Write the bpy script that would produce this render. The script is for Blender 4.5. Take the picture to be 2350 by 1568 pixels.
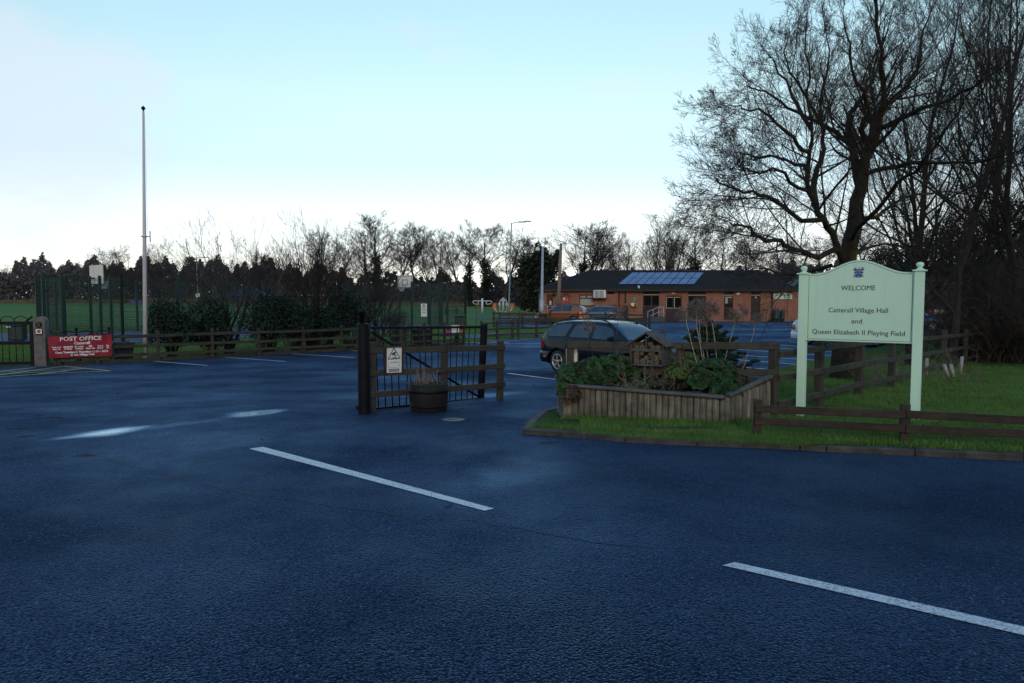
import bpy, bmesh, math, random
import numpy as np
from mathutils import Vector, Matrix
from mathutils.geometry import delaunay_2d_cdt

for _o in list(bpy.data.objects):
    bpy.data.objects.remove(_o)
SC = bpy.context.scene
COL = SC.collection
rad = math.radians

# ------------------------------------------------------------------ camera
FPX = 1632.0                       # focal length for a 2350 px wide frame
PITCH = math.atan(100.0 / FPX)
EYE = Vector((0.0, 0.0, 1.65))
cam_d = bpy.data.cameras.new('camera')
cam_d.sensor_width = 36.0
cam_d.lens = 36.0 * FPX / 2350.0
cam_d.clip_start = 0.05
cam_d.clip_end = 3000.0
cam = bpy.data.objects.new('camera', cam_d)
COL.objects.link(cam)
cam.location = EYE
cam.rotation_euler = (math.pi / 2 - PITCH, 0, 0)
SC.camera = cam

# ------------------------------------------------------------------ sky, sun, exposure
SUN_EL = rad(20.0)
world = bpy.data.worlds.new("World")
SC.world = world
world.use_nodes = True
wn, wl = world.node_tree.nodes, world.node_tree.links
wn.clear()
w_out = wn.new('ShaderNodeOutputWorld')
w_bg = wn.new('ShaderNodeBackground')
w_bg.inputs['Strength'].default_value = 0.11
sky = wn.new('ShaderNodeTexSky')
sky.sky_type = 'NISHITA'
sky.sun_disc = False
sky.sun_elevation = SUN_EL
sky.sun_rotation = math.pi
sky.altitude = 0
sky.air_density = 1.0
sky.dust_density = 0.6
sky.ozone_density = 1.6
tc = wn.new('ShaderNodeTexCoord')
sep = wn.new('ShaderNodeSeparateXYZ')
wl.new(tc.outputs['Generated'], sep.inputs[0])
ramp = wn.new('ShaderNodeValToRGB')       # thin winter haze: the sky whitens towards the horizon
SKY_STOPS = [(0.0, (1.50, 1.60, 2.26, 1)), (0.05, (1.63, 1.47, 1.67, 1)), (0.105, (1.94, 1.60, 1.50, 1)), (0.174, (1.90, 1.71, 1.46, 1)),
             (0.26, (2.50, 2.22, 1.65, 1)), (0.39, (2.75, 2.70, 2.04, 1)), (0.64, (2.3, 3.0, 2.9, 1)), (1.0, (1.9, 3.0, 3.8, 1))]
cr = ramp.color_ramp
while len(cr.elements) < len(SKY_STOPS):
    cr.elements.new(0.5)
for e, (p_, c_) in zip(cr.elements, SKY_STOPS):
    e.position = p_
    e.color = c_
wl.new(sep.outputs['Z'], ramp.inputs[0])
mul = wn.new('ShaderNodeMix')
mul.data_type = 'RGBA'
mul.blend_type = 'MULTIPLY'
mul.inputs[0].default_value = 1.0
wl.new(sky.outputs[0], mul.inputs[6])
wl.new(ramp.outputs[0], mul.inputs[7])
# soft cloud bank low in the north-west
mp = wn.new('ShaderNodeMapping')
mp.inputs['Scale'].default_value = (2.2, 2.2, 5.0)
mp.inputs['Rotation'].default_value = (0, rad(-24), 0)
wl.new(tc.outputs['Generated'], mp.inputs[0])
cn = wn.new('ShaderNodeTexNoise')
cn.inputs['Scale'].default_value = 3.2
cn.inputs['Detail'].default_value = 7
cn.inputs['Roughness'].default_value = 0.52
wl.new(mp.outputs[0], cn.inputs['Vector'])
dotn = wn.new('ShaderNodeVectorMath')
dotn.operation = 'DOT_PRODUCT'
wl.new(tc.outputs['Generated'], dotn.inputs[0])
dotn.inputs[1].default_value = Vector((-0.69, 1.0, 0.235)).normalized()
mr = wn.new('ShaderNodeMapRange')
mr.inputs[1].default_value = 0.980
mr.inputs[2].default_value = 0.998
wl.new(dotn.outputs['Value'], mr.inputs[0])
adn = wn.new('ShaderNodeMath')
adn.operation = 'ADD'
wl.new(cn.outputs[0], adn.inputs[0])
mr2 = wn.new('ShaderNodeMath')
mr2.operation = 'MULTIPLY'
mr2.inputs[1].default_value = 0.34
wl.new(mr.outputs[0], mr2.inputs[0])
wl.new(mr2.outputs[0], adn.inputs[1])
mr3 = wn.new('ShaderNodeMapRange')
mr3.inputs[1].default_value = 0.60
mr3.inputs[2].default_value = 0.82
mr3.inputs[4].default_value = 0.5
wl.new(adn.outputs[0], mr3.inputs[0])
cmix = wn.new('ShaderNodeMix')
cmix.data_type = 'RGBA'
wl.new(mr3.outputs[0], cmix.inputs[0])
wl.new(mul.outputs[2], cmix.inputs[6])
cmix.inputs[7].default_value = (7.2, 7.7, 8.9, 1)
bk = wn.new('ShaderNodeMapRange')          # added dimming of the unseen sky behind the camera, weakens light on camera-facing surfaces
bk.inputs[1].default_value = -0.9
bk.inputs[2].default_value = 0.15
bk.inputs[3].default_value = 0.37
bk.inputs[4].default_value = 1.0
wl.new(sep.outputs['Y'], bk.inputs[0])
bmul = wn.new('ShaderNodeMix')
bmul.data_type = 'RGBA'
bmul.blend_type = 'MULTIPLY'
bmul.inputs[0].default_value = 1.0
wl.new(cmix.outputs[2], bmul.inputs[6])
wl.new(bk.outputs[0], bmul.inputs[7])
wl.new(bmul.outputs[2], w_bg.inputs['Color'])
wl.new(w_bg.outputs[0], w_out.inputs[0])

sun_d = bpy.data.lights.new('sun', 'SUN')
sun_d.energy = 0.5
sun_d.angle = rad(12)
sun_d.color = (1.0, 0.86, 0.70)
sun = bpy.data.objects.new('sun', sun_d)
COL.objects.link(sun)
sun.rotation_euler = (math.pi / 2 - SUN_EL, 0, 0)      # shines from behind the camera, towards +Y

SC.view_settings.view_transform = 'Standard'
SC.view_settings.look = 'None'
SC.view_settings.exposure = 0.0
SC.view_settings.gamma = 1.0

# ------------------------------------------------------------------ helpers: terrain and picture rays (real ground points)
CP, SP = math.cos(PITCH), math.sin(PITCH)


def sm(t):
    t = min(1.0, max(0.0, t))
    return t * t * (3 - 2 * t)


def gz(x, y):
    """ground height: the entrance drops gently into the car park, the field rises a little far away"""
    z = -0.46 * sm((y - 7.0) / 17.0)
    if y > 95:
        z += 1.0 * sm((y - 95) / 150.0) * sm((20 - x) / 60.0)
    return z


def vz(x, y):
    """height of the raised grass verge"""
    return gz(x, y) + 0.058 + 0.09 * sm((x - 3.9) / 1.2) * sm((y - 7.8) / 1.0)


def ray(x, y):
    a, b = (x - 1175.0) / FPX, (784.0 - y) / FPX
    return Vector((a, CP + b * SP, -SP + b * CP))


def AT(x, y, Y):
    d = ray(x, y)
    return EYE + d * (Y / d.y)


def G(x, y, off=0.0, f=None):
    f = f or gz
    d = ray(x, y)
    lo, hi = 0.5, 700.0
    t = lo
    while t < hi:                     # march, then bisect
        p = EYE + d * t
        if p.z < f(p.x, p.y) + off:
            break
        lo = t
        t *= 1.06
    hi = t
    for _ in range(40):
        m = (lo + hi) / 2
        p = EYE + d * m
        if p.z < f(p.x, p.y) + off:
            hi = m
        else:
            lo = m
    return EYE + d * lo


def V(x, y, off=0.0):
    return G(x, y, off, vz)


def S(n, Y):
    """metres covered by n picture pixels at depth Y"""
    return n * Y / FPX


# ------------------------------------------------------------------ helpers: objects and meshes
def tag(o, label=None, cat=None, group=None, kind=None):
    if label:
        o['label'] = label
    if cat:
        o['category'] = cat
    if group:
        o['group'] = group
    if kind:
        o['kind'] = kind
    return o


def thing(name, label, cat, loc=(0, 0, 0), rz=0.0, group=None):
    o = bpy.data.objects.new(name, None)
    COL.objects.link(o)
    o.empty_display_size = 0.1
    o.location = loc
    o.rotation_euler = (0, 0, rz)
    return tag(o, label, cat, group)


def rootmat(o):
    m = Matrix.Translation(o.location) @ o.rotation_euler.to_matrix().to_4x4() @ Matrix.Diagonal((*o.scale, 1))
    return rootmat(o.parent) @ m if o.parent else m


def dup(root, loc, rz=0.0, label=None, group=None, scale=None):
    def rec(o, par):
        c = o.copy()
        COL.objects.link(c)
        c.parent = par
        for ch in o.children:
            rec(ch, c)
        return c
    r = rec(root, None)
    r.location = loc
    r.rotation_euler = (0, 0, rz)
    if scale:
        r.scale = scale if hasattr(scale, '__len__') else (scale,) * 3
    if label:
        r['label'] = label
    if group:
        r['group'] = group
    return r


def link_mesh(name, me, mats, parent=None, world=False):
    for m in (mats if isinstance(mats, (list, tuple)) else [mats]):
        me.materials.append(m)
    if world and parent is not None:
        me.transform(rootmat(parent).inverted())
    o = bpy.data.objects.new(name, me)
    COL.objects.link(o)
    o.parent = parent
    return o


class MB:
    """collects primitives into one mesh; uv.x runs along a bar in metres, uv.y across it"""

    def __init__(s):
        s.v, s.f, s.uv, s.mi, s.sm = [], [], [], [], []

    def poly(s, pts, mi=0, uv=None, smooth=False):
        b = len(s.v)
        s.v += [tuple(p) for p in pts]
        s.f.append(tuple(range(b, b + len(pts))))
        s.uv.append(uv or [(p[0] + p[1], p[2]) for p in pts])
        s.mi.append(mi)
        s.sm.append(smooth)

    def faces(s, verts, faces, mi=0, smooth=False, uvf=None):
        b = len(s.v)
        s.v += [tuple(p) for p in verts]
        for f in faces:
            s.f.append(tuple(b + i for i in f))
            s.uv.append([uvf[i] if uvf else (verts[i][0] + verts[i][1], verts[i][2]) for i in f])
            s.mi.append(mi)
            s.sm.append(smooth)

    def bar(s, p0, p1, w, h, up=(0, 0, 1), mi=0, ch=0.0, seed=0.0):
        """beam with a rectangular section from p0 to p1 (w across, h along up), optional chamfer"""
        p0, p1 = Vector(p0), Vector(p1)
        d = p1 - p0
        L = d.length
        if L < 1e-6:
            return
        d /= L
        u = Vector(up)
        if abs(u.normalized().dot(d)) > 0.99:
            u = Vector((0, 1, 0)) if abs(d.y) < 0.9 else Vector((1, 0, 0))
        a = d.cross(u).normalized()
        u = a.cross(d).normalized()
        if ch > 0:
            c = min(ch, w * .4, h * .4)
            sec = [(-w / 2 + c, -h / 2), (w / 2 - c, -h / 2), (w / 2, -h / 2 + c), (w / 2, h / 2 - c),
                   (w / 2 - c, h / 2), (-w / 2 + c, h / 2), (-w / 2, h / 2 - c), (-w / 2, -h / 2 + c)]
        else:
            sec = [(-w / 2, -h / 2), (w / 2, -h / 2), (w / 2, h / 2), (-w / 2, h / 2)]
        n = len(sec)
        vs, uv = [], []
        per = [0.0]
        for i in range(n):
            q, r = sec[i], sec[(i + 1) % n]
            per.append(per[-1] + math.hypot(q[0] - r[0], q[1] - r[1]))
        b = len(s.v)
        for i, (x, y) in enumerate(sec):
            s.v.append(tuple(p0 + a * x + u * y))
        for i, (x, y) in enumerate(sec):
            s.v.append(tuple(p1 + a * x + u * y))
        for i in range(n):
            j = (i + 1) % n
            s.f.append((b + i, b + j, b + n + j, b + n + i))
            s.uv.append([(seed, seed + per[i]), (seed, seed + per[i + 1]), (seed + L, seed + per[i + 1]), (seed + L, seed + per[i])])
            s.mi.append(mi)
            s.sm.append(False)
        s.f.append(tuple(b + i for i in reversed(range(n))))
        s.uv.append([(seed + sec[i][0] * .3, seed + sec[i][1]) for i in reversed(range(n))])
        s.f.append(tuple(b + n + i for i in range(n)))
        s.uv.append([(seed + sec[i][0] * .3, seed + sec[i][1]) for i in range(n)])
        s.mi += [mi, mi]
        s.sm += [False, False]

    def box(s, c, d, mi=0, ch=0.0, rz=0.0):
        c = Vector(c)
        ax = Vector((math.cos(rz), math.sin(rz), 0)) * (d[0] / 2)
        s.bar(c - ax, c + ax, d[1], d[2], (0, 0, 1), mi, ch)

    def tube(s, pts, r, n=8, mi=0, caps=True, smooth=True):
        pts = [Vector(p) for p in pts]
        rs = r if isinstance(r, (list, tuple)) else [r] * len(pts)
        b = len(s.v)
        ref = None
        acc = 0.0
        accs = []
        for i, p in enumerate(pts):
            t = (pts[min(i + 1, len(pts) - 1)] - pts[max(i - 1, 0)]).normalized()
            if ref is None:
                ref = Vector((0, 0, 1)) if abs(t.z) < .9 else Vector((1, 0, 0))
            a = t.cross(ref).normalized()
            c = a.cross(t).normalized()
            ref = c
            for k in range(n):
                th = 2 * math.pi * k / n
                s.v.append(tuple(p + (a * math.cos(th) + c * math.sin(th)) * rs[i]))
            if i:
                acc += (p - pts[i - 1]).length
            accs.append(acc)
        for i in range(len(pts) - 1):
            for k in range(n):
                k2 = (k + 1) % n
                s.f.append((b + i * n + k, b + i * n + k2, b + (i + 1) * n + k2, b + (i + 1) * n + k))
                s.uv.append([(accs[i], k * .1), (accs[i], k * .1 + .1), (accs[i + 1], k * .1 + .1), (accs[i + 1], k * .1)])
                s.mi.append(mi)
                s.sm.append(smooth)
        if caps:
            e = len(pts) - 1
            s.f.append(tuple(b + k for k in reversed(range(n))))
            s.f.append(tuple(b + e * n + k for k in range(n)))
            s.uv += [[(0, 0)] * n, [(0, 0)] * n]
            s.mi += [mi, mi]
            s.sm += [False, False]

    def lathe(s, prof, n=24, c=(0, 0, 0), mi=0, smooth=True, axis='Z'):
        """prof: list of (radius, height)"""
        b = len(s.v)
        c = Vector(c)
        for (r, h) in prof:
            for k in range(n):
                th = 2 * math.pi * k / n
                q = (r * math.cos(th), r * math.sin(th), h)
                if axis == 'Y':
                    q = (q[0], q[2], q[1])
                elif axis == 'X':
                    q = (q[2], q[0], q[1])
                s.v.append(tuple(c + Vector(q)))
        for i in range(len(prof) - 1):
            for k in range(n):
                k2 = (k + 1) % n
                s.f.append((b + i * n + k, b + i * n + k2, b + (i + 1) * n + k2, b + (i + 1) * n + k))
                s.uv.append([(i * .1, k * .1), (i * .1, k * .1 + .1), (i * .1 + .1, k * .1 + .1), (i * .1 + .1, k * .1)])
                s.mi.append(mi)
                s.sm.append(smooth)

    def prism(s, pts2, d0, d1, frame, mi=0):
        """2D outline extruded along the frame's third axis from d0 to d1; frame = (origin, ax, ay, an)"""
        o, ax, ay, an = frame
        n = len(pts2)
        vs = [o + ax * x + ay * y + an * d0 for x, y in pts2] + [o + ax * x + ay * y + an * d1 for x, y in pts2]
        fs = [tuple(reversed(range(n))), tuple(range(n, 2 * n))]
        fs += [(i, (i + 1) % n, n + (i + 1) % n, n + i) for i in range(n)]
        uv = [(x, y) for x, y in pts2] * 2
        s.faces(vs, fs, mi, False, uv)

    def mesh(s, name):
        me = bpy.data.meshes.new(name)
        me.from_pydata(s.v, [], s.f)
        if s.f:
            me.polygons.foreach_set('material_index', s.mi)
            me.polygons.foreach_set('use_smooth', s.sm)
            uvl = me.uv_layers.new(name='uv')
            flat = [c for f in s.uv for q in f for c in q]
            uvl.data.foreach_set('uv', flat)
        me.update()
        return me

    def build(s, name, mats, parent=None, world=False):
        return link_mesh(name, s.mesh(name), mats, parent, world)


def np_mesh(name, verts, faces, mats, parent=None, world=False, smooth=False):
    """fast mesh from numpy arrays: verts (N,3), faces (M,k)"""
    me = bpy.data.meshes.new(name)
    verts = np.asarray(verts, dtype=np.float32)
    faces = np.asarray(faces, dtype=np.int32)
    m, k = faces.shape
    me.vertices.add(len(verts))
    me.vertices.foreach_set('co', verts.ravel())
    me.loops.add(m * k)
    me.loops.foreach_set('vertex_index', faces.ravel())
    me.polygons.add(m)
    me.polygons.foreach_set('loop_start', np.arange(0, m * k, k, dtype=np.int32))
    me.polygons.foreach_set('loop_total', np.full(m, k, dtype=np.int32))
    me.polygons.foreach_set('use_smooth', np.full(m, smooth, dtype=bool))
    me.update(calc_edges=True)
    return link_mesh(name, me, mats, parent, world)


def tubes_np(branches, n):
    """branches: list of (points list, radii list) with any lengths; vectorised per length. Returns verts, quads."""
    groups = {}
    for p, r in branches:
        groups.setdefault(len(p), []).append((p, r))
    VV, FF, base = [], [], 0
    ang = np.arange(n) * 2 * np.pi / n
    ca, sa = np.cos(ang), np.sin(ang)
    for k, lst in groups.items():
        P = np.array([b[0] for b in lst], dtype=np.float64)        # B,k,3
        R = np.array([b[1] for b in lst], dtype=np.float64)        # B,k
        T = np.empty_like(P)
        T[:, 1:-1] = P[:, 2:] - P[:, :-2]
        T[:, 0] = P[:, 1] - P[:, 0]
        T[:, -1] = P[:, -1] - P[:, -2]
        T /= np.maximum(np.linalg.norm(T, axis=2, keepdims=True), 1e-9)
        md = P[:, -1] - P[:, 0]
        md /= np.maximum(np.linalg.norm(md, axis=1, keepdims=True), 1e-9)
        ref = np.where(np.abs(md[:, 2:3]) > .8, np.array([[1., 0, 0]]), np.array([[0, 0, 1.]]))[:, None, :]
        A = np.cross(T, np.broadcast_to(ref, T.shape))
        A /= np.maximum(np.linalg.norm(A, axis=2, keepdims=True), 1e-9)
        C = np.cross(A, T)
        W = P[:, :, None, :] + (A[:, :, None, :] * ca[None, None, :, None] + C[:, :, None, :] * sa[None, None, :, None]) * R[:, :, None, None]
        B = len(lst)
        VV.append(W.reshape(-1, 3))
        i = np.arange(B)[:, None, None] * (k * n)
        j = np.arange(k - 1)[None, :, None] * n
        q = np.arange(n)[None, None, :]
        q2 = (q + 1) % n
        F = np.stack([i + j + q, i + j + q2, i + j + n + q2, i + j + n + q], axis=-1).reshape(-1, 4) + base
        FF.append(F)
        base += B * k * n
    if not VV:
        return np.zeros((0, 3)), np.zeros((0, 4), dtype=np.int32)
    return np.concatenate(VV), np.concatenate(FF)


def leaves_np(C, Nrm, size, rng, aspect=0.5):
    """diamond leaves: centres C (N,3), normals, sizes (N,)"""
    N = len(C)
    Nrm = Nrm / np.maximum(np.linalg.norm(Nrm, axis=1, keepdims=True), 1e-9)
    r = rng.normal(size=(N, 3))
    A = np.cross(Nrm, r)
    A /= np.maximum(np.linalg.norm(A, axis=1, keepdims=True), 1e-9)
    B = np.cross(Nrm, A)
    s = np.asarray(size).reshape(-1, 1)
    fold = Nrm * s * 0.18
    v = np.stack([C + A * s, C + B * s * aspect + fold, C - A * s, C - B * s * aspect + fold], axis=1).reshape(-1, 3)
    f = np.arange(N * 4).reshape(-1, 4)
    return v, f


def sheet(name, poly, zf, off, step, mat, kind='structure', holes=(), fine=None):
    """ground sheet that follows zf inside a plan polygon"""
    poly = [Vector((p[0], p[1])) for p in poly]
    xs = [p.x for p in poly]
    ys = [p.y for p in poly]

    def inside(x, y):
        c = False
        j = len(poly) - 1
        for i in range(len(poly)):
            a, b = poly[i], poly[j]
            if (a.y > y) != (b.y > y) and x < (b.x - a.x) * (y - a.y) / (b.y - a.y) + a.x:
                c = not c
            j = i
        return c
    bound = []
    for i in range(len(poly)):
        a, b = poly[i], poly[(i + 1) % len(poly)]
        m = max(1, int((b - a).length / step))
        for k in range(m):
            bound.append(a.lerp(b, k / m))
    vs = list(bound)
    n = len(bound)
    edges = [(i, (i + 1) % n) for i in range(n)]
    y = min(ys) + step / 2
    while y < max(ys):
        x = min(xs) + step / 2
        while x < max(xs):
            if inside(x, y):
                vs.append(Vector((x + random.uniform(-.01, .01), y + random.uniform(-.01, .01))))
            x += step
        y += step
    r = delaunay_2d_cdt(vs, edges, [list(range(n))], 1, 1e-5)
    co = [(p.x, p.y, zf(p.x, p.y) + off) for p in r[0]]
    fs = []
    for f in r[2]:
        a, b, c = (Vector(co[i]) for i in f[:3])
        fs.append(tuple(f) if (b - a).cross(c - a).z > 0 else tuple(reversed(f)))
    me = bpy.data.meshes.new(name)
    me.from_pydata(co, [], fs)
    me.polygons.foreach_set('use_smooth', [True] * len(fs))
    me.update()
    o = link_mesh(name, me, mat)
    if kind:
        o['kind'] = kind
    return o


def text_mesh(body, size, width=None, align='CENTER', depth=0.002, bold=0.0):
    cu = bpy.data.curves.new('lettering', 'FONT')
    cu.body = body
    cu.size = size
    cu.align_x = align
    cu.align_y = 'CENTER'
    cu.extrude = depth
    cu.offset = bold
    cu.resolution_u = 3
    o = bpy.data.objects.new('lettering', cu)
    COL.objects.link(o)
    dg = bpy.context.evaluated_depsgraph_get()
    me = bpy.data.meshes.new_from_object(o.evaluated_get(dg))
    bpy.data.objects.remove(o)
    bpy.data.curves.remove(cu)
    if width and len(me.vertices):
        xs = [v.co.x for v in me.vertices]
        w = max(xs) - min(xs)
        me.transform(Matrix.Diagonal((width / w, 1, 1, 1)))
    return me


def put_text(bm_list, body, size, frame, x, y, width=None, bold=0.0, depth=0.0015, lift=0.001):
    """letters placed on the plane frame=(o,ax,ay,an) at plane coordinates x,y"""
    me = text_mesh(body, size, width, depth=depth, bold=bold)
    o, ax, ay, an = frame
    m = Matrix((
        (ax.x, ay.x, an.x, 0), (ax.y, ay.y, an.y, 0), (ax.z, ay.z, an.z, 0), (0, 0, 0, 1)))
    m = Matrix.Translation(o + ax * x + ay * y + an * (lift + depth)) @ m
    me.transform(m)
    bm_list.append(me)


def join_meshes(name, meshes, mats, parent=None, world=True):
    bm = bmesh.new()
    for me in meshes:
        bm.from_mesh(me)
        bpy.data.meshes.remove(me)
    me = bpy.data.meshes.new(name)
    bm.to_mesh(me)
    bm.free()
    return link_mesh(name, me, mats, parent, world)


# ------------------------------------------------------------------ materials
def nd(nt, t, **k):
    n = nt.nodes.new(t)
    for a, v in k.items():
        setattr(n, a, v)
    return n


def base_mat(name):
    m = bpy.data.materials.new(name)
    m.use_nodes = True
    nt = m.node_tree
    return m, nt, nt.nodes['Principled BSDF']


def mixc(nt, fac, a, b, bt='MIX'):
    n = nd(nt, 'ShaderNodeMix', data_type='RGBA', blend_type=bt)
    for i, v in ((0, fac), (6, a), (7, b)):
        if hasattr(v, 'is_output'):
            nt.links.new(v, n.inputs[i])
        elif i == 0:
            n.inputs[0].default_value = v
        else:
            n.inputs[i].default_value = (*v[:3], 1)
    return n.outputs[2]


def noise(nt, vec, scale, detail=4, rough=.55):
    n = nd(nt, 'ShaderNodeTexNoise')
    n.inputs['Scale'].default_value = scale
    n.inputs['Detail'].default_value = detail
    n.inputs['Roughness'].default_value = rough
    if vec is not None:
        nt.links.new(vec, n.inputs['Vector'])
    return n.outputs[0]


def mapr(nt, v, a, b, c=0.0, d=1.0):
    n = nd(nt, 'ShaderNodeMapRange')
    nt.links.new(v, n.inputs[0])
    for i, x in enumerate((a, b, c, d)):
        n.inputs[i + 1].default_value = x
    return n.outputs[0]


def math_(nt, op, a, b=None):
    n = nd(nt, 'ShaderNodeMath', operation=op)
    for i, v in ((0, a), (1, b)):
        if v is None:
            continue
        if hasattr(v, 'is_output'):
            nt.links.new(v, n.inputs[i])
        else:
            n.inputs[i].default_value = v
    return n.outputs[0]


def bump(nt, b, h, strength, dist):
    n = nd(nt, 'ShaderNodeBump')
    n.inputs['Strength'].default_value = strength
    n.inputs['Distance'].default_value = dist
    nt.links.new(h, n.inputs['Height'])
    nt.links.new(n.outputs[0], b.inputs['Normal'])


def coords(nt, kind='Object'):
    return nd(nt, 'ShaderNodeTexCoord').outputs[kind]


def sc(c, k):
    return tuple(min(1, x * k) for x in c)


def pm(name, col, rough=.6, var=.25, scale=6, metal=0.0, bmp=0.0, bscale=60, spec=.5, coat=0.0, island=0.0, trans=0.0):
    m, nt, b = base_mat(name)
    co = coords(nt)
    f = mapr(nt, noise(nt, co, scale, 5), .3, .7)
    c = mixc(nt, f, sc(col, 1 - var), sc(col, 1 + var))
    if island:
        g = nd(nt, 'ShaderNodeNewGeometry').outputs['Random Per Island']
        c = mixc(nt, 1.0, c, mixc(nt, g, (1 - island,) * 3, (1 + island,) * 3), 'MULTIPLY')
    nt.links.new(c, b.inputs['Base Color'])
    rr = mapr(nt, noise(nt, co, scale * 2.3, 4), .3, .7, max(.02, rough - .08), min(1, rough + .08))
    nt.links.new(rr, b.inputs['Roughness'])
    b.inputs['Metallic'].default_value = metal
    b.inputs['Specular IOR Level'].default_value = spec
    b.inputs['Coat Weight'].default_value = coat
    b.inputs['Coat Roughness'].default_value = .05
    if trans:
        b.inputs['Transmission Weight'].default_value = trans
    if bmp:
        bump(nt, b, noise(nt, co, bscale, 4), bmp, .01)
    return m


def wood_mat(name, dark, light, moss=None, wet=.55, grain=1.0):
    """weathered timber; the grain follows the uv of each bar, each board differs, stains and algae have their own shapes"""
    m, nt, b = base_mat(name)
    uv = coords(nt, 'UV')
    mp = nd(nt, 'ShaderNodeMapping')
    mp.inputs['Scale'].default_value = (2.5, 70, 1)
    nt.links.new(uv, mp.inputs[0])
    g1 = noise(nt, mp.outputs[0], 1.0, 6, .6)
    geo = nd(nt, 'ShaderNodeNewGeometry')
    isl = geo.outputs['Random Per Island']
    c = mixc(nt, mapr(nt, g1, .32, .68), dark, light)
    c = mixc(nt, 1.0, c, mixc(nt, isl, (.72, .72, .74), (1.3, 1.26, 1.2)), 'MULTIPLY')
    co = coords(nt)
    st = mapr(nt, noise(nt, co, 3.2, 6, .65), .46, .66)
    c = mixc(nt, math_(nt, 'MULTIPLY', st, .55), c, sc(dark, .55))
    if moss:
        ms = mapr(nt, noise(nt, co, 5.1, 5, .7), .52, .68)
        c = mixc(nt, math_(nt, 'MULTIPLY', ms, .7), c, moss)
    nt.links.new(c, b.inputs['Base Color'])
    nt.links.new(mapr(nt, noise(nt, co, 9, 3), .3, .7, wet, .9), b.inputs['Roughness'])
    b.inputs['Specular IOR Level'].default_value = .35
    bump(nt, b, g1, .5 * grain, .004)
    return m


def leaf_mat(name, a, b_, rough=.5, brown=None, spec=.4, amount=.12):
    m, nt, b = base_mat(name)
    isl = nd(nt, 'ShaderNodeNewGeometry').outputs['Random Per Island']
    co = coords(nt)
    c = mixc(nt, isl, a, b_)
    c = mixc(nt, mapr(nt, noise(nt, co, 1.6, 3), .35, .65, 0, .5), c, sc(a, .6))
    if brown:
        wn_ = nd(nt, 'ShaderNodeTexWhiteNoise', noise_dimensions='1D')
        nt.links.new(isl, wn_.inputs['W'])
        f = math_(nt, 'GREATER_THAN', wn_.outputs[0], 1 - amount)
        c = mixc(nt, f, c, brown)
    nt.links.new(c, b.inputs['Base Color'])
    b.inputs['Roughness'].default_value = rough
    b.inputs['Specular IOR Level'].default_value = spec
    return m


M = {}
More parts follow.
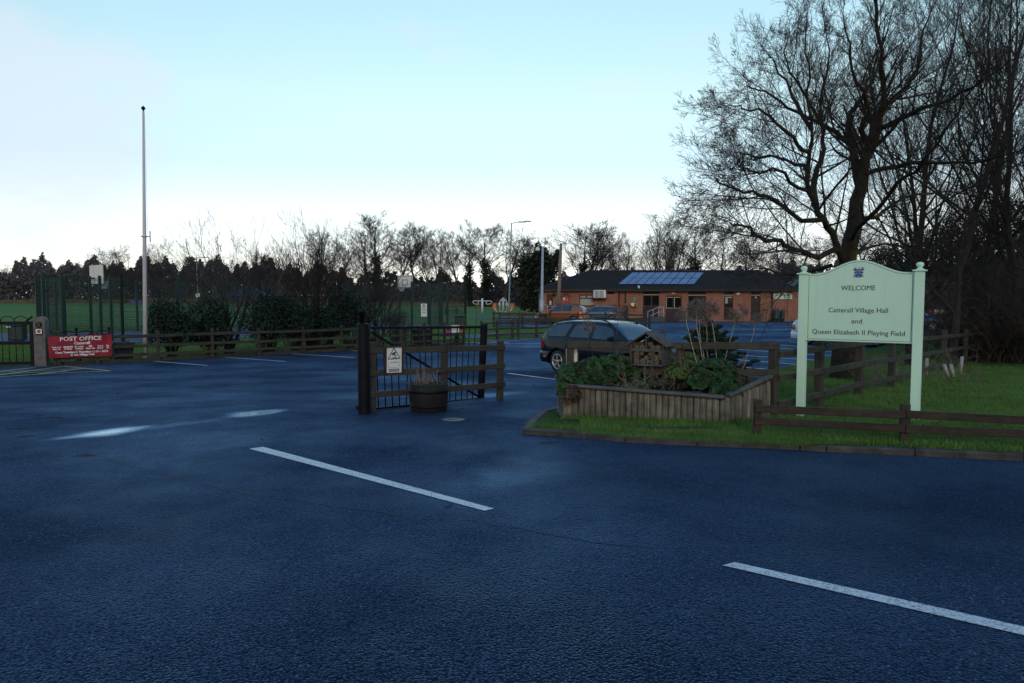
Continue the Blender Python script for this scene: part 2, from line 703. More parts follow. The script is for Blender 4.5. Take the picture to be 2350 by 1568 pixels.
# ------------------------------------------------------------------ asphalt: damp, coarse aggregate, two shallow puddles
def asphalt_mat():
    m, nt, b = base_mat('asphalt')
    co = coords(nt)
    grain = noise(nt, co, 62, 3, .6)
    fine = noise(nt, co, 190, 2, .5)
    vor = nd(nt, 'ShaderNodeTexVoronoi')
    vor.inputs['Scale'].default_value = 70
    nt.links.new(co, vor.inputs['Vector'])
    big = noise(nt, co, .45, 5, .6)
    mid = noise(nt, co, 1.7, 5, .6)
    c = mixc(nt, mapr(nt, grain, .43, .57), (.0018, .0042, .011), (.021, .040, .082))
    vs_ = nd(nt, 'ShaderNodeSeparateColor')
    nt.links.new(vor.outputs['Color'], vs_.inputs[0])
    c = mixc(nt, mapr(nt, vs_.outputs[0], .15, .95, 0, .75), c, (.036, .060, .110))
    c = mixc(nt, mapr(nt, vs_.outputs[1], .93, .97), c, (.10, .125, .17))
    c = mixc(nt, mapr(nt, vor.outputs['Distance'], .35, .75, 0, .85), c, (.002, .006, .018))
    wet = math_(nt, 'ADD', mapr(nt, big, .40, .60, 0, .65), mapr(nt, mid, .42, .58, 0, .35))
    c = mixc(nt, wet, c, mixc(nt, 1.0, c, (.20, .23, .28), 'MULTIPLY'))
    # old repair seams
    wv = nd(nt, 'ShaderNodeTexNoise')
    wv.inputs['Scale'].default_value = .16
    wv.inputs['Detail'].default_value = 8
    wv.inputs['Roughness'].default_value = .62
    nt.links.new(co, wv.inputs['Vector'])
    seam = math_(nt, 'ABSOLUTE', math_(nt, 'SUBTRACT', wv.outputs[0], .5))
    seamf = mapr(nt, seam, .0, .0035, .75, 0)
    c = mixc(nt, seamf, c, (.008, .012, .02))
    # puddles (shape of their own, in plan)
    pud = None
    sepn = nd(nt, 'ShaderNodeSeparateXYZ')
    dist = nd(nt, 'ShaderNodeVectorMath', operation='MULTIPLY_ADD')
    wn2 = nd(nt, 'ShaderNodeTexNoise')
    wn2.inputs['Scale'].default_value = 1.2
    nt.links.new(co, wn2.inputs['Vector'])
    nt.links.new(wn2.outputs['Color'], dist.inputs[0])
    dist.inputs[1].default_value = (.5, .5, 0)
    nt.links.new(co, dist.inputs[2])
    nt.links.new(dist.outputs[0], sepn.inputs[0])
    p1, p2, p3 = G(238, 993), G(583, 949), G(430, 972)
    ang = math.atan2(p2.y - p1.y, p2.x - p1.x)
    for (p, a_, b_, gain) in ((p1, .58, .19, .86), (p2, .46, .28, .95), (p3, 1.5, .13, .10), (G(1200, 1075), 1.1, .5, .16), (G(1140, 905), .9, .35, .22)):
        dx = math_(nt, 'SUBTRACT', sepn.outputs[0], p.x + .25)
        dy = math_(nt, 'SUBTRACT', sepn.outputs[1], p.y + .25)
        u = math_(nt, 'ADD', math_(nt, 'MULTIPLY', dx, math.cos(ang) / a_), math_(nt, 'MULTIPLY', dy, math.sin(ang) / a_))
        v = math_(nt, 'ADD', math_(nt, 'MULTIPLY', dx, -math.sin(ang) / b_), math_(nt, 'MULTIPLY', dy, math.cos(ang) / b_))
        r2 = math_(nt, 'ADD', math_(nt, 'MULTIPLY', u, u), math_(nt, 'MULTIPLY', v, v))
        f = math_(nt, 'MULTIPLY', math_(nt, 'POWER', mapr(nt, r2, .1, 2.2, 1, 0), 2.4), gain)
        pud = f if pud is None else math_(nt, 'MAXIMUM', pud, f)
    pud = math_(nt, 'MINIMUM', pud, 1.0)
    c = mixc(nt, math_(nt, 'MULTIPLY', pud, .6), c, (.012, .018, .03))
    df = nd(nt, 'ShaderNodeBsdfDiffuse')
    gl_ = nd(nt, 'ShaderNodeBsdfAnisotropic')
    nt.links.new(c, df.inputs['Color'])
    nt.links.new(mixc(nt, pud, (.50, .71, 1.0), (.66, .86, 1.0)), gl_.inputs['Color'])
    r0 = mapr(nt, wet, 0, 1, .60, .38)
    r0 = math_(nt, 'ADD', r0, mapr(nt, grain, .35, .65, .08, -.08))
    inv = math_(nt, 'SUBTRACT', 1.0, pud)
    rr = math_(nt, 'ADD', math_(nt, 'MULTIPLY', r0, inv), .09)
    nt.links.new(rr, gl_.inputs['Roughness'])
    hgt = math_(nt, 'ADD', math_(nt, 'MULTIPLY', grain, .30), math_(nt, 'ADD', math_(nt, 'MULTIPLY', fine, .15), math_(nt, 'MULTIPLY', vor.outputs['Distance'], -.9)))
    bn = nd(nt, 'ShaderNodeBump')
    bn.inputs['Distance'].default_value = .008
    nt.links.new(math_(nt, 'MULTIPLY', math_(nt, 'POWER', inv, 2.0), 1.0), bn.inputs['Strength'])
    nt.links.new(hgt, bn.inputs['Height'])
    fz = nd(nt, 'ShaderNodeFresnel')
    fz.inputs['IOR'].default_value = 1.38
    for n_ in (df, gl_, fz):
        nt.links.new(bn.outputs[0], n_.inputs['Normal'])
    ms = nd(nt, 'ShaderNodeMixShader')
    sheen = math_(nt, 'MAXIMUM', mapr(nt, noise(nt, co, .30, 5, .6), .36, .64, .42, 1.2), pud)
    nt.links.new(math_(nt, 'MULTIPLY', math_(nt, 'MULTIPLY', fz.outputs[0], sheen), math_(nt, 'ADD', math_(nt, 'ADD', math_(nt, 'MULTIPLY', wet, .24), .22), math_(nt, 'MULTIPLY', pud, 1.3))), ms.inputs[0])
    nt.links.new(df.outputs[0], ms.inputs[1])
    nt.links.new(gl_.outputs[0], ms.inputs[2])
    nt.links.new(ms.outputs[0], nt.nodes['Material Output'].inputs['Surface'])
    nt.nodes.remove(b)
    return m


def field_mat(name, a, b_, scale=1.0):
    m, nt, b = base_mat(name)
    co = coords(nt)
    mp = nd(nt, 'ShaderNodeMapping')
    mp.inputs['Scale'].default_value = (1, 1, 1)
    nt.links.new(co, mp.inputs[0])
    n1 = noise(nt, co, .07 * scale, 6, .65)
    n2 = noise(nt, co, 2.2 * scale, 6, .7)
    n3 = noise(nt, co, 45, 3, .6)
    c = mixc(nt, mapr(nt, n1, .36, .64), a, b_)
    c = mixc(nt, mapr(nt, n2, .35, .65, 0, .55), c, sc(a, .55))
    c = mixc(nt, mapr(nt, n3, .35, .65, 0, .5), c, sc(b_, 1.35))
    nt.links.new(c, b.inputs['Base Color'])
    b.inputs['Roughness'].default_value = .85
    b.inputs['Specular IOR Level'].default_value = .03
    bump(nt, b, math_(nt, 'ADD', n3, math_(nt, 'MULTIPLY', n2, 2)), .8, .04)
    return m


def paint_mat(name, col, worn=.5):
    m, nt, b = base_mat(name)
    co = coords(nt)
    f = mapr(nt, noise(nt, co, 60, 5, .75), .42, .48)
    f = math_(nt, 'MAXIMUM', f, mapr(nt, noise(nt, co, 5, 4), .50, .72, 0, 1))
    c = mixc(nt, mapr(nt, noise(nt, co, 3, 5), .3, .7), sc(col, .82), col)
    c = mixc(nt, math_(nt, 'MULTIPLY', math_(nt, 'SUBTRACT', 1.0, f), worn), c, (.06, .075, .1))
    nt.links.new(c, b.inputs['Base Color'])
    b.inputs['Roughness'].default_value = .5
    bump(nt, b, noise(nt, co, 90, 3), .5, .004)
    return m


M['asphalt'] = asphalt_mat()
M['field'] = field_mat('field_grass', (.072, .142, .040), (.115, .195, .060))
M['verge'] = field_mat('verge_soil', (.036, .078, .016), (.062, .108, .028), 3)
M['court'] = pm('court_surface', (.035, .060, .125), .7, .2, 1.2, bmp=.3, bscale=120, spec=.12)
M['kerb'] = pm('kerb_stone', (.046, .044, .039), .8, .6, 5.5, bmp=.6, bscale=45)
M['soil'] = pm('dark_soil', (.022, .019, .016), .9, .5, 14, bmp=1.0, bscale=60)
M['white_paint'] = paint_mat('white_road_paint', (.66, .68, .70), .8)
M['yellow_paint'] = paint_mat('yellow_road_paint', (.70, .50, .10))
M['fence'] = wood_mat('weathered_fence_timber', (.024, .022, .019), (.070, .064, .054), (.028, .040, .014))
M['fence_brown'] = wood_mat('brown_fence_timber', (.020, .014, .011), (.056, .041, .031), None)
M['gate_timber'] = wood_mat('grey_brown_fence_timber', (.024, .021, .018), (.072, .064, .053), (.030, .038, .016))
M['log_plank'] = wood_mat('pale_log_plank', (.062, .056, .048), (.285, .258, .222), (.05, .052, .032), grain=1.8)
M['planter_cap'] = wood_mat('grey_coping_timber', (.055, .06, .06), (.13, .135, .13), None)
M['black_metal'] = pm('black_painted_metal', (.006, .007, .011), .5, .3, 5, spec=.14)
M['bark'] = None
M['steel'] = pm('galvanised_steel', (.40, .43, .48), .45, .15, 4, metal=.15)
M['white_metal'] = pm('white_painted_metal', (.72, .72, .74), .4, .08, 3)
M['white'] = pm('white_plastic', (.74, .75, .76), .45, .08, 4)
M['green_steel'] = pm('green_coated_steel', (.004, .026, .023), .6, .2, 3)
M['rubber'] = pm('black_rubber', (.014, .014, .015), .75, .3, 8)
M['black_plastic'] = pm('black_plastic', (.016, .016, .018), .5, .25, 6)
M['letter_dark'] = pm('dark_lettering', (.02, .03, .035), .5, .1, 8)
M['letter_white'] = pm('white_lettering', (.80, .78, .80), .5, .05, 8)
M['red'] = pm('red_vinyl', (.30, .010, .026), .5, .15, 4, bmp=.15, bscale=8)
def sign_mat(name, col):
    m, nt, b = base_mat(name)
    mp = nd(nt, 'ShaderNodeMapping')
    mp.inputs['Scale'].default_value = (14, 14, 1.1)
    nt.links.new(coords(nt), mp.inputs[0])
    st = mapr(nt, noise(nt, mp.outputs[0], 1.0, 6, .65), .50, .78, 0, .30)     # rain streaks and algae
    c = mixc(nt, st, col, (.30, .40, .27))
    c = mixc(nt, mapr(nt, noise(nt, coords(nt), 1.3, 4), .35, .65), sc(col, .92), c)
    nt.links.new(c, b.inputs['Base Color'])
    nt.links.new(mapr(nt, noise(nt, coords(nt), 3, 4), .3, .7, .34, .55), b.inputs['Roughness'])
    return m


M['sign_green'] = sign_mat('pale_green_sign_paint', (.62, .88, .72))
M['sign_green_post'] = sign_mat('pale_green_post_paint', (.63, .90, .73))

# ------------------------------------------------------------------ ground
def grid(name, xs, ys, zf, off, mat, kind='structure'):
    v = [(x, y, zf(x, y) + off) for y in ys for x in xs]
    n = len(xs)
    f = [(j * n + i, j * n + i + 1, (j + 1) * n + i + 1, (j + 1) * n + i) for j in range(len(ys) - 1) for i in range(n - 1)]
    o = np_mesh(name, v, f, mat, smooth=True)
    o['kind'] = kind
    return o


_xs = sorted(set([-1500, -700, -350, 350, 700, 1500] + list(range(-200, -40, 10)) + list(range(-40, 60, 2)) + list(range(60, 200, 10))))
_ys = sorted(set(list(range(-40, 0, 8)) + list(range(0, 60, 1)) + list(range(60, 260, 8)) + [300, 500, 900, 1500]))
grid('grass_field', _xs, _ys, gz, -0.05, M['field'])

FENCE_A = Vector((-14.0, 21.9))
FENCE_B = Vector((-2.14, 32.1))


def on_fence(xd):
    """plan point of the left fence line that is seen at picture column xd"""
    k = (xd - 1175.0) / FPX
    d = FENCE_B - FENCE_A
    t = 0.5
    for _ in range(20):
        p = FENCE_A + d * t
        depth = p.y * CP - (gz(p.x, p.y) - EYE.z) * SP
        q = p.x - k * depth
        t -= q / (d.x - k * d.y * CP)
    return FENCE_A + d * t


hall_y = 64.0
m1 = [G(1105, 781), G(1231, 775.5), G(1490, 762)]
asph = [(-45, -8), (45, -8), (48, 70), (-1.0, 70), (-1.6, 54.3), (m1[2].x + .3, m1[2].y + 1.6), (m1[2].x, m1[2].y), (m1[1].x, m1[1].y), (m1[0].x, m1[0].y),
        (FENCE_B.x + .05, FENCE_B.y + .15), (FENCE_A.x, FENCE_A.y + .1), (-15.6, 21.4), (-30, 19.5), (-45, 19.5)]
sheet('asphalt', asph, gz, 0.0, 1.0, M['asphalt'])

# verge: kerb line in the picture, then back along the fence and the grass edge
kerb_front = [G(*p) for p in ((1198, 997), (1347, 1007), (1434, 1015.6), (1600, 1024), (1836, 1033.5), (1897, 1037.5), (2100, 1047), (2350, 1058.5), (2650, 1072))]
kerb_front.append(kerb_front[-1] + Vector((6, -1.2, 0)))
kerb_left = [G(*p) for p in ((1198, 997), (1215, 972.5), (1240, 951.5), (1297, 939.5))]
grass_edge = [G(*p) for p in ((1779, 860), (1868, 837), (1997, 808), (2126, 775), (2220, 757))]
back_l = [kerb_left[-1] + Vector((.35, .35, 0)), Vector((1.2, 11.0, 0)), Vector((3.5, 10.75, 0))]
verge_poly = [kerb_front[0]] + kerb_front[1:] + [Vector((30, 8, 0)), Vector((48, 30, 0)), Vector((48, 56, 0)), grass_edge[-1] + Vector((10, 10, 0))] + grass_edge[::-1] + back_l[::-1] + kerb_left[::-1][:-1]
VP = [(p.x, p.y) for p in verge_poly]
sheet('verge', VP, vz, -0.012, 0.6, M['verge'])


def kerb(name, pts, label, group):
    """stone kerb units laid along a line, each with its own small offset"""
    pts = [Vector((p.x, p.y, 0)) for p in pts]
    mb = MB()
    rr = random.Random(7)
    for a, b in zip(pts, pts[1:]):
        d = b - a
        n = max(1, round(d.length / .9))
        for i in range(n):
            p, q = a + d * (i / n), a + d * ((i + 1) / n)
            g = d.normalized() * .006
            hz = rr.uniform(-.006, .006)
            s_ = d.normalized().cross(Vector((0, 0, 1))) * (-.06 + rr.uniform(-.006, .006))
            p, q = p + g + s_, q - g + s_
            mb.bar((p.x, p.y, vz(p.x, p.y) - .06 + hz), (q.x, q.y, vz(q.x, q.y) - .06 + hz + rr.uniform(-.004, .004)), .12, .145, ch=.016)
    o = mb.build(name, M['kerb'])
    o['kind'] = 'structure'
    return o


kerb('kerb', kerb_front, '', '')
kl = kerb('kerb', [p for p in kerb_left][::-1], '', '')

# bare soil patch in front of the planter
pc = V(1545, 984)
sheet('soil_patch', [(pc.x + math.cos(t * .524) * (.60 + .12 * math.sin(3 * t)), pc.y + .03 + math.sin(t * .524) * (.10 + .03 * math.cos(5 * t))) for t in range(12)], vz, .002, .12, M['soil'])


def strip(mb, pts, w, zf=gz, off=.004):
    pts = [Vector((p.x, p.y)) for p in pts]
    for a, b in zip(pts, pts[1:]):
        d = (b - a)
        n = max(1, int(d.length / 1.0))
        s_ = Vector((-d.y, d.x)).normalized() * (w / 2)
        for i in range(n):
            p, q = a + d * (i / n), a + d * ((i + 1) / n)
            mb.poly([(c.x, c.y, zf(c.x, c.y) + off) for c in (p - s_, q - s_, q + s_, p + s_)])


# two broken centre-line dashes
for quad in (((572, 1031), (1112, 1173.5), (1134, 1168.5), (603, 1026.5)), ((1658, 1299), (2600, 1518), (2640, 1505), (1687, 1292))):
    a, b, c, d = (G(*p) for p in quad)
    mb = MB()
    n = 10
    for i in range(n):
        q = [a.lerp(b, i / n), a.lerp(b, (i + 1) / n), d.lerp(c, (i + 1) / n), d.lerp(c, i / n)]
        mb.poly([(p.x, p.y, gz(p.x, p.y) + .005) for p in q])
    mb.build('road_marking', M['white_paint'])['kind'] = 'structure'

BAYS = [((320, 826), (476, 839)), ((487, 818), (656, 830)), ((636, 810), (812, 821)), ((762, 802), (836, 807)), ((985, 791.5), (1090, 800)), ((870, 795), (960, 806)),
        ((1165, 857), (1290, 873)), ((1065, 786.5), (1300, 790)), ((1180, 776.5), (1300, 779)), ((1270, 779), (1262, 783)),
        ((1680, 824.6), (1890, 841)), ((1693, 842), (1800, 851.5)), ((1684, 801.5), (1940, 819)), ((1726, 795.6), (1975, 812)), ((1783, 791.6), (2010, 804)),
        ((1810, 786), (2040, 797)), ((1660, 813), (1915, 830)), ((1560, 772), (1660, 774)), ((1585, 778), (1650, 778)), ((1570, 783), (1620, 784)),
        ((2085, 781), (2125, 773)), ((2060, 776), (2140, 769))]
mb = MB()
for a, b in BAYS:
    strip(mb, [G(*a), G(*b)], .10)
mb.build('parking_bay_markings', M['white_paint'])['kind'] = 'structure'
mb = MB()
def _c5(x, y):
    return G(x / 3.917 * .5737, (y / 3.917 + 1200) * .5737)
for pts in (((-300, 1225), (620, 1165), (1740, 1112)), ((-300, 1150), (560, 1060)), ((-300, 1210), (1000, 1040)), ((1000, 1040), (1700, 1110)), ((600, 1165), (1330, 1070)), ((-100, 1135), (1300, 1078)), ((-300, 1175), (1050, 1120))):
    strip(mb, [_c5(*p) for p in pts], .085)
for pts in (((1310, 736), (1360, 741), (1400, 736)), ((1630, 741), (1700, 744.5), (1730, 740), (1800, 744)), ((1500, 740), (1570, 742), (1640, 738)), ((1700, 741), (1760, 743))):
    strip(mb, [G(*p) for p in pts], .10)
for pts in (((1095, 788), (1210, 780)), ((1120, 781), (1170, 788))):
    strip(mb, [G(*p) for p in pts], .09)
mb.build('hatched_markings', M['yellow_paint'])['kind'] = 'structure'

# dark repair seams in the asphalt
mb = MB()
rr = random.Random(4)
for pts in (((-40, 1052), (120, 1046), (205, 1042), (260, 1055), (330, 1078), (420, 1100), (500, 1121), (600, 1140), (700, 1153), (840, 1172), (960, 1189), (1100, 1196), (1240, 1224), (1400, 1250), (1560, 1262)),
            ((540, 862), (640, 880), (760, 902), (830, 925)), ((1010, 905), (1080, 900), (1170, 905)), ((1000, 975), (1120, 988), (1196, 993)), ((1100, 870), (1230, 868))):
    P = [G(*p) for p in pts]
    Q = []
    for a, b in zip(P, P[1:]):
        n = max(2, int((b - a).length / .12))
        Q += [a.lerp(b, i / n) + Vector((rr.gauss(0, .018), rr.gauss(0, .018), 0)) for i in range(n)]
    for a, b in zip(Q, Q[1:]):
        w_ = rr.uniform(.0015, .009)
        d = (b - a).normalized()
        s_ = Vector((-d.y, d.x, 0)) * w_
        mb.poly([(c.x, c.y, gz(c.x, c.y) + .0025) for c in (a - s_, b - s_, b + s_, a + s_)])
mb.build('road_seam', pm('dark_asphalt_seam', (.006, .012, .028), .7, .4, 20, bmp=.8, bscale=60))['kind'] = 'structure'

# games court surface and tarmac paths in the field
CA = Vector((-18.85, 34.4))
CU = Vector((math.cos(rad(51)), math.sin(rad(51))))
CV = Vector((-CU.y, CU.x))
CL, CW = 24.4, 11.0


def court(u, v):
    p = CA + CU * u + CV * v
    return Vector((p.x, p.y, gz(p.x, p.y)))


sheet('court_surface', [court(-2, -1.2), court(CL + .6, -1.2), court(CL + .6, CW + .6), court(-2, CW + .6)], gz, -.02, 1.2, M['court'])
sheet('path', [G(-120, 764), G(70, 764), G(90, 783), G(-120, 787)], gz, -.015, 1.2, M['court'])
sheet('path', [G(1060, 769), G(1130, 764), G(1300, 764), G(1300, 768), G(1140, 770), G(1075, 777)], gz, -.018, 1.5, M['court'])
sheet('path', [G(1075, 731), G(1180, 726.5), G(1250, 728.5), G(1240, 733), G(1120, 731.5), G(1080, 733.5)], gz, -.018, 1.5, M['court'])
sheet('path', [G(960, 715), G(1160, 718.5), G(1165, 719.6), G(960, 716.2)], gz, -.018, 3, M['court'])
# ------------------------------------------------------------------ timber fences
def fence(label, pts, rails, post_h, mat, zf=gz, post=(.10, .10), rail=(.035, .095), side=1, extra=.05, name='timber_fence', lean=.012, drop=None, skip_post=(), seed=1):
    """pts: plan points of the posts in order; rails: heights of rail centres above ground"""
    rr = random.Random(seed)
    pts = [Vector((p[0], p[1], zf(p[0], p[1]))) for p in pts]
    t = thing(name, label, 'fence', pts[0])
    d_all = (pts[-1] - pts[0]).normalized()
    for i, p in enumerate(pts):
        if i in skip_post:
            continue
        mb = MB()
        h = post_h + rr.uniform(-.03, .03)
        tilt = Vector((rr.uniform(-lean, lean), rr.uniform(-lean, lean), 0)) * h
        a, b = pts[max(0, i - 1)], pts[min(len(pts) - 1, i + 1)]
        d = (b - a)
        d.z = 0
        d.normalize()
        mb.bar((p.x, p.y, p.z - .12), p + Vector((0, 0, h)) + tilt, post[0], post[1], up=d, ch=.008, seed=rr.uniform(0, 50))
        mb.build('post', mat, t, True)
    for i in range(len(pts) - 1):
        a, b = pts[i], pts[i + 1]
        d = (b - a)
        d.z = 0
        d.normalize()
        nrm = Vector((d.y, -d.x, 0)) * side * (post[0] / 2 + rail[0] / 2 - .004)
        for z in rails:
            e0 = extra if i == 0 else 0.004
            e1 = extra if i == len(pts) - 2 else -0.004
            mb = MB()
            j0, j1 = rr.uniform(-.012, .012), rr.uniform(-.012, .012)
            mb.bar(a + nrm - d * (e0 - .008) + Vector((0, 0, z + j0)), b + nrm + d * (e1) + Vector((0, 0, z + j1)), rail[0], rail[1], ch=.005, seed=rr.uniform(0, 50))
            mb.build('rail', mat, t, True)
    return t


# far-left fence beside the car park
lf_cols = [108, 126, 225, 290, 364, 427, 488, 542, 595, 646, 696, 740, 784, 850, 920, 973, 1020, 1064]
lf = [FENCE_A] + [on_fence(x) for x in (126, 225, 364, 488, 595, 696, 784, 868, 920, 973, 1020, 1064)]
fence('long three-rail timber fence between the car park and the playing field', lf, (.24, .53, .86), 1.03, M['fence'], side=1, rail=(.035, .10), seed=2)
# dark kick board and soil strip along its foot
mb = MB()
for a, b in zip(lf, lf[1:]):
    mb.bar((a.x - .05, a.y + .06, gz(a.x, a.y) + .05), (b.x - .05, b.y + .06, gz(b.x, b.y) + .05), .04, .14)
tag(mb.build('edging_board', M['fence']), 'dark timber edging board along the foot of the long left fence', 'edging')
mb = MB()
for a, b in zip(lf[3:], lf[4:]):
    o_ = Vector((-.35, .42))
    mb.poly([(q.x, q.y, gz(q.x, q.y) + z) for q, z in ((a, -.01), (b, -.01), (b + o_ * 1.6, .015), (a + o_ * 1.6, .015))])
mb.build('soil', M['soil'])['kind'] = 'structure'

# fence bounding the small lawn in front of the hall (near run) and the run behind it
mid = [m1[0], G(1141, 778.5), G(1176, 776.8), G(1189, 776.5), G(1231, 774.8), G(1277, 772.5), G(1329, 770), G(1385, 767), G(1440, 764.5), G(1490, 762)]
fence('three-rail timber fence along the small lawn behind the dark estate car', mid, (.22, .52, .84), .98, M['fence'], side=1, post=(.11, .11), seed=3)
pA = AT(1133, 749, 52.0)
m2 = [(pA.x, pA.y), (.75, 51.2), (2.7, 50.4), (4.6, 49.6), (6.4, 48.8), (7.7, 48.0), (8.7, 46.4), (m1[2].x - .15, m1[2].y + .5)]
fence('three-rail timber fence between the small lawn and the orange car', m2, (.25, .62, .98), 1.12, M['fence'], side=1, post=(.11, .11), seed=4)
m3 = [(-1.0, 57), (.6, 57.6), (2.2, 57.2), (3.4, 58.4)]
fence('short low timber fence beside the green lamp post near the hall', m3, (.3, .72), 1.0, M['fence'], side=1, seed=5)

# fence panel in front of the open gate
gf0, gf2 = G(854, 946), G(1147, 919)
gfm = gf0.lerp(gf2, .53)
fence('three-rail timber fence stub in front of the open black gate', [gf0, gfm, gf2], (.265, .585, .915), 1.03, M['gate_timber'], side=1, post=(.095, .095), rail=(.035, .088), extra=.06, lean=.02, seed=6)

# fence behind the planter and the run going back past the big tree
cp = V(1773, 957)
bl = Vector((0.80, 9.85, 0))
fence('single-rail timber fence behind the log planter', [bl, bl.lerp(cp, .55), cp], (.62, .98), 1.02, M['fence'], zf=vz, side=1, extra=.03, skip_post=(2,), seed=8)
run = [cp] + [V(*p) for p in ((1878, 932), (1970, 905), (2045, 889), (2105, 869), (2164, 853), (2215, 836), (2260, 823))]
fence('three-rail timber fence running back behind the welcome sign', run, (.18, .52, .86), 1.02, M['fence'], zf=vz, side=1, extra=.0, post=(.11, .11), rail=(.036, .09), seed=9)

# low knee rail along the front verge
kr0, kr1 = V(1737, 1000), V(2074, 1019)
kd = (kr1 - kr0)
kn = [kr0, kr1, kr1 + kd * 1.0, kr1 + kd * 2.0]
fence('low two-rail brown timber knee fence along the front kerb', kn, (.185, .325), .42, M['fence_brown'], zf=vz, side=1, post=(.095, .095), rail=(.035, .085), extra=.03, lean=.008, seed=10)

# ------------------------------------------------------------------ black swing gate
gp = G(836, 950)
g0 = G(854, 944)
gatep = thing('gate_post', 'thick round black steel gate post at the car park entrance', 'gate post', gp)
mb = MB()
ph = AT(836, 742, gp.y + .06).z - gp.z
R = S(13.6, gp.y)
mb.lathe([(R, -.1), (R, ph - .012)], 28)
mb.lathe([(R, ph - .012), (R - .012, ph), (0, ph)], 28, smooth=False)
for zz in (.16, .55, .98):
    mb.lathe([(R + .001, zz), (R + .004, zz + .003), (R + .001, zz + .006)], 28, smooth=False)
mb.build('post_tube', M['black_metal'], gatep)
mb = MB()
mb.lathe([(0, ph), (.036, ph), (.036, ph + .14), (.050, ph + .14), (.050, ph + .205), (0, ph + .21)], 16, (-.02, .02, 0))
mb.build('top_cap', M['black_metal'], gatep)
mb = MB()
mb.box((-R * .9, -.05, .10), (.05, .06, .07), ch=.01)
mb.build('hinge_bracket', M['black_metal'], gatep)

gate = thing('swing_gate', 'open black steel bar gate behind the CCTV notice', 'gate', (gp.x, gp.y, 0))
gy0, gy1 = gp.y + .36, gf2.y + .42
top0 = AT(850, 752.5, gy0)
bot0 = AT(859, 938, gy0)
top1 = AT(1112, 751, gy1)
bot1 = AT(1104, 914, gy1)
mb = MB()
mb.bar(top0, top1, .045, .04)
mb.build('top_rail', M['black_metal'], gate, True)
mb = MB()
mb.bar(bot0, bot1, .035, .03)
mb.build('bottom_rail', M['black_metal'], gate, True)
mb = MB()
mb.bar(top0.lerp(bot0, .05), bot1, .03, .03)
mb.build('brace', M['black_metal'], gate, True)
mb = MB()
e0, e1 = AT(1104, 918, gy1), AT(1112, 743, gy1)
mb.bar(e0, e1, .085, .085, up=(top1 - top0), ch=.008)
mb.build('end_stile', M['black_metal'], gate, True)
n = 17
for i in range(n):
    t = (i + .6) / (n + .2)
    a, b = bot0.lerp(bot1, t), top0.lerp(top1, t)
    mb = MB()
    bend = (.03 if i in (4, 5, 6) else 0)
    mb.tube([a, a.lerp(b, .4) + Vector((bend * (1 if i != 5 else -1), 0, 0)), b + Vector((0, 0, .028))], .0095, 6)
    mb.build('bar', M['black_metal'], gate, True)
mb = MB()
q = e0.lerp(e1, .55)
qd = (top1 - top0).normalized()
mb.box(q - qd * .06 + Vector((0, 0, .06)), (.06, .03, .05), ch=.01)
mb.tube([q - qd * .07 + Vector((0, 0, .04)), q - qd * .06 + Vector((0, -.01, -.05)), q - qd * .03 + Vector((0, 0, -.06))], .008, 6)
mb.tube([q - qd * .05 + Vector((0, -.02, -.25)), q - qd * .08 + Vector((0, -.02, -.27)), q - qd * .08 + Vector((0, -.02, -.72))], .009, 6)
mb.build('latch', M['black_metal'], gate, True)

# ------------------------------------------------------------------ CCTV notice on the fence stub
def frame3(o, ax, up=(0, 0, 1)):
    ax = Vector(ax).normalized()
    ay = Vector(up)
    an = ax.cross(ay).normalized()
    ay = an.cross(ax).normalized()
    return (Vector(o), ax, ay, an)


gd = (gf2 - gf0)
gd.z = 0
gd.normalize()
gn = Vector((gd.y, -gd.x, 0))
c0 = AT(902.5, 826.5, gf0.y - .02 + .18)
cw, chh = S(40, c0.y) / 1.0, S(57.5, c0.y)
fr = frame3(c0 + gn * .02, gd + Vector((0, 0, -.02)))
cc = thing('warning_sign', 'white CCTV warning notice in a dark wooden frame on the gate fence', 'sign', c0)
mb = MB()
mb.prism([(-cw / 2, -chh / 2), (cw / 2, -chh / 2), (cw / 2, chh / 2), (-cw / 2, chh / 2)], 0, .004, fr)
mb.build('panel', M['white'], cc, True)
o, ax, ay, an = fr
mb = MB()
bw = .034
for s_ in (-1, 1):
    mb.bar(o + ax * s_ * (cw / 2 + bw / 2) - ay * (chh / 2 + .005), o + ax * s_ * (cw / 2 + bw / 2) + ay * (chh / 2 + .02), .03, bw, up=ax)
mb.bar(o + ay * (chh / 2 + .012) - ax * (cw / 2 + bw), o + ay * (chh / 2 + .012) + ax * (cw / 2 + bw), .045, .018, up=ay)
mb.build('frame', M['fence_brown'], cc, True)
tx = []
put_text(tx, 'CCTV', .044, fr, .002, -.004 + .03, width=cw * .36, bold=.0015, lift=.004)
put_text(tx, 'CCTV IN OPERATION', .012, fr, 0, -chh * .075, lift=.004, width=cw * .42)
for i, l_ in enumerate(('IMAGES ARE BEING MONITORED', 'FOR THE PURPOSE OF CRIME', 'PREVENTION AND PUBLIC SAFETY')):
    put_text(tx, l_, .016, fr, .0, -chh * (.365 + .042 * i), width=cw * .7, bold=.0004, lift=.004)
join_meshes('lettering', tx, M['letter_dark'], cc)
mb = MB()
tri = [(-.005, chh * .49), (-cw * .39, chh * .045), (cw * .39, chh * .065)]
for i in range(3):
    a, b = tri[i], tri[(i + 1) % 3]
    mb.bar(o + ax * a[0] + ay * a[1] + an * .006, o + ax * b[0] + ay * b[1] + an * .006, .003, .011, up=an.cross((ax * (b[0] - a[0]) + ay * (b[1] - a[1])).normalized()))
cx, cy = -.005, chh * .255
def P2(x, y, h=.006):
    return o + ax * x + ay * y + an * h
mb.bar(P2(cx - cw * .12, cy - .012), P2(cx + cw * .11, cy + .022), .003, .030, up=ay)
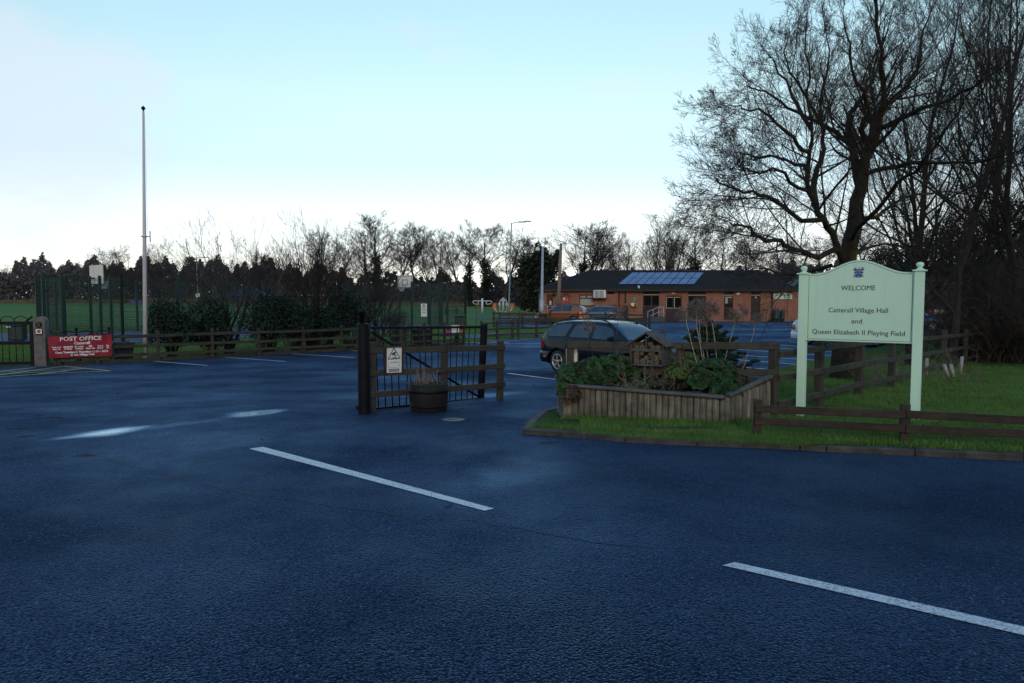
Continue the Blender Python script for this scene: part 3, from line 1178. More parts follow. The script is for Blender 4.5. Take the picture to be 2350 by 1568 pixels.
mb.bar(P2(cx + cw * .03, cy - .005), P2(cx + cw * .06, cy - .028), .003, .014, up=ax)
mb.bar(P2(cx + cw * .06, cy - .028), P2(cx + cw * .16, cy - .030), .003, .018, up=ay)
for (x0, y0, x1, y1) in ((-cw * .36, -chh * .11, cw * .34, -chh * .10), (-cw * .36, -chh * .30, cw * .34, -chh * .285), (-cw * .36, -chh * .30, -cw * .36, -chh * .11), (cw * .34, -chh * .285, cw * .34, -chh * .10)):
    mb.bar(P2(x0, y0, .005), P2(x1, y1, .005), .002, .003, up=ay if abs(x1 - x0) > abs(y1 - y0) else ax)
mb.build('warning_symbol', M['letter_dark'], cc, True)
mb = MB()
for (x, y) in ((-.4, .46), (.43, .46), (-.47, .13), (.46, .18), (-.44, -.46), (.43, -.44)):
    mb.lathe([(0, .0), (.008, .0), (.006, .004), (0, .005)], 8, P2(x * cw, y * chh, .0))
bp = mb.build('screws', M['black_metal'], cc, True)

# ------------------------------------------------------------------ half-barrel planter with dead stems
bc = G(979.4, 948)
br = S(92.5, bc.y + .25) / 2
bc = bc + Vector((0, br * .82, 0))
bc.z = gz(bc.x, bc.y)
bh = AT(979, 883, bc.y - br * .5).z - bc.z
M['barrel'] = wood_mat('dark_barrel_oak', (.005, .0045, .006), (.018, .015, .016), None)
tub = thing('barrel_planter', 'dark half-barrel planter with dead stems in front of the gate fence', 'planter', bc)
mb = MB()
prof = [(0, -.02), (br * .89, -.02), (br * .905, bh * .15), (br * .955, bh * .45), (br * .99, bh * .72), (br, bh), (br - .035, bh), (br - .045, bh - .06), (0, bh - .06)]
mb.lathe(prof, 40)
tb = mb.build('tub', M['barrel'], tub)
for (z, w) in ((.17, .035), (.70, .04)):
    r_ = br * (.89 + .115 * z) + .004
    mb = MB()
    mb.lathe([(r_, bh * z), (r_ + .004, bh * z), (r_ + .006, bh * z + w), (r_ + .002, bh * z + w)], 40)
    mb.build('hoop', M['black_metal'], tub)
mb = MB()
mb.lathe([(br - .05, bh - .035), (br * .5, bh - .02), (0, bh - .015)], 24)
mb.build('soil', M['soil'], tub)
rr = random.Random(5)
M['dead_stem'] = pm('dead_stem', (.20, .15, .115), .8, .35, 20, island=.35)
M['twig'] = pm('dark_twig', (.030, .024, .021), .85, .35, 12, island=.3)
brs = []
for i in range(46):
    x, y = rr.gauss(-.05, .11), rr.gauss(0, .09)
    d = Vector((x * .9 + rr.gauss(0, .12), y * .5 + rr.gauss(0, .12), 1)).normalized()
    h = rr.uniform(.10, .30)
    p = Vector((x, y, bh - .03))
    k = Vector((rr.gauss(0, .02), rr.gauss(0, .02), 0))
    brs.append(([tuple(p), tuple(p + d * h * .5 + k), tuple(p + d * h)], [.0045, .004, .0025]))
stalks = thing('dead_plant', 'clump of dead straw stems growing in the half-barrel', 'plant', bc)
v, f = tubes_np(brs, 5)
np_mesh('stems', v, f, M['dead_stem'], stalks)
rg = np.random.default_rng(3)
th = rg.uniform(0, 6.28, 260)
ra = np.sqrt(rg.uniform(0, 1, 260)) * (br - .06)
C = np.stack([ra * np.cos(th), ra * np.sin(th), np.full(260, bh - .02) + rg.uniform(0, .035, 260)], 1)
M['weed'] = leaf_mat('small_weed_leaves', (.03, .06, .02), (.06, .10, .03), .6)
v, f = leaves_np(C, rg.normal(size=(260, 3)) + [0, 0, 1], rg.uniform(.012, .024, 260), rg)
np_mesh('weeds', v, f, M['weed'], stalks)

# ------------------------------------------------------------------ manhole cover
mc = G(1040, 963.5)
M['iron'] = pm('worn_iron', (.10, .11, .12), .42, .5, 9, metal=.4, bmp=.7, bscale=35)
mh = thing('manhole_cover', 'round iron manhole cover in the asphalt near the half-barrel', 'manhole cover', mc)
r_ = S(30, mc.y)
mb = MB()
mb.lathe([(r_, -.01), (r_, .006), (r_ * .86, .009), (r_ * .86, .002)], 36)
mb.build('rim', M['kerb'], mh)
mb = MB()
mb.lathe([(r_ * .84, .004), (r_ * .5, .010), (r_ * .48, .006), (r_ * .3, .006), (r_ * .28, .010), (0, .011)], 36)
mb.build('lid', M['iron'], mh)
# ------------------------------------------------------------------ raised planter of split logs
LF, RF = V(1300, 958), V(1665, 973)
RB = V(1766, 962)
tLF = AT(1299, 884, LF.y).z
tRF = AT(1665, 909, RF.y).z
tRB = AT(1768, 866, RB.y).z
LB = Vector((LF.x - .05, LF.y + .75, 0))
pl = thing('planter', 'raised bed walled with pale split logs beside the welcome sign', 'planter', (LF.x, LF.y, vz(LF.x, LF.y)))


def log_wall(name, a, b, za, zb, n, seed):
    """row of half-round upright logs from a to b, tops at za..zb"""
    rr = random.Random(seed)
    mb = MB()
    a, b = Vector((a.x, a.y, 0)), Vector((b.x, b.y, 0))
    d = (b - a) / n
    u = d.normalized()
    nr = Vector((u.y, -u.x, 0))
    w = d.length
    for i in range(n):
        c = a + d * (i + .5)
        zt = za + (zb - za) * (i + .5) / n + rr.uniform(-.012, .004)
        zb_ = vz(c.x, c.y) - .05
        hw = w * rr.uniform(.475, .50)
        bulge = w * rr.uniform(.28, .42)
        tl = u * rr.uniform(-.006, .006)
        k = 7
        ring = []
        for j in range(k + 1):
            th = math.pi * j / k
            ring.append((-math.cos(th) * hw, math.sin(th) ** .8 * bulge))
        so = rr.uniform(0, 60)
        b0 = len(mb.v)
        L = zt - zb_
        rows = [(0, 0.0), (.5, rr.uniform(-.003, .003)), (.93, 0.0), (1.0, -.012)]
        for (t, off) in rows:
            for x, y in ring:
                mb.v.append(tuple(c + u * x + nr * (y + off) + tl * t + Vector((0, 0, zb_ + L * t))))
        for r_ in range(len(rows) - 1):
            for j in range(k):
                q = b0 + r_ * (k + 1) + j
                mb.f.append((q, q + 1, q + k + 2, q + k + 1))
                t0, t1 = rows[r_][0] * L + so, rows[r_ + 1][0] * L + so
                mb.uv.append([(t0, so + j * .018), (t0, so + j * .018 + .018), (t1, so + j * .018 + .018), (t1, so + j * .018)])
                mb.mi.append(0)
                mb.sm.append(True)
        top = b0 + (len(rows) - 1) * (k + 1)
        mb.f.append(tuple(top + j for j in range(k + 1)))
        mb.uv.append([(so, so)] * (k + 1))
        mb.mi.append(0)
        mb.sm.append(False)
        mb.f.append((b0, b0 + (len(rows) - 1) * (k + 1), b0 + len(rows) * (k + 1) - 1, b0 + k))
        mb.uv.append([(so, so)] * 4)
        mb.mi.append(0)
        mb.sm.append(False)
    return mb.build(name, M['log_plank'], pl, True)


log_wall('front_panel', LF, RF, tLF - .02, tRF - .035, 26, 1)
log_wall('side_panel', RF, RB, tRF - .03, tRB - .04, 11, 2)
log_wall('side_panel', LB, LF, tLF - .02, tLF - .02, 6, 3)
mb = MB()
fd = (RF - LF).normalized()
fn = Vector((fd.y, -fd.x, 0))
mb.bar(Vector((LF.x, LF.y, tLF + .005)) + fn * .03, Vector((RF.x, RF.y, tRF - .012)) + fn * .03 - fd * .02, .10, .045, ch=.012)
mb.build('coping', M['planter_cap'], pl, True)
mb = MB()
sd = (RB - RF)
mb.bar(Vector((RF.x, RF.y, tRF - .002)) + sd * .03, Vector((RB.x, RB.y, tRB + .01)), .09, .05, ch=.014)
mb.build('coping', M['planter_cap'], pl, True)
mb = MB()
zs = tRF - .10
mb.poly([(LF.x + .04, LF.y + .04, tLF - .09), (RF.x - .04, RF.y + .06, zs), (RB.x - .06, RB.y, tRB - .12), (RB.x - .4, RB.y + .35, tRB - .12), (LB.x + .05, LB.y, tLF - .02)])
mb.build('soil', M['soil'], pl, True)
mb = MB()
mb.bar((RB.x - .02, RB.y + .05, vz(RB.x, RB.y) + .27), (LB.x, LB.y + .05, vz(RB.x, RB.y) + .27), .05, .55)
mb.build('back_panel', M['fence'], pl, True)


# ---- rounded leafy plants
def round_leaf_mesh(C, N, size, rng):
    """scalloped rounded leaves, slightly cupped: 8-gon fans as quads"""
    n = len(C)
    N = N / np.linalg.norm(N, axis=1, keepdims=True)
    r = rng.normal(size=(n, 3))
    A = np.cross(N, r)
    A /= np.linalg.norm(A, axis=1, keepdims=True)
    B = np.cross(N, A)
    k = 8
    th = np.arange(k) * 2 * np.pi / k
    rad_ = (1.0 + .12 * np.cos(4 * th))[None, :] * rng.uniform(.85, 1.15, (n, k))
    rad_[:, 0] *= .55
    s = size.reshape(-1, 1, 1)
    ring = C[:, None, :] + (A[:, None, :] * np.cos(th)[None, :, None] + B[:, None, :] * np.sin(th)[None, :, None]) * rad_[:, :, None] * s \
        + N[:, None, :] * (np.where(np.arange(k) % 2 == 0, .22, .05)[None, :, None] * s + rng.uniform(-.12, .12, (n, k, 1)) * s)
    allv = np.concatenate([C[:, None, :], ring], axis=1).reshape(-1, 3)
    i = np.arange(n)[:, None] * (k + 1)
    q = np.arange(0, k, 2)[None, :]
    f = np.stack([i + 0 * q, i + 1 + q, i + 1 + (q + 1) % k, i + 1 + (q + 2) % k], axis=-1).reshape(-1, 4)
    return allv, f


M['round_leaf'] = leaf_mat('rounded_green_leaves', (.012, .040, .013), (.046, .098, .034), .45, (.045, .026, .018), .16, .12)
M['fern_leaf'] = leaf_mat('yellow_green_leaves', (.045, .090, .014), (.085, .150, .026), .55)
M['small_leaf'] = leaf_mat('small_blue_green_leaves', (.035, .075, .04), (.06, .11, .06), .5)
M['dark_leaf'] = leaf_mat('dark_purple_leaves', (.015, .014, .022), (.03, .026, .04), .5)
M['brown_leaf'] = leaf_mat('withered_brown_leaves', (.045, .028, .02), (.12, .075, .05), .75)


def mound(name, label, ells, n, size, seed, mat, cat='plant'):
    """leafy mound: leaves on and in a set of ellipsoids (centre, radii)"""
    rng = np.random.default_rng(seed)
    Cs, Ns = [], []
    tot = sum(e[1][0] * e[1][2] for e in ells)
    for c, r in ells:
        m = int(n * r[0] * r[2] / tot)
        d = rng.normal(size=(m, 3))
        d /= np.linalg.norm(d, axis=1, keepdims=True)
        d[:, 2] = np.abs(d[:, 2]) * 1.0 - .25
        rr_ = rng.uniform(.55, 1.0, (m, 1)) ** .4
        Cs.append(np.array(c) + d * np.array(r) * rr_)
        Ns.append(d * .8 + np.array([0, -.35, .55]) + rng.normal(size=(m, 3)) * .35)
    C, N = np.concatenate(Cs), np.concatenate(Ns)
    sz = rng.uniform(size[0], size[1], len(C))
    v, f = round_leaf_mesh(C, N, sz, rng)
    c0 = ells[0][0]
    t = thing(name, label, cat, (c0[0], c0[1], c0[2] - ells[0][1][2] * .3))
    np_mesh('leaves', v, f, mat, t, True)
    # stalks reach down to the soil
    st = []
    for i in range(0, len(C), 6):
        e = C[i]
        b = np.array([c0[0] + (e[0] - c0[0]) * .7, c0[1] + (e[1] - c0[1]) * .5 + .03, c0[2] - .12])
        st.append(([tuple(b), tuple((b + e) / 2 + rng.normal(size=3) * .02), tuple(e)], [.004, .003, .0025]))
    v, f = tubes_np(st, 4)
    np_mesh('stalks', v, f, M['twig'], t, True)
    return t


Yp = LF.y
def PP(x, y, dy=0.0):
    return tuple(AT(x, y, Yp + dy))
def rd(x, dy=0.0):
    return S(x, Yp + dy)
mound('leafy_plant', 'wide mound of round green leaves spilling over the left end of the log bed',
      [(PP(1365, 862, .12), (rd(64), .24, rd(55))), (PP(1310, 862, .15), (rd(32), .2, rd(38))), (PP(1300, 895, -.02), (rd(24), .10, rd(28))), (PP(1410, 846, .15), (rd(52), .22, rd(42))),
       (PP(1455, 862, .2), (rd(34), .16, rd(26)))], 1250, (.028, .064), 11, M['round_leaf'])
mound('leafy_plant', 'mound of round green and reddish leaves at the right end of the log bed',
      [(PP(1640, 862, -.05), (rd(58), .24, rd(52))), (PP(1668, 898, -.34), (rd(38), .14, rd(34))), (PP(1690, 880, -.2), (rd(24), .12, rd(30))), (PP(1605, 880, -.1), (rd(36), .16, rd(24)))], 900, (.028, .064), 12, M['round_leaf'])
mound('leafy_plant', 'bright yellow-green ferny plant in the middle of the log bed', [(PP(1556, 858, .05), (rd(36), .16, rd(40))), (PP(1580, 830, .15), (rd(26), .14, rd(30)))], 700, (.010, .022), 13, M['fern_leaf'])
mound('leafy_plant', 'low clump of small blue-green leaves under the insect house', [(PP(1462, 888, -.12), (rd(26), .1, rd(20)))], 260, (.008, .018), 14, M['small_leaf'])
mound('leafy_plant', 'flat dark purple leafy plant at the front edge of the log bed', [(PP(1590, 905, -.30), (rd(34), .06, rd(9)))], 200, (.010, .022), 15, M['dark_leaf'])
mound('leafy_plant', 'withered brown leaves hanging over the left front corner of the log bed', [(PP(1315, 905, -.14), (rd(20), .05, rd(30))), (PP(1298, 922, -.1), (rd(14), .05, rd(14)))], 160, (.015, .032), 16, M['brown_leaf'])
mound('leafy_plant', 'dull green low leaves between the insect house and the coping', [(PP(1500, 880, .0), (rd(52), .16, rd(20))), (PP(1430, 890, -.1), (rd(30), .08, rd(16)))], 420, (.010, .024), 17, leaf_mat('dull_leaves', (.02, .035, .018), (.05, .07, .03), .6, (.08, .05, .035), .3, .3))

# ---- tangled dead stems round the insect house
def tangle(name, label, cx, cy, dy, wx, hz, n, seed, r=.003, up=.6, mat=None):
    rng = random.Random(seed)
    brs = []
    base = Vector(PP(cx, cy, dy))
    for i in range(n):
        p = base + Vector((rng.uniform(-1, 1) * rd(wx), rng.uniform(-.2, .2), rng.uniform(-.02, .02)))
        d = Vector((rng.gauss(0, .7), rng.gauss(0, .4), up + rng.uniform(0, .6))).normalized()
        L = rd(hz) * rng.uniform(.4, 1.1)
        pts = [tuple(p)]
        k = 5
        for j in range(k):
            d = (d + Vector((rng.gauss(0, .25), rng.gauss(0, .2), rng.gauss(-.06, .2)))).normalized()
            p = p + d * L / k
            pts.append(tuple(p))
        brs.append((pts, [r * (1 - .13 * j) for j in range(k + 1)]))
        for j in range(2, k + 1):
            q = Vector(pts[j])
            for _ in range(2):
                d2 = (d + Vector((rng.gauss(0, .7), rng.gauss(0, .5), rng.gauss(.3, .4)))).normalized()
                brs.append(([tuple(q), tuple(q + d2 * L * .12), tuple(q + d2 * L * .2 + Vector((0, 0, rng.uniform(-.01, .02))))], [r * .6, r * .5, r * .3]))
    t = thing(name, label, 'plant', base)
    v, f = tubes_np(brs, 4)
    np_mesh('stems', v, f, mat or M['dead_stem'], t, True)
    return t


M['grey_stem'] = pm('grey_dead_stem', (.17, .14, .125), .85, .4, 20, island=.4)
tangle('dead_plant', 'tangle of dry pale stems in front of the insect house', 1490, 895, -.16, 56, 64, 34, 21, .0032)
tangle('dead_plant', 'low dry brown stems right of the insect house', 1548, 870, .1, 26, 90, 26, 22, .0028, 1.2, M['grey_stem'])
tangle('dead_plant', 'dry twigs at the foot of the insect house left side', 1440, 862, .2, 20, 60, 16, 23, .0028, 1.0, M['grey_stem'])

# ---- tall dead umbel stalks
def stalk(label, pts, heads, seed, r=.0065, mat=None, spread=1.0, hn=36):
    """pts: picture points of the stem from the bed upwards; heads: (index along top, size px)"""
    rng = random.Random(seed)
    dy = rng.uniform(.0, .3)
    P = [Vector(PP(x, y, dy)) for x, y in pts]
    t = thing('dead_plant', label, 'plant', P[0], group='tall dead flower stalks in the log bed')
    fine = []
    for a, b in zip(P, P[1:]):
        for k in range(3):
            fine.append(a.lerp(b, k / 3) + Vector((rng.gauss(0, .004), rng.gauss(0, .004), 0)))
    fine.append(P[-1])
    mb = MB()
    mb.tube(fine, [r * (1 - .5 * i / len(fine)) for i in range(len(fine))], 6)
    mb.build('stalk', mat or M['pale_stem'], t, True)
    brs, hd = [], []
    for (x, y, sz) in heads:
        c = Vector(PP(x, y, dy))
        src = min(fine, key=lambda q: (q - c - Vector((0, 0, -rd(sz))) * 1.0).length)
        brs.append(([tuple(src), tuple(src.lerp(c, .55) + Vector((0, 0, .01))), tuple(c)], [r * .5, r * .4, r * .28]))
        for i in range(hn):
            th = rng.uniform(0, 6.28)
            e = c + Vector((math.cos(th) * 1.3 * rd(sz) * rng.uniform(.15, 1) * spread, math.sin(th) * rd(sz) * rng.uniform(.2, 1), 1.3 * rd(sz) * rng.uniform(-1.0, .9)))
            m_ = c.lerp(e, .5) + Vector((0, 0, .008))
            brs.append(([tuple(c), tuple(m_), tuple(e)], [.0024, .002, .0016]))
            for _ in range(5):
                hd.append(e + Vector((rng.gauss(0, .010), rng.gauss(0, .010), rng.gauss(0, .008))))
    for i in range(10):
        q = fine[rng.randrange(len(fine) // 3, len(fine))]
        for _ in range(4):
            hd.append(q + Vector((rng.gauss(0, .018), rng.gauss(0, .015), rng.gauss(0, .018))))
    v, f = tubes_np(brs, 3)
    np_mesh('branches', v, f, M['grey_stem'], t, True)
    rg = np.random.default_rng(seed)
    v, f = leaves_np(np.array([tuple(h) for h in hd]), rg.normal(size=(len(hd), 3)), rg.uniform(.004, .0095, len(hd)), rg, .7)
    np_mesh('seed_heads', v, f, M['seed'], t, True)  # dry seed heads, built from small scattered flakes
    return t


M['pale_stem'] = pm('pale_dead_stalk', (.34, .30, .25), .8, .35, 15)
M['seed'] = pm('dark_seed_heads', (.135, .108, .108), .9, .4, 20, island=.5)
def q2(x, y):
    return ((x / 2.613 + 2500) * .5737, (y / 2.613 + 1200) * .5737)
stalk('pale dead umbel stalk furthest left of the tall group above the bed', [q2(770, 730), q2(700, 480), q2(650, 260), q2(625, 150)], [(*q2(600, 130), 12), (*q2(650, 100), 14), (*q2(565, 175), 8), (*q2(690, 90), 10)], 31)
stalk('pale dead umbel stalk leaning right beside the conifer, two heads', [q2(815, 680), q2(760, 300), q2(745, 120)], [(*q2(730, 80), 14), (*q2(780, 60), 12), (*q2(700, 40), 9)], 32)
stalk('pale dead umbel stalk with the broadest grey head of the group', [q2(845, 690), q2(790, 420), q2(770, 200)], [(*q2(770, 130), 16), (*q2(810, 90), 14), (*q2(740, 150), 12), (*q2(790, 40), 10)], 33)
stalk('slim dead stalk in the centre of the group with a low head', [q2(860, 680), q2(860, 420), q2(850, 250)], [(*q2(850, 190), 14), (*q2(880, 160), 12), (*q2(830, 220), 10)], 34, .005)
stalk('tallest dead umbel stalk at the right of the central group', [q2(960, 640), q2(925, 340), q2(890, 130), q2(900, 60)], [(*q2(900, 70), 16), (*q2(930, 90), 12), (*q2(860, 50), 12), (*q2(945, 110), 9)], 35)
stalk('dead umbel stalk leaning right past the conifer tip', [q2(1030, 650), q2(1100, 420), q2(1150, 250)], [(*q2(1150, 160), 14), (*q2(1120, 140), 10), (*q2(1180, 200), 9)], 36, .005)
stalk('dark thin dead stalk with one small high head, right of the conifer', [q2(1040, 640), q2(1180, 360), q2(1240, 200)], [(*q2(1240, 110), 10), (*q2(1265, 130), 6)], 37, .0035, M['twig'])
stalk('bent dead stalk at the right end of the bed', [q2(1220, 760), q2(1300, 520), q2(1345, 330), q2(1360, 250)], [(*q2(1350, 190), 10), (*q2(1410, 210), 9), (*q2(1440, 170), 6)], 38, .0045)
stalk('short dark stem with few dry flowers, lowest at the right of the bed', [q2(1210, 770), q2(1235, 650)], [(*q2(1235, 650), 3)], 39, .003, M['twig'], hn=6)
def q1(x, y):
    return ((x / 2.613 + 2000) * .5737, (y / 2.613 + 1200) * .5737)
stalk('dark dead stalk in front of the estate car rear window', [q1(975, 590), q1(935, 430), q1(925, 330)], [(*q1(930, 250), 15), (*q1(900, 290), 9), (*q1(970, 280), 9)], 40, .0045, M['twig'])
stalk('dark dead stalk rising in front of the estate car windscreen', [q1(1170, 560), q1(1200, 400), q1(1230, 260), q1(1225, 150)], [(*q1(1220, 130), 15), (*q1(1190, 100), 10), (*q1(1260, 170), 9), (*q1(1300, 90), 6)], 41, .0045, M['twig'])
stalk('leaning dark dead stem right of the insect house roof', [q2(540, 530), q2(420, 390), q2(390, 300)], [(*q2(385, 290), 5), (*q2(400, 330), 3)], 42, .0035, M['twig'], hn=9)

# ------------------------------------------------------------------ insect house on a post
def ih(x, y):
    return ((x / 2.613 + 2000) * .5737, (y / 2.613 + 1200) * .5737)
Yi = LF.y - .02
def IP(x, y, dy=0.0):
    return AT(*ih(x, y), Yi + dy)
M['grey_wood'] = wood_mat('silver_grey_timber', (.040, .038, .038), (.105, .102, .104), None)
M['log'] = pm('cut_log_bark', (.05, .037, .027), .9, .4, 18, island=.35)
M['log_end'] = pm('cut_log_end', (.115, .09, .066), .85, .45, 30, island=.3)
ihs = thing('insect_house', 'grey gabled wooden insect house filled with logs in the raised bed', 'insect house', IP(1530, 700))
ihx = Vector((math.cos(rad(30)), -math.sin(rad(30)), 0))   # turned so that its right side shows
ihn = Vector((ihx.y, -ihx.x, 0))                  # towards the viewer
fl, frr, ft = IP(1345, 680), IP(1715, 680), IP(1530, 340)
W_ = (frr - fl).length * 1.02
c_ = (fl + frr) / 2
zb_ = fl.z
ze_ = IP(1345, 480).z
za_ = ft.z
D_ = .34
def IH(x, z, d):
    return Vector((c_.x, c_.y, 0)) + ihx * x - ihn * d + Vector((0, 0, z))
mb = MB()
hw = W_ / 2 - .02
for s_ in (-1, 1):
    mb.bar(IH(s_ * hw, zb_, D_ / 2), IH(s_ * hw, ze_ + .02, D_ / 2), D_, .03, up=ihx)
mb.bar(IH(-hw, zb_ + .0, D_ / 2), IH(hw, zb_, D_ / 2), D_, .028)
zm = IP(1500, 527).z
mb.bar(IH(-hw, zm, D_ / 2), IH(hw, zm, D_ / 2), D_ - .02, .038)
mb.build('frame', M['grey_wood'], ihs, True)
mb = MB()
mb.bar(IH(-.005, zm + .02, .012), IH(-.005, za_ - .05, .012), .028, .02, up=ihx)
mb.bar(IH(.10, zb_, .02), IH(.10, zm, .02), .03, .016, up=ihx)
mb.build('divider', M['grey_wood'], ihs, True)
mb = MB()
mb.prism([(-hw, zb_), (hw, zb_), (hw, ze_), (0, za_ - .03), (-hw, ze_)], -D_, -D_ + .015, (Vector((c_.x, c_.y, 0)), ihx, Vector((0, 0, 1)), ihn))
mb.build('back_board', M['planter_cap'], ihs, True)
zeave = IP(1300, 482).z
for s_ in (-1, 1):
    mb = MB()
    e, a = IH(s_ * (hw + .075), zeave - .005, -.03), IH(-s_ * .012, za_ + .005, -.03)
    nb = 4
    for k in range(nb):
        d0 = D_ / 2 + (k - (nb - 1) / 2) * (D_ + .09) / nb
        mb.bar(e - ihn * (d0 + .03), a - ihn * (d0 + .03), (D_ + .09) / nb - .004, .018, up=(a - e).cross(ihn), seed=k * 7)
    mb.build('roof', M['grey_wood'], ihs, True)
rr = random.Random(9)
k = 0
def logat(x, z, r):
    mb = MB()
    o_ = rr.uniform(0, .03)
    tilt = Vector((rr.uniform(-.02, .02), 0, rr.uniform(-.02, .02)))
    p, q = IH(x, z, .01 + o_), IH(x, z, D_ - .03) + tilt
    mb.tube([p, q], r, 10, 0, caps=False)
    b = len(mb.v) - 20
    mb.f.append(tuple(b + i for i in reversed(range(10))))
    mb.uv.append([(0, 0)] * 10)
    mb.mi.append(1)
    mb.sm.append(False)
    if r > .022:
        mb.lathe([(0, 0), (r * .28, 0)], 8, p + ihn * .002, 0, axis='Y')
    mb.build('log', [M['log'], M['log_end']], ihs, True)
for row in range(6):
    r = .026
    z = zm + .04 + row * .048
    lim = hw - .03 if z < ze_ else max(0, (za_ - .05 - z) / (za_ - ze_) * hw - .05)
    x = -lim + .02
    while x < lim - .01:
        r = rr.uniform(.020, .042)
        if abs(x + r) > .03:
            logat(x + r, z + rr.uniform(-.006, .006), r)
        x += 2 * r + rr.uniform(.0, .006)
for row in range(3):
    z = zb_ + .045 + row * .052
    if z > zm - .04:
        break
    x = -hw + .04
    while x < hw - .05:
        r = rr.uniform(.020, .042)
        if rr.random() < (.95 if row == 0 else .75):
            logat(x + r, z, r)
        x += 2 * r + rr.uniform(.0, .012)
mb = MB()
mb.bar(IH(0, zb_ - .75, D_ / 2), IH(0, zb_, D_ / 2), .08, .08)
mb.build('post', M['fence'], ihs, True)

# ---- small white notice on the back fence, left of the bed
nb0 = AT(1312, 818, LF.y + .35)
nt_ = thing('notice', 'white parish notice in a brown frame on the fence above the bed', 'notice', nb0)
fr = frame3(nb0, (1, -.02, 0))
w_, h_ = S(26, nb0.y), S(36, nb0.y)
mb = MB()
mb.prism([(-w_ / 2, -h_ / 2), (w_ / 2, -h_ / 2), (w_ / 2, h_ / 2), (-w_ / 2, h_ / 2)], .0, .005, fr)
mb.build('panel', M['white'], nt_, True)
mb = MB()
mb.prism([(-w_ * .63, -h_ * .6), (w_ * .63, -h_ * .6), (w_ * .63, h_ * .66), (-w_ * .63, h_ * .66)], -.02, -.001, fr)
mb.bar(fr[0] + fr[2] * h_ * .58 - fr[1] * w_ * .7, fr[0] + fr[2] * h_ * .58 + fr[1] * w_ * .7, .04, .018)
mb.build('frame', M['fence_brown'], nt_, True)
tx = []
put_text(tx, 'Catterall Parish', .024, fr, 0, h_ * .22, width=w_ * .72, lift=.005)
put_text(tx, 'Council', .024, fr, 0, h_ * .06, width=w_ * .36, lift=.005)
for i in range(3):
    mb = MB()
join_meshes('lettering', tx, M['letter_dark'], nt_)

# ------------------------------------------------------------------ welcome sign
SB0 = V(1837, 953.5)
sy1 = SB0.y
sy2 = sy1 / 1.095
s0 = SB0.copy()
s1x = AT(2105, 800, sy2)
s1 = Vector((s1x.x, sy2, vz(s1x.x, sy2)))
ws = thing('welcome_sign', 'large pale green village hall welcome sign on two posts', 'sign', s0)
sx = Vector((s1.x - s0.x, s1.y - s0.y, 0))
SW = sx.length
sx.normalize()
sn = Vector((sx.y, -sx.x, 0))
pw = .105
fin0, fin1 = AT(1841, 612, sy1).z, AT(2108, 603, sy2).z
ztop = (fin0 + fin1) / 2
for base, zt in ((s0, fin0), (s1, fin1)):
    mb = MB()
    mb.bar(Vector((base.x, base.y, base.z - .15)), Vector((base.x, base.y, zt - .105)), pw, pw, up=sn, ch=.004)
    p = mb.build('post', M['sign_green_post'], ws, True)
    mb = MB()
    c = Vector((base.x, base.y, zt - .105))
    mb.bar(c, c + Vector((0, 0, .016)), pw + .045, pw + .045, up=sn, ch=.005)
    prof = [(.062, .016), (.045, .026), (.028, .036), (.022, .042), (.030, .050), (.042, .066), (.046, .082), (.040, .098), (.026, .110), (0, .114)]
    mb.lathe(prof, 20, c)
    mb.build('finial', M['sign_green_post'], ws, True)
org = Vector((s0.x, s0.y, 0))
def sgz(x, t):
    return None
zb0, zb1 = AT(1846, 779.5, sy1).z, AT(2094, 790.5, sy2).z
zt0, zt1 = AT(1850, 631, sy1).z, AT(2094, 622.5, sy2).z
zc_ = AT(1962, 597, (sy1 + sy2) / 2).z
zbot, zsh = (zb0 + zb1) / 2, (zt0 + zt1) / 2
x0, x1 = pw / 2 - .002, SW - pw / 2 + .002
def arch(inset, n=40):
    pts = [(x0 + inset, zbot + inset), (x1 - inset, zbot + inset)]
    for i in range(n + 1):
        t = 1 - i / n
        x = x0 + inset + (x1 - x0 - 2 * inset) * t
        u = abs(t - .5) * 2
        z = zsh + (zc_ - zsh) * (.5 + .5 * math.cos(math.pi * min(1, u / .88))) - inset * 1.0
        pts.append((x, z))
    return pts
fr = (org, sx, Vector((0, 0, 1)), sn)
mb = MB()
mb.prism(arch(0), -.028, .012, fr)
mb.build('board', M['sign_green'], ws, True)
mb = MB()
o_, ax, ay, an = fr
pts = arch(.022)
for i in range(len(pts)):
    a, b = pts[i], pts[(i + 1) % len(pts)]
    if math.hypot(a[0] - b[0], a[1] - b[1]) < 1e-4:
        continue
    d = (ax * (b[0] - a[0]) + ay * (b[1] - a[1])).normalized()
    mb.bar(o_ + ax * a[0] + ay * a[1] + an * .0125 - d * .002, o_ + ax * b[0] + ay * b[1] + an * .0125 + d * .002, .0045, .003, up=an)
mb.build('border_line', M['letter_dark'], ws, True)
tx = []
cxm = (x0 + x1) / 2
def rowz(c7y):
    """height on the board of a row measured at the board's middle in the photo crop"""
    return AT(1965, (c7y / 2.36 + 950) * .5737, (sy1 + sy2) / 2).z
bwid = x1 - x0
put_text(tx, 'WELCOME', .092, fr, cxm - .005 * bwid, rowz(480), width=bwid * .322, lift=.012)
put_text(tx, 'Catterall Village Hall', .088, fr, cxm - .005, rowz(690), width=bwid * .555, lift=.012)
put_text(tx, 'and', .088, fr, cxm - .01, rowz(793), width=bwid * .10, lift=.012)
put_text(tx, 'Queen Elizabeth II Playing Field', .088, fr, cxm - .004, rowz(900), width=bwid * .868, lift=.012)
join_meshes('lettering', tx, M['letter_dark'], ws)
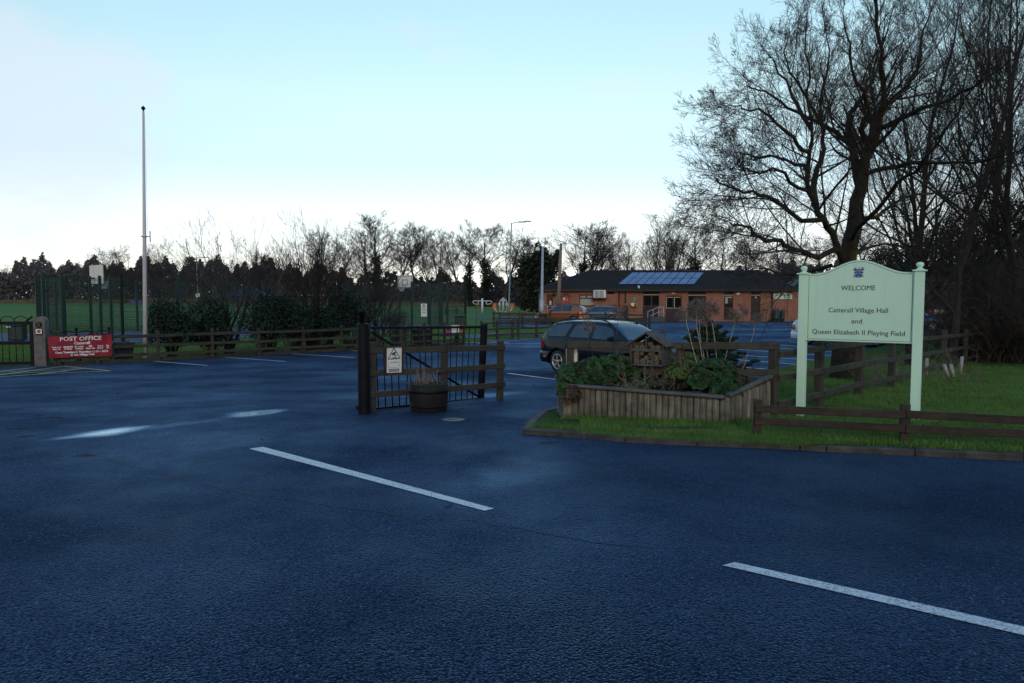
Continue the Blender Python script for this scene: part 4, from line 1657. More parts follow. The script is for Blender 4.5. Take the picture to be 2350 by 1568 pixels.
# crest
M['crest_blue'] = pm('crest_blue', (.015, .055, .30), .5, .2, 30)
M['crest_light'] = pm('crest_light_blue', (.35, .45, .60), .5, .1, 30)
M['crest_gold'] = pm('crest_gold', (.30, .27, .13), .5, .3, 40)
M['crest_mauve'] = pm('crest_mauve', (.20, .19, .36), .5, .2, 40)
cz = rowz(330)
cs = bwid * .104 / 500.0
def cr_poly(mb, pts, mi, h0=.0122, h1=.0135):
    mb.prism([(cxm - .006 + (x - 915) * cs, cz - (y - 705) * cs) for x, y in pts], h0, h1, fr, mi)
mb = MB()
cr_poly(mb, [(785, 950), (775, 860), (800, 700), (1030, 700), (1060, 860), (1050, 945), (915, 965)], 0)
cr_poly(mb, [(680, 725), (830, 670), (1000, 670), (1160, 710), (1050, 790), (790, 790)], 0, .0128, .0137)
cr_poly(mb, [(660, 545), (800, 505), (870, 620), (830, 690), (720, 640)], 0)
cr_poly(mb, [(1180, 530), (1040, 505), (990, 620), (1020, 690), (1110, 640)], 0)
cr_poly(mb, [(690, 465), (815, 470), (790, 500), (740, 498)], 2)
cr_poly(mb, [(1140, 450), (1030, 465), (1050, 500), (1100, 490)], 0)
cr_poly(mb, [(735, 600), (830, 610), (820, 680), (730, 680)], 2, .0128, .0139)
cr_poly(mb, [(1010, 610), (1110, 590), (1120, 660), (1030, 690)], 2, .0128, .0139)
cr_poly(mb, [(840, 560), (920, 515), (1000, 540), (1010, 600), (960, 680), (880, 690), (830, 640)], 3, .0128, .0141)
cr_poly(mb, [(905, 470), (945, 460), (975, 475), (960, 505), (920, 505)], 3)
cr_poly(mb, [(690, 945), (690, 850), (770, 780), (785, 870), (760, 940)], 2)
cr_poly(mb, [(1135, 940), (1130, 850), (1060, 780), (1055, 870), (1080, 935)], 2)
for (x, y) in ((845, 760), (970, 760), (905, 895)):
    a = [(x + 42 * math.cos(t * .524), y + 40 * math.sin(t * .524)) for t in range(12)]
    b = [(x + 20 * math.cos(t * .524), y + 18 * math.sin(t * .524)) for t in range(12)]
    cr_poly(mb, a, 1, .0136, .0146)
    cr_poly(mb, b, 0, .0136, .0152)
mb.build('crest', [M['crest_blue'], M['crest_light'], M['crest_gold'], M['crest_mauve']], ws, True)
# ------------------------------------------------------------------ village hall
M['brick'] = None


def brick_mat():
    m, nt, b = base_mat('red_brick')
    co = coords(nt)
    sp_ = nd(nt, 'ShaderNodeSeparateXYZ')
    nt.links.new(co, sp_.inputs[0])
    cb = nd(nt, 'ShaderNodeCombineXYZ')
    nt.links.new(math_(nt, 'ADD', sp_.outputs[0], sp_.outputs[1]), cb.inputs[0])
    nt.links.new(sp_.outputs[2], cb.inputs[1])
    br = nd(nt, 'ShaderNodeTexBrick')
    br.inputs['Scale'].default_value = 1.0
    br.inputs['Brick Width'].default_value = .225
    br.inputs['Row Height'].default_value = .075
    br.inputs['Mortar Size'].default_value = .009
    br.inputs['Color1'].default_value = (.48, .19, .12, 1)
    br.inputs['Color2'].default_value = (.33, .13, .088, 1)
    br.inputs['Mortar'].default_value = (.21, .15, .115, 1)
    nt.links.new(cb.outputs[0], br.inputs['Vector'])
    c = mixc(nt, mapr(nt, noise(nt, co, .6, 5, .6), .35, .65, 0, .4), br.outputs['Color'], (.14, .05, .035))
    nt.links.new(c, b.inputs['Base Color'])
    b.inputs['Roughness'].default_value = .85
    bump(nt, b, br.outputs['Fac'], -.4, .01)
    return m


def tile_mat():
    m, nt, b = base_mat('dark_roof_tiles')
    uv = coords(nt, 'UV')
    sp_ = nd(nt, 'ShaderNodeSeparateXYZ')
    nt.links.new(uv, sp_.inputs[0])
    fr_ = math_(nt, 'FRACT', math_(nt, 'MULTIPLY', sp_.outputs[1], 1 / .34))
    fx = math_(nt, 'FRACT', math_(nt, 'MULTIPLY', sp_.outputs[0], 1 / .30))
    co = coords(nt)
    n1 = noise(nt, co, 3, 5, .7)
    c = mixc(nt, mapr(nt, n1, .35, .65), (.009, .010, .013), (.024, .025, .032))
    c = mixc(nt, mapr(nt, noise(nt, co, 17, 3), .66, .72), c, (.20, .19, .18))     # bird lime and lichen specks
    nt.links.new(c, b.inputs['Base Color'])
    b.inputs['Roughness'].default_value = .6
    b.inputs['Specular IOR Level'].default_value = .2
    h = math_(nt, 'ADD', fr_, math_(nt, 'MULTIPLY', math_(nt, 'ABSOLUTE', math_(nt, 'SUBTRACT', fx, .5)), .5))
    bump(nt, b, h, 1.0, .06)
    return m


M['brick'] = brick_mat()
M['tile'] = tile_mat()
M['maroon'] = pm('dark_maroon_boarding', (.026, .011, .013), .55, .25, 3)
M['maroon_frame'] = pm('dark_maroon_frame', (.020, .009, .011), .45, .2, 3)
M['cream'] = pm('cream_trim', (.50, .47, .38), .6, .1, 3)
M['glass'] = pm('dark_window_glass', (.010, .010, .012), .08, .1, 1, spec=.22)
M['blind'] = pm('pale_blind', (.40, .40, .38), .6, .05, 2)
M['solar'] = pm('solar_panel_glass', (.038, .085, .22), .34, .10, .8, spec=.3)
M['gutter'] = pm('black_gutter', (.012, .011, .012), .45, .2, 4)
M['red_paint'] = pm('red_painted_wood', (.10, .018, .018), .5, .2, 5)
M['paper'] = pm('white_paper', (.62, .60, .56), .7, .1, 4)
M['paper_red'] = pm('red_paper', (.42, .06, .06), .7, .1, 4)
M['aed_green'] = pm('green_sign_face', (.03, .26, .17), .5, .1, 3)
M['aed_yellow'] = pm('yellow_cabinet', (.62, .40, .02), .45, .1, 3)
M['ramp_grey'] = pm('grey_ramp_concrete', (.07, .075, .085), .8, .25, 3, bmp=.3)
M['butt_green'] = pm('dark_green_plastic', (.012, .045, .035), .45, .2, 4)

HY = 64.0
HG = gz(10, HY)
EAVE = AT(1500, 665.5, HY).z


def hp(px4, py4, Y=HY):
    """picture point given in full-size photo pixels -> point on the facade plane"""
    p = AT(px4 * .57373, py4 * .57373, Y)
    return p


def h5(x, y, Y=HY):
    return hp(x / 3.917 + 2100, y / 3.917 + 1000, Y)


def h6(x, y, Y=HY):
    return hp(x / 3.615 + 2600, y / 3.615 + 1000, Y)


XL, XR = h5(285, 700).x, h6(2057, 700).x
XS = h5(1460, 700).x
hall = thing('village_hall', 'low red brick village hall with dark hipped tile roof and solar panels', 'building', ((XL + XR) / 2, HY, HG))
DEP = 11.0


def hbox(name, x0, x1, z0, z1, y0, y1, mat, parent=None):
    mb = MB()
    mb.box(((x0 + x1) / 2, (y0 + y1) / 2, (z0 + z1) / 2), (x1 - x0, y1 - y0, z1 - z0))
    return mb.build(name, mat, parent or hall, True)


def rect5(x0, y0, x1, y1, Y=HY):
    a, b = h5(x0, y1, Y), h5(x1, y0, Y)
    return a.x, b.x, a.z, b.z


def rect6(x0, y0, x1, y1, Y=HY):
    a, b = h6(x0, y1, Y), h6(x1, y0, Y)
    return a.x, b.x, a.z, b.z


# the front wall is a run of brick piers; panels and doors fill the openings between them
holes = []           # (x0,x1,z0,z1) openings
d1 = rect5(337, 697, 437, 1100)
w1 = rect5(845, 700, 1075, 872)
w2 = rect5(1285, 632, 1405, 692)
pA_ = rect5(1845, 640, 2105, 1045)
dA = rect6(222, 660, 460, 1000)
pB_ = rect6(550, 588, 810, 990)
pC_ = rect6(1066, 588, 1205, 1000)
pD_ = rect6(1455, 588, 1600, 1010)
for r in (d1, w1, w2, pA_, dA, pB_, pC_, pD_):
    holes.append(r)
TOP = EAVE - .02


def wall_with_holes(x0, x1, z0, z1, y, thick, hs):
    """front wall split round its openings, one mesh"""
    mb = MB()
    xs = sorted(set([x0, x1] + [v for h in hs for v in h[:2] if x0 < v < x1]))
    for a, b in zip(xs, xs[1:]):
        m = (a + b) / 2
        segs = [(z0, z1)]
        for h in hs:
            if h[0] < m < h[1]:
                new = []
                for (p, q) in segs:
                    lo, hi = max(p, h[2]), min(q, h[3])
                    if lo >= hi:
                        new.append((p, q))
                        continue
                    if lo > p:
                        new.append((p, lo))
                    if hi < q:
                        new.append((hi, q))
                segs = new
        for p, q in segs:
            mb.box((m, y + thick / 2, (p + q) / 2), (b - a, thick, q - p))
    return mb


mb = wall_with_holes(XL, XR, HG - .3, TOP, HY, .25, [(h[0], h[1], max(h[2], HG), min(h[3], TOP)) for h in holes])
wl_ = mb
for (x, s_) in ((XL, 1), (XR, -1)):
    mb.box((x + s_ * .125, HY + .25 + (DEP - .25) / 2, (HG - .3 + TOP) / 2), (.25, DEP - .25, TOP - HG + .3))
mb.box(((XL + XR) / 2, HY + DEP - .125, (HG - .3 + TOP) / 2), (XR - XL - .5, .25, TOP - HG + .3))
mb.build('wall', M['brick'], hall, True)
# slight break in the wall plane left of the downpipe: the left part stands proud
mb = wall_with_holes(XL - .12, XS, HG - .3, TOP - .003, HY - .14, .138, [(h[0], h[1], max(h[2], HG), min(h[3], TOP)) for h in (d1, w1, w2)])
mb.build('wall', M['brick'], hall, True)
# right wing beyond the corner
mb = MB()
mb.box((XR + 2.6, HY + 5.2, (HG + TOP) / 2 - .02), (5.0, 7.5, TOP - HG))
mb.build('wall', M['brick'], hall, True)
# dark interior
hbox('interior_floor', XL + .3, XR - .3, HG, HG + .05, HY + .4, HY + DEP - .4, M['ramp_grey'])

# roof: hipped, with tiles
OV = .55
ex0, ex1 = h5(195, 605).x, h6(2100, 550).x
ey0, ey1 = HY - OV, HY + DEP + OV
rY = HY + DEP / 2
rz_ = AT(1500, 622.5, rY).z
rx0, rx1 = AT(1352, 624, rY).x, AT(1741, 620, rY).x
ez = EAVE + .02
def roofmesh(x0, x1, y0, y1, r0, r1, ry, z0, z1, th=.10):
    mb = MB()
    A, B, C_, D__ = (x0, y0, z0), (x1, y0, z0), (x1, y1, z0), (x0, y1, z0)
    R0, R1 = (r0, ry, z1), (r1, ry, z1)
    sl = math.hypot(ry - y0, z1 - z0)
    NC = 17                                   # overlapping tile courses on the front slope
    for k in range(NC):
        t0, t1 = k / NC, (k + 1) / NC
        def cpt(a, b, t, h):
            p = Vector(a).lerp(Vector(b), t)
            return (p.x, p.y - h * .3, p.z + h)
        up = .075
        q = [cpt(A, R0, t0, up), cpt(B, R1, t0, up), cpt(B, R1, t1, .012), cpt(A, R0, t1, .012)]
        mb.poly(q, 0, [(p[0], sl * (t0 if i < 2 else t1)) for i, p in enumerate(q)])
        e = [cpt(A, R0, t0, 0), cpt(B, R1, t0, 0)]
        mb.poly([e[0], e[1], q[1], q[0]], 1)
    mb.poly([C_, D__, R0, R1], 0, [(x1, 0), (x0, 0), (r0, sl), (r1, sl)])
    sl2 = math.hypot(r0 - x0, z1 - z0)
    mb.poly([D__, A, R0], 0, [(y1, 0), (y0, 0), (ry, sl2)])
    mb.poly([B, C_, R1], 0, [(y0, 0), (y1, 0), (ry, sl2)])
    mb.poly([(p[0], p[1], p[2] - th) for p in (D__, C_, B, A)], 1)
    for p, q in ((A, B), (B, C_), (C_, D__), (D__, A)):
        mb.poly([(p[0], p[1], p[2] - th), (q[0], q[1], q[2] - th), q, p], 1)
    return mb, (R0, R1)
mb, _ = roofmesh(ex0, ex1, ey0, ey1, rx0, rx1, rY, ez, rz_)
roof = mb.build('roof', [M['tile'], M['gutter']], hall, True)
mb = MB()
rr = random.Random(3)
x = rx0
while x < rx1 - .2:
    mb.tube([(x, rY, rz_ + .0 + rr.uniform(-.008, .008)), (x + .44, rY, rz_ + .0)], .11, 8)
    x += .45
for (px_, py_, pz_) in ((ex0, ey0, ez), (ex1, ey0, ez)):
    a, b = Vector((px_, py_, pz_ + .02)), Vector((rx0 if px_ == ex0 else rx1, rY, rz_ + .02))
    for k in range(18):
        mb.tube([a.lerp(b, k / 18), a.lerp(b, (k + .96) / 18)], .09, 6)
mb.build('ridge_tiles', M['tile'], roof, True)
# second roof of the wing on the right
mb, _ = roofmesh(XR + .2, XR + 8, HY + 1.2, HY + 9.4, XR + 3.5, XR + 5, HY + 5.3, ez - .02, rz_ - .5)
mb.build('roof', [M['tile'], M['gutter']], hall, True)
mb = MB()
mb.bar((ex0, ey0 - .05, ez - .06), (ex1, ey0 - .05, ez - .06), .10, .09)
mb.build('gutter', M['gutter'], hall, True)
mb = MB()
mb.bar((ex0 + .1, HY - .30, ez - .135), (ex1 - .1, HY - .30, ez - .135), .5, .06)
mb.build('soffit', M['maroon'], hall, True)

# solar panels on the front slope
slope = Vector((0, rY - ey0, rz_ - ez))
slL = slope.length
sv = slope.normalized()
snrm = Vector((0, -sv.z, sv.y))
def on_roof(x4, y4):
    """point of the front slope seen at that photo pixel"""
    d = ray(x4 * .57373, y4 * .57373)
    o0 = Vector((0, ey0, ez))
    t = (o0 - EYE).dot(snrm) / d.dot(snrm)
    return EYE + d * t
c_ll, c_ul = on_roof(1455 / 3.917 + 2100, 557 / 3.917 + 1000), on_roof(1675 / 3.917 + 2100, 372 / 3.917 + 1000)
c_lr, c_ur = on_roof(640 / 3.615 + 2600, 515 / 3.615 + 1000), on_roof(815 / 3.615 + 2600, 338 / 3.615 + 1000)
sx0, sx1 = c_ll.x, c_lr.x
v0, v1 = (c_ll.y - ey0) / sv.y, (c_ul.y - ey0) / sv.y
sh = (c_ul.x - c_ll.x)
NP = 9
arr = thing('solar_array', 'two rows of blue solar panels on the hall roof', 'solar panels', ((sx0 + sx1) / 2, ey0 + 1, ez + .3))
for r_ in range(2):
    for c in range(NP):
        a0, a1 = c / NP + .0055, (c + 1) / NP - .0055
        b0, b1 = r_ / 2 + .013, (r_ + 1) / 2 - .013
        def spt(a, b, h):
            return Vector((sx0 + (sx1 - sx0) * a + sh * b, ey0, ez)) + sv * (v0 + (v1 - v0) * b) + snrm * h
        mb = MB()
        top = [spt(a0, b0, .13), spt(a1, b0, .13), spt(a1, b1, .13), spt(a0, b1, .13)]
        bot = [p - snrm * .035 for p in top]
        mb.faces(top + bot, [(0, 1, 2, 3), (7, 6, 5, 4), (0, 4, 5, 1), (1, 5, 6, 2), (2, 6, 7, 3), (3, 7, 4, 0)])
        mb.build('panel', M['solar'], arr, True)

# left door, light, lamp, notice board
def fill(r, y, name, mat, t=.06, inset=0.0):
    return hbox(name, r[0] + inset, r[1] - inset, r[2] + inset, r[3] - inset, y, y + t, mat)
dd = fill((d1[0], d1[1], HG + .05, d1[3]), HY + .10, 'door', M['maroon_frame'])
q = rect5(358, 718, 428, 880)
hbox('pane', q[0], q[1], q[2], q[3], HY + .085, HY + .099, M['glass'], dd)
q = rect5(380, 798, 415, 862)
hbox('paper_notice', q[0], q[1], q[2], q[3], HY + .07, HY + .084, M['paper'], dd)
q = rect5(358, 643, 405, 660)
hbox('bulkhead_light', q[0], q[1], q[2], q[3], HY - .24, HY - .141, M['white'])
mb = MB()
p = h5(455, 708)
mb.lathe([(.0, -.12), (.13, -.10), (.15, 0)], 14, (p.x, HY - .142, p.z), axis='Y')
mb.build('round_lamp', M['gutter'], hall, True)
wf = fill(w1, HY + .04, 'window', M['maroon_frame'], .08)
for q in (rect5(862, 768, 1072, 866),):
    hbox('blind', q[0], q[1], q[2], q[3], HY + .02, HY + .039, M['blind'], wf)
for q in (rect5(868, 720, 952, 748), rect5(975, 720, 1055, 748)):
    hbox('pane', q[0], q[1], q[2], q[3], HY + .02, HY + .039, M['blind'], wf)
q = rect5(862, 866, 1090, 876)
hbox('sill', q[0] - .1, q[1], q[2] - .05, q[3], HY - .2, HY - .142, M['maroon_frame'], wf)
fill(w2, HY + .06, 'window', M['glass'], .06)

nbt = rect5(572, 742, 690, 1000)
nbd = thing('notice_board', 'gabled dark red notice board with white and red papers on the hall wall', 'notice board', ((nbt[0] + nbt[1]) / 2, HY - .145, h5(600, 872).z))
q = rect5(574, 735, 690, 872)
fr = (Vector((q[0], HY - .145, q[2])), Vector((1, 0, 0)), Vector((0, 0, 1)), Vector((0, -1, 0)))
w_, h_ = q[1] - q[0], q[3] - q[2]
mb = MB()
mb.prism([(0, 0), (w_, 0), (w_, h_), (w_ / 2, h_ + .32), (0, h_)], .0, .05, fr)
mb.build('frame', M['red_paint'], nbd, True)
mb = MB()
mb.prism([(.1, .06), (w_ - .1, .06), (w_ - .1, h_ - .05), (.1, h_ - .05)], .05, .056, fr)
mb.build('backing', M['paper'], nbd, True)
mb = MB()
for (x, z, a, b) in ((.12, .08, .5, .42), (w_ * .45, h_ * .68, .28, .3)):
    mb.prism([(x, z), (x + a, z), (x + a, z + b), (x, z + b)], .056, .062, fr)
mb.build('red_papers', M['paper_red'], nbd, True)
mb = MB()
for s_ in (0, 1):
    a = (-.12, h_ - .03) if s_ == 0 else (w_ + .12, h_ - .03)
    o, ax, ay, an = fr
    mb.bar(o + ax * a[0] + ay * a[1] + an * .06, o + ax * w_ / 2 + ay * (h_ + .38) + an * .06, .14, .05, up=an.cross(ax))
mb.build('gable_roof', M['red_paint'], nbd, True)

# air conditioning cabinet
q = rect5(1057, 632, 1245, 752)
acx = thing('air_conditioner', 'white metal air conditioning cabinet bracketed under the hall eaves', 'air conditioner', ((q[0] + q[1]) / 2, HY - .5, q[2]))
mb = MB()
mb.box(((q[0] + q[1]) / 2, HY - .55, (q[2] + q[3]) / 2), (q[1] - q[0], .78, q[3] - q[2]), ch=.03)
mb.build('cabinet', M['white'], acx, True)
M['mesh_grey'] = pm('grey_grille', (.34, .35, .36), .6, .1, 60)
for k in range(2):
    xa = q[0] + .06 + k * (q[1] - q[0]) * .40
    mb = MB()
    mb.box((xa + (q[1] - q[0]) * .19, HY - .945, (q[2] + q[3]) / 2), ((q[1] - q[0]) * .36, .012, (q[3] - q[2]) * .86))
    mb.build('grille', M['mesh_grey'], acx, True)
mb = MB()
mb.box(((q[0] + q[1]) / 2, HY - .5, q[2] - .04), (q[1] - q[0] + .3, .72, .05))
mb.build('bracket', M['gutter'], acx, True)

# downpipes
for pts in (([h5(1468, 645), h5(1468, 900)]), ([h5(1545, 622), h5(1568, 655), h5(1570, 900)]), ([h6(1755, 580), h6(1762, 1000), h6(1660, 1055)])):
    mb = MB()
    P = [Vector((p.x, HY - .19, p.z)) for p in pts]
    if len(pts) == 2 or pts is pts:
        if P[-1].z > HG + .5:
            P.append(Vector((P[-1].x, P[-1].y, HG)))
    mb.tube(P, .055, 8)
    mb.build('downpipe', M['gutter'], hall, True)
q = rect6(310, 618, 362, 634)
hbox('bulkhead_light', q[0], q[1], q[2], q[3], HY - .1, HY - .002, M['white'])
q = rect6(1248, 612, 1293, 653)
mb = MB()
mb.box(((q[0] + q[1]) / 2, HY - .06, (q[2] + q[3]) / 2), (q[1] - q[0], .12, q[3] - q[2]), ch=.04)
mb.build('vent_box', M['white'], hall, True)
q = rect5(1755, 565, 1768, 605)
mb = MB()
mb.tube([((q[0] + q[1]) / 2, ey0 - .12, q[2]), ((q[0] + q[1]) / 2, ey0 - .12, q[3])], .09, 10)
mb.build('camera', M['white'], hall, True)

# window bays with boarded aprons
def bay(r, panes, apron_top, head_bot, name='window_bay'):
    z0, z1 = r[2], TOP
    fo = hbox(name, r[0], r[1], z0, z1, HY + .10, HY + .16, M['maroon'])
    hbox('trim', r[0], r[1], head_bot - .03, head_bot + .03, HY + .05, HY + .099, M['cream'], fo)
    mb = MB()
    n = 8
    for k in range(n):
        za_, zb2 = z0 + (apron_top - z0) * k / n, z0 + (apron_top - z0) * (k + 1) / n
        mb.box(((r[0] + r[1]) / 2, HY + .075, (za_ + zb2) / 2), (r[1] - r[0] - .02, .05, zb2 - za_ - .02), ch=.012)
    mb.build('boarding', M['maroon'], fo, True)
    hbox('sill', r[0], r[1], apron_top - .02, apron_top + .05, HY + .02, HY + .098, M['maroon_frame'], fo)
    for q in panes:
        hbox('pane', q[0], q[1], q[2], q[3], HY + .075, HY + .098, M['glass'], fo)
    hbox('threshold', r[0], r[1], z0 - .06, z0 - .005, HY - .05, HY + .1, M['kerb'], fo)
    return fo
bay(pA_, [rect5(1868, 722, 1975, 868), rect5(1995, 722, 2098, 868)], h5(0, 878).z, h5(0, 703).z)
bay(pB_, [rect6(565, 668, 680, 800), rect6(697, 668, 800, 800)], h6(0, 820).z, h6(0, 655).z)
fo = bay(pC_, [rect6(1090, 680, 1192, 826)], h6(0, 832).z, h6(0, 656).z)
q = rect6(1090, 678, 1192, 695)
hbox('blind', q[0], q[1], q[2], q[3], HY + .06, HY + .074, M['blind'], fo)
q = rect6(1090, 697, 1128, 775)
hbox('blind', q[0], q[1], q[2], q[3], HY + .06, HY + .074, M['blind'], fo)
fo = bay(pD_, [rect6(1478, 675, 1585, 700)], h6(0, 705).z, h6(0, 656).z)
q = rect6(1522, 678, 1546, 698)
hbox('paper_notice', q[0], q[1], q[2], q[3], HY + .06, HY + .074, M['paper'], fo)
# double entrance doors
dz = h6(0, 965).z
fo = hbox('door', dA[0], dA[1], dz, dA[3], HY + .12, HY + .18, M['maroon_frame'])
for q in (rect6(244, 690, 332, 838), rect6(360, 690, 448, 838)):
    hbox('pane', q[0], q[1], q[2], q[3], HY + .09, HY + .11, M['glass'], fo)
    for (a, b, c, d) in ((q[0] - .05, q[0], q[2] - .05, q[3] + .05), (q[0], q[1], q[3], q[3] + .05), (q[0], q[1], q[2] - .05, q[2])):
        hbox('glazing_trim', a, b, c, d, HY + .08, HY + .119, M['cream'], fo)
hbox('doorstep', dA[0], dA[1], HG, dz - .005, HY + .02, HY + .3, M['ramp_grey'])

# ramp, its boarded side, handrails
ra0, ra1 = h5(1915, 1000).x, dA[1] + .6
mb = MB()
mb.faces([(ra0 - 2.2, HY - 1.9, HG + .01), (ra1, HY - 1.9, HG + .01), (ra1, HY - .02, HG + .01), (ra0 - 2.2, HY - .02, HG + .01),
          (ra0, HY - 1.9, dz), (ra1, HY - 1.9, dz), (ra1, HY - .02, dz), (ra0, HY - .02, dz)],
         [(0, 1, 5, 4), (1, 2, 6, 5), (2, 3, 7, 6), (3, 0, 4, 7), (4, 5, 6, 7)])
tag(mb.build('access_ramp', M['ramp_grey']), 'low grey concrete access ramp before the hall double doors', 'ramp')
q = rect6(232, 860, 430, 1028, HY - 2.0)
scr = thing('timber_screen', 'dark brown boarded screen at the end of the access ramp', 'screen', ((q[0] + q[1]) / 2, HY - 2, HG))
mb = MB()
for k in range(9):
    xa = q[0] + (q[1] - q[0]) * k / 9
    xb = q[0] + (q[1] - q[0]) * (k + 1) / 9
    zt_ = q[3] - .45 + .45 * (k + .5) / 9
    mb.box(((xa + xb) / 2, HY - 2.0, (HG + zt_) / 2), (xb - xa - .012, .03, zt_ - HG - .02))
mb.build('boards', M['maroon'], scr, True)
mb = MB()
mb.bar((q[0] - .03, HY - 2.0, q[3] - .44), (q[1], HY - 2.0, q[3] + .02), .09, .05)
mb.build('cap_rail', M['maroon'], scr, True)


def handrail(label, posts, mid=True, Y=HY - 1.8):
    """posts: list of (x, ztop) in world; tube rail along their tops"""
    t = thing('handrail', label, 'handrail', (posts[0][0], Y, HG), group='steel handrails at the hall doors')
    for (x, z) in posts:
        mb = MB()
        mb.tube([(x, Y, HG), (x, Y, z)], .028, 8)
        mb.build('post', M['steel'], t, True)
    mb = MB()
    mb.tube([(x, Y, z) for x, z in posts], .03, 8)
    mb.build('top_rail', M['steel'], t, True)
    if mid:
        mb = MB()
        mb.tube([(x, Y, z - .45) for x, z in posts], .024, 8)
        mb.build('mid_rail', M['steel'], t, True)
    return t


a = [h5(1925, 965, HY - 1.8), h5(2007, 935, HY - 1.8), h5(2090, 895, HY - 1.8), h5(2170, 895, HY - 1.8)]
handrail('sloping steel handrail along the ramp to the double doors', [(p.x, p.z) for p in a])
a = [h5(290, 865, HY - 1.2), h5(352, 865, HY - 1.2)]
handrail('level steel handrail by the single door at the hall left end', [(p.x, p.z) for p in a], True, HY - 1.2)
a = [h5(356, 880, HY - .8), h5(480, 892, HY - .8), h5(900, 930, HY - .8), h5(1060, 945, HY - .8)]
handrail('long steel handrail along the hall wall behind the orange and blue cars', [(p.x, p.z) for p in a], False, HY - .8)

# green first-aid sign and yellow cabinet
q = rect5(1693, 746, 1740, 813)
sg = thing('first_aid_sign', 'green and white defibrillator sign on the hall wall', 'sign', (q[0], HY - .02, q[2]))
hbox('panel', q[0], q[1], q[2], q[3], HY - .03, HY - .002, M['aed_green'], sg)
mb = MB()
cx, cz_ = (q[0] + q[1]) / 2, q[2] + (q[3] - q[2]) * .62
hr = (q[1] - q[0]) * .34
hpts = []
for k in range(24):
    t = k / 24 * 2 * math.pi
    hpts.append((hr * math.sin(t) ** 3 * 1.0, hr * .95 * (13 * math.cos(t) - 5 * math.cos(2 * t) - 2 * math.cos(3 * t) - math.cos(4 * t)) / 15))
frh = (Vector((cx, HY - .03, cz_)), Vector((1, 0, 0)), Vector((0, 0, 1)), Vector((0, -1, 0)))
mb.prism(hpts, .001, .006, frh)
mb.prism([(-hr * 1.1, -.62), (hr * 1.1, -.62), (hr * 1.1, -.50), (-hr * 1.1, -.50)], .001, .006, frh)
mb.build('heart_symbol', M['white'], sg, True)
mb = MB()
mb.prism([(.02, .16), (-.12, -.05), (-.01, -.04), (-.05, -.2), (.11, .03), (.0, .03)], .007, .010, frh)
mb.build('bolt_symbol', M['aed_green'], sg, True)
q = rect5(1668, 828, 1745, 895)
cb_ = thing('defibrillator_cabinet', 'yellow defibrillator cabinet on the hall wall below the green sign', 'cabinet', (q[0], HY - .1, q[2]))
mb = MB()
mb.box(((q[0] + q[1]) / 2, HY - .18, (q[2] + q[3]) / 2), (q[1] - q[0], .35, q[3] - q[2]), ch=.04)
mb.build('case', M['aed_yellow'], cb_, True)
mb = MB()
frc = (Vector((q[0] + (q[1] - q[0]) * .45, HY - .357, (q[2] + q[3]) / 2 + .05)), Vector((1, 0, 0)), Vector((0, 0, 1)), Vector((0, -1, 0)))
mb.prism([(-.3, -.12), (-.05, -.12), (-.05, .12), (-.3, .12)], 0, .006, frc, 0)
mb.prism([(.0, -.2), (.2, -.2), (.2, .2), (.1, .2), (.1, .0), (.0, .0)], 0, .006, frc, 1)
mb.build('label', [M['white'], M['letter_dark']], cb_, True)

# hall name sign
q = rect6(1780, 632, 2053, 710)
hs = thing('name_sign', 'pale green village hall name board at the right end of the hall wall', 'sign', ((q[0] + q[1]) / 2, HY - .03, q[2]))
w_, h_ = q[1] - q[0], q[3] - q[2]
fr = (Vector(((q[0] + q[1]) / 2, HY - .01, q[2])), Vector((1, 0, 0)), Vector((0, 0, 1)), Vector((0, -1, 0)))
pts = [(-w_ / 2, 0), (w_ / 2, 0), (w_ / 2, h_ * .96)]
for k in range(13):
    t = 1 - k / 12
    x = -w_ / 2 + w_ * t
    pts.append((x, h_ * (.96 + .27 * (.5 + .5 * math.cos(2 * math.pi * (t - .5))))))
mb = MB()
mb.prism(pts, 0, .04, fr)
mb.build('board', M['sign_green'], hs, True)
tx = []
put_text(tx, 'Catterall Village Hall', .30, fr, -.05, h_ * .72, width=w_ * .76, bold=.004, lift=.04)
put_text(tx, 'Entrance', .2, fr, w_ * .17, h_ * .28, width=w_ * .23, bold=.003, lift=.04)
join_meshes('lettering', tx, M['letter_dark'], hs)
mb = MB()
mb.prism([(w_ * .31, h_ * .265), (w_ * .37, h_ * .265), (w_ * .37, h_ * .22), (w_ * .40, h_ * .285), (w_ * .37, h_ * .35), (w_ * .37, h_ * .305), (w_ * .31, h_ * .305)], .04, .046, fr)
mb.build('arrow', M['letter_dark'], hs, True)

# water butts on stands
def butt(cx, r, ztop, zbot, label, Y=HY - .75):
    t = thing('water_butt', label, 'water butt', (cx, Y, HG), group='water butts by the hall downpipe')
    H = ztop - zbot
    prof = [(0, H), (r * .62, H), (r * .8, H * .97), (r * .97, H * .92)]
    n = 4
    for k in range(n):
        z1_, z0_ = H * (.90 - k * .21), H * (.90 - (k + 1) * .21)
        prof += [(r * .95, z1_), (r, z1_ - .03), (r, z0_ + .05), (r * .95, z0_ + .01)]
    prof += [(r * .9, 0), (0, 0)]
    mb = MB()
    mb.lathe([(a, b + zbot - HG) for a, b in prof], 24)
    mb.build('barrel', M['butt_green'], t)
    mb = MB()
    for s_ in (-1, 1):
        mb.box((s_ * r * .5, 0, (zbot - HG) / 2), (r * .55, r * 1.3, zbot - HG - .01))
    mb.build('stand', M['black_plastic'], t)
Yb = HY - .75
a, b = h6(1775, 1010, Yb), h6(1878, 858, Yb)
butt((a.x + b.x) / 2, (b.x - a.x) / 2, b.z, a.z, 'wider dark green water butt beside the hall downpipe')
a, b = h6(1882, 1012, Yb), h6(1950, 872, Yb)
butt((a.x + b.x) / 2, (b.x - a.x) / 2, b.z, a.z, 'narrow dark green water butt right of the wider one')
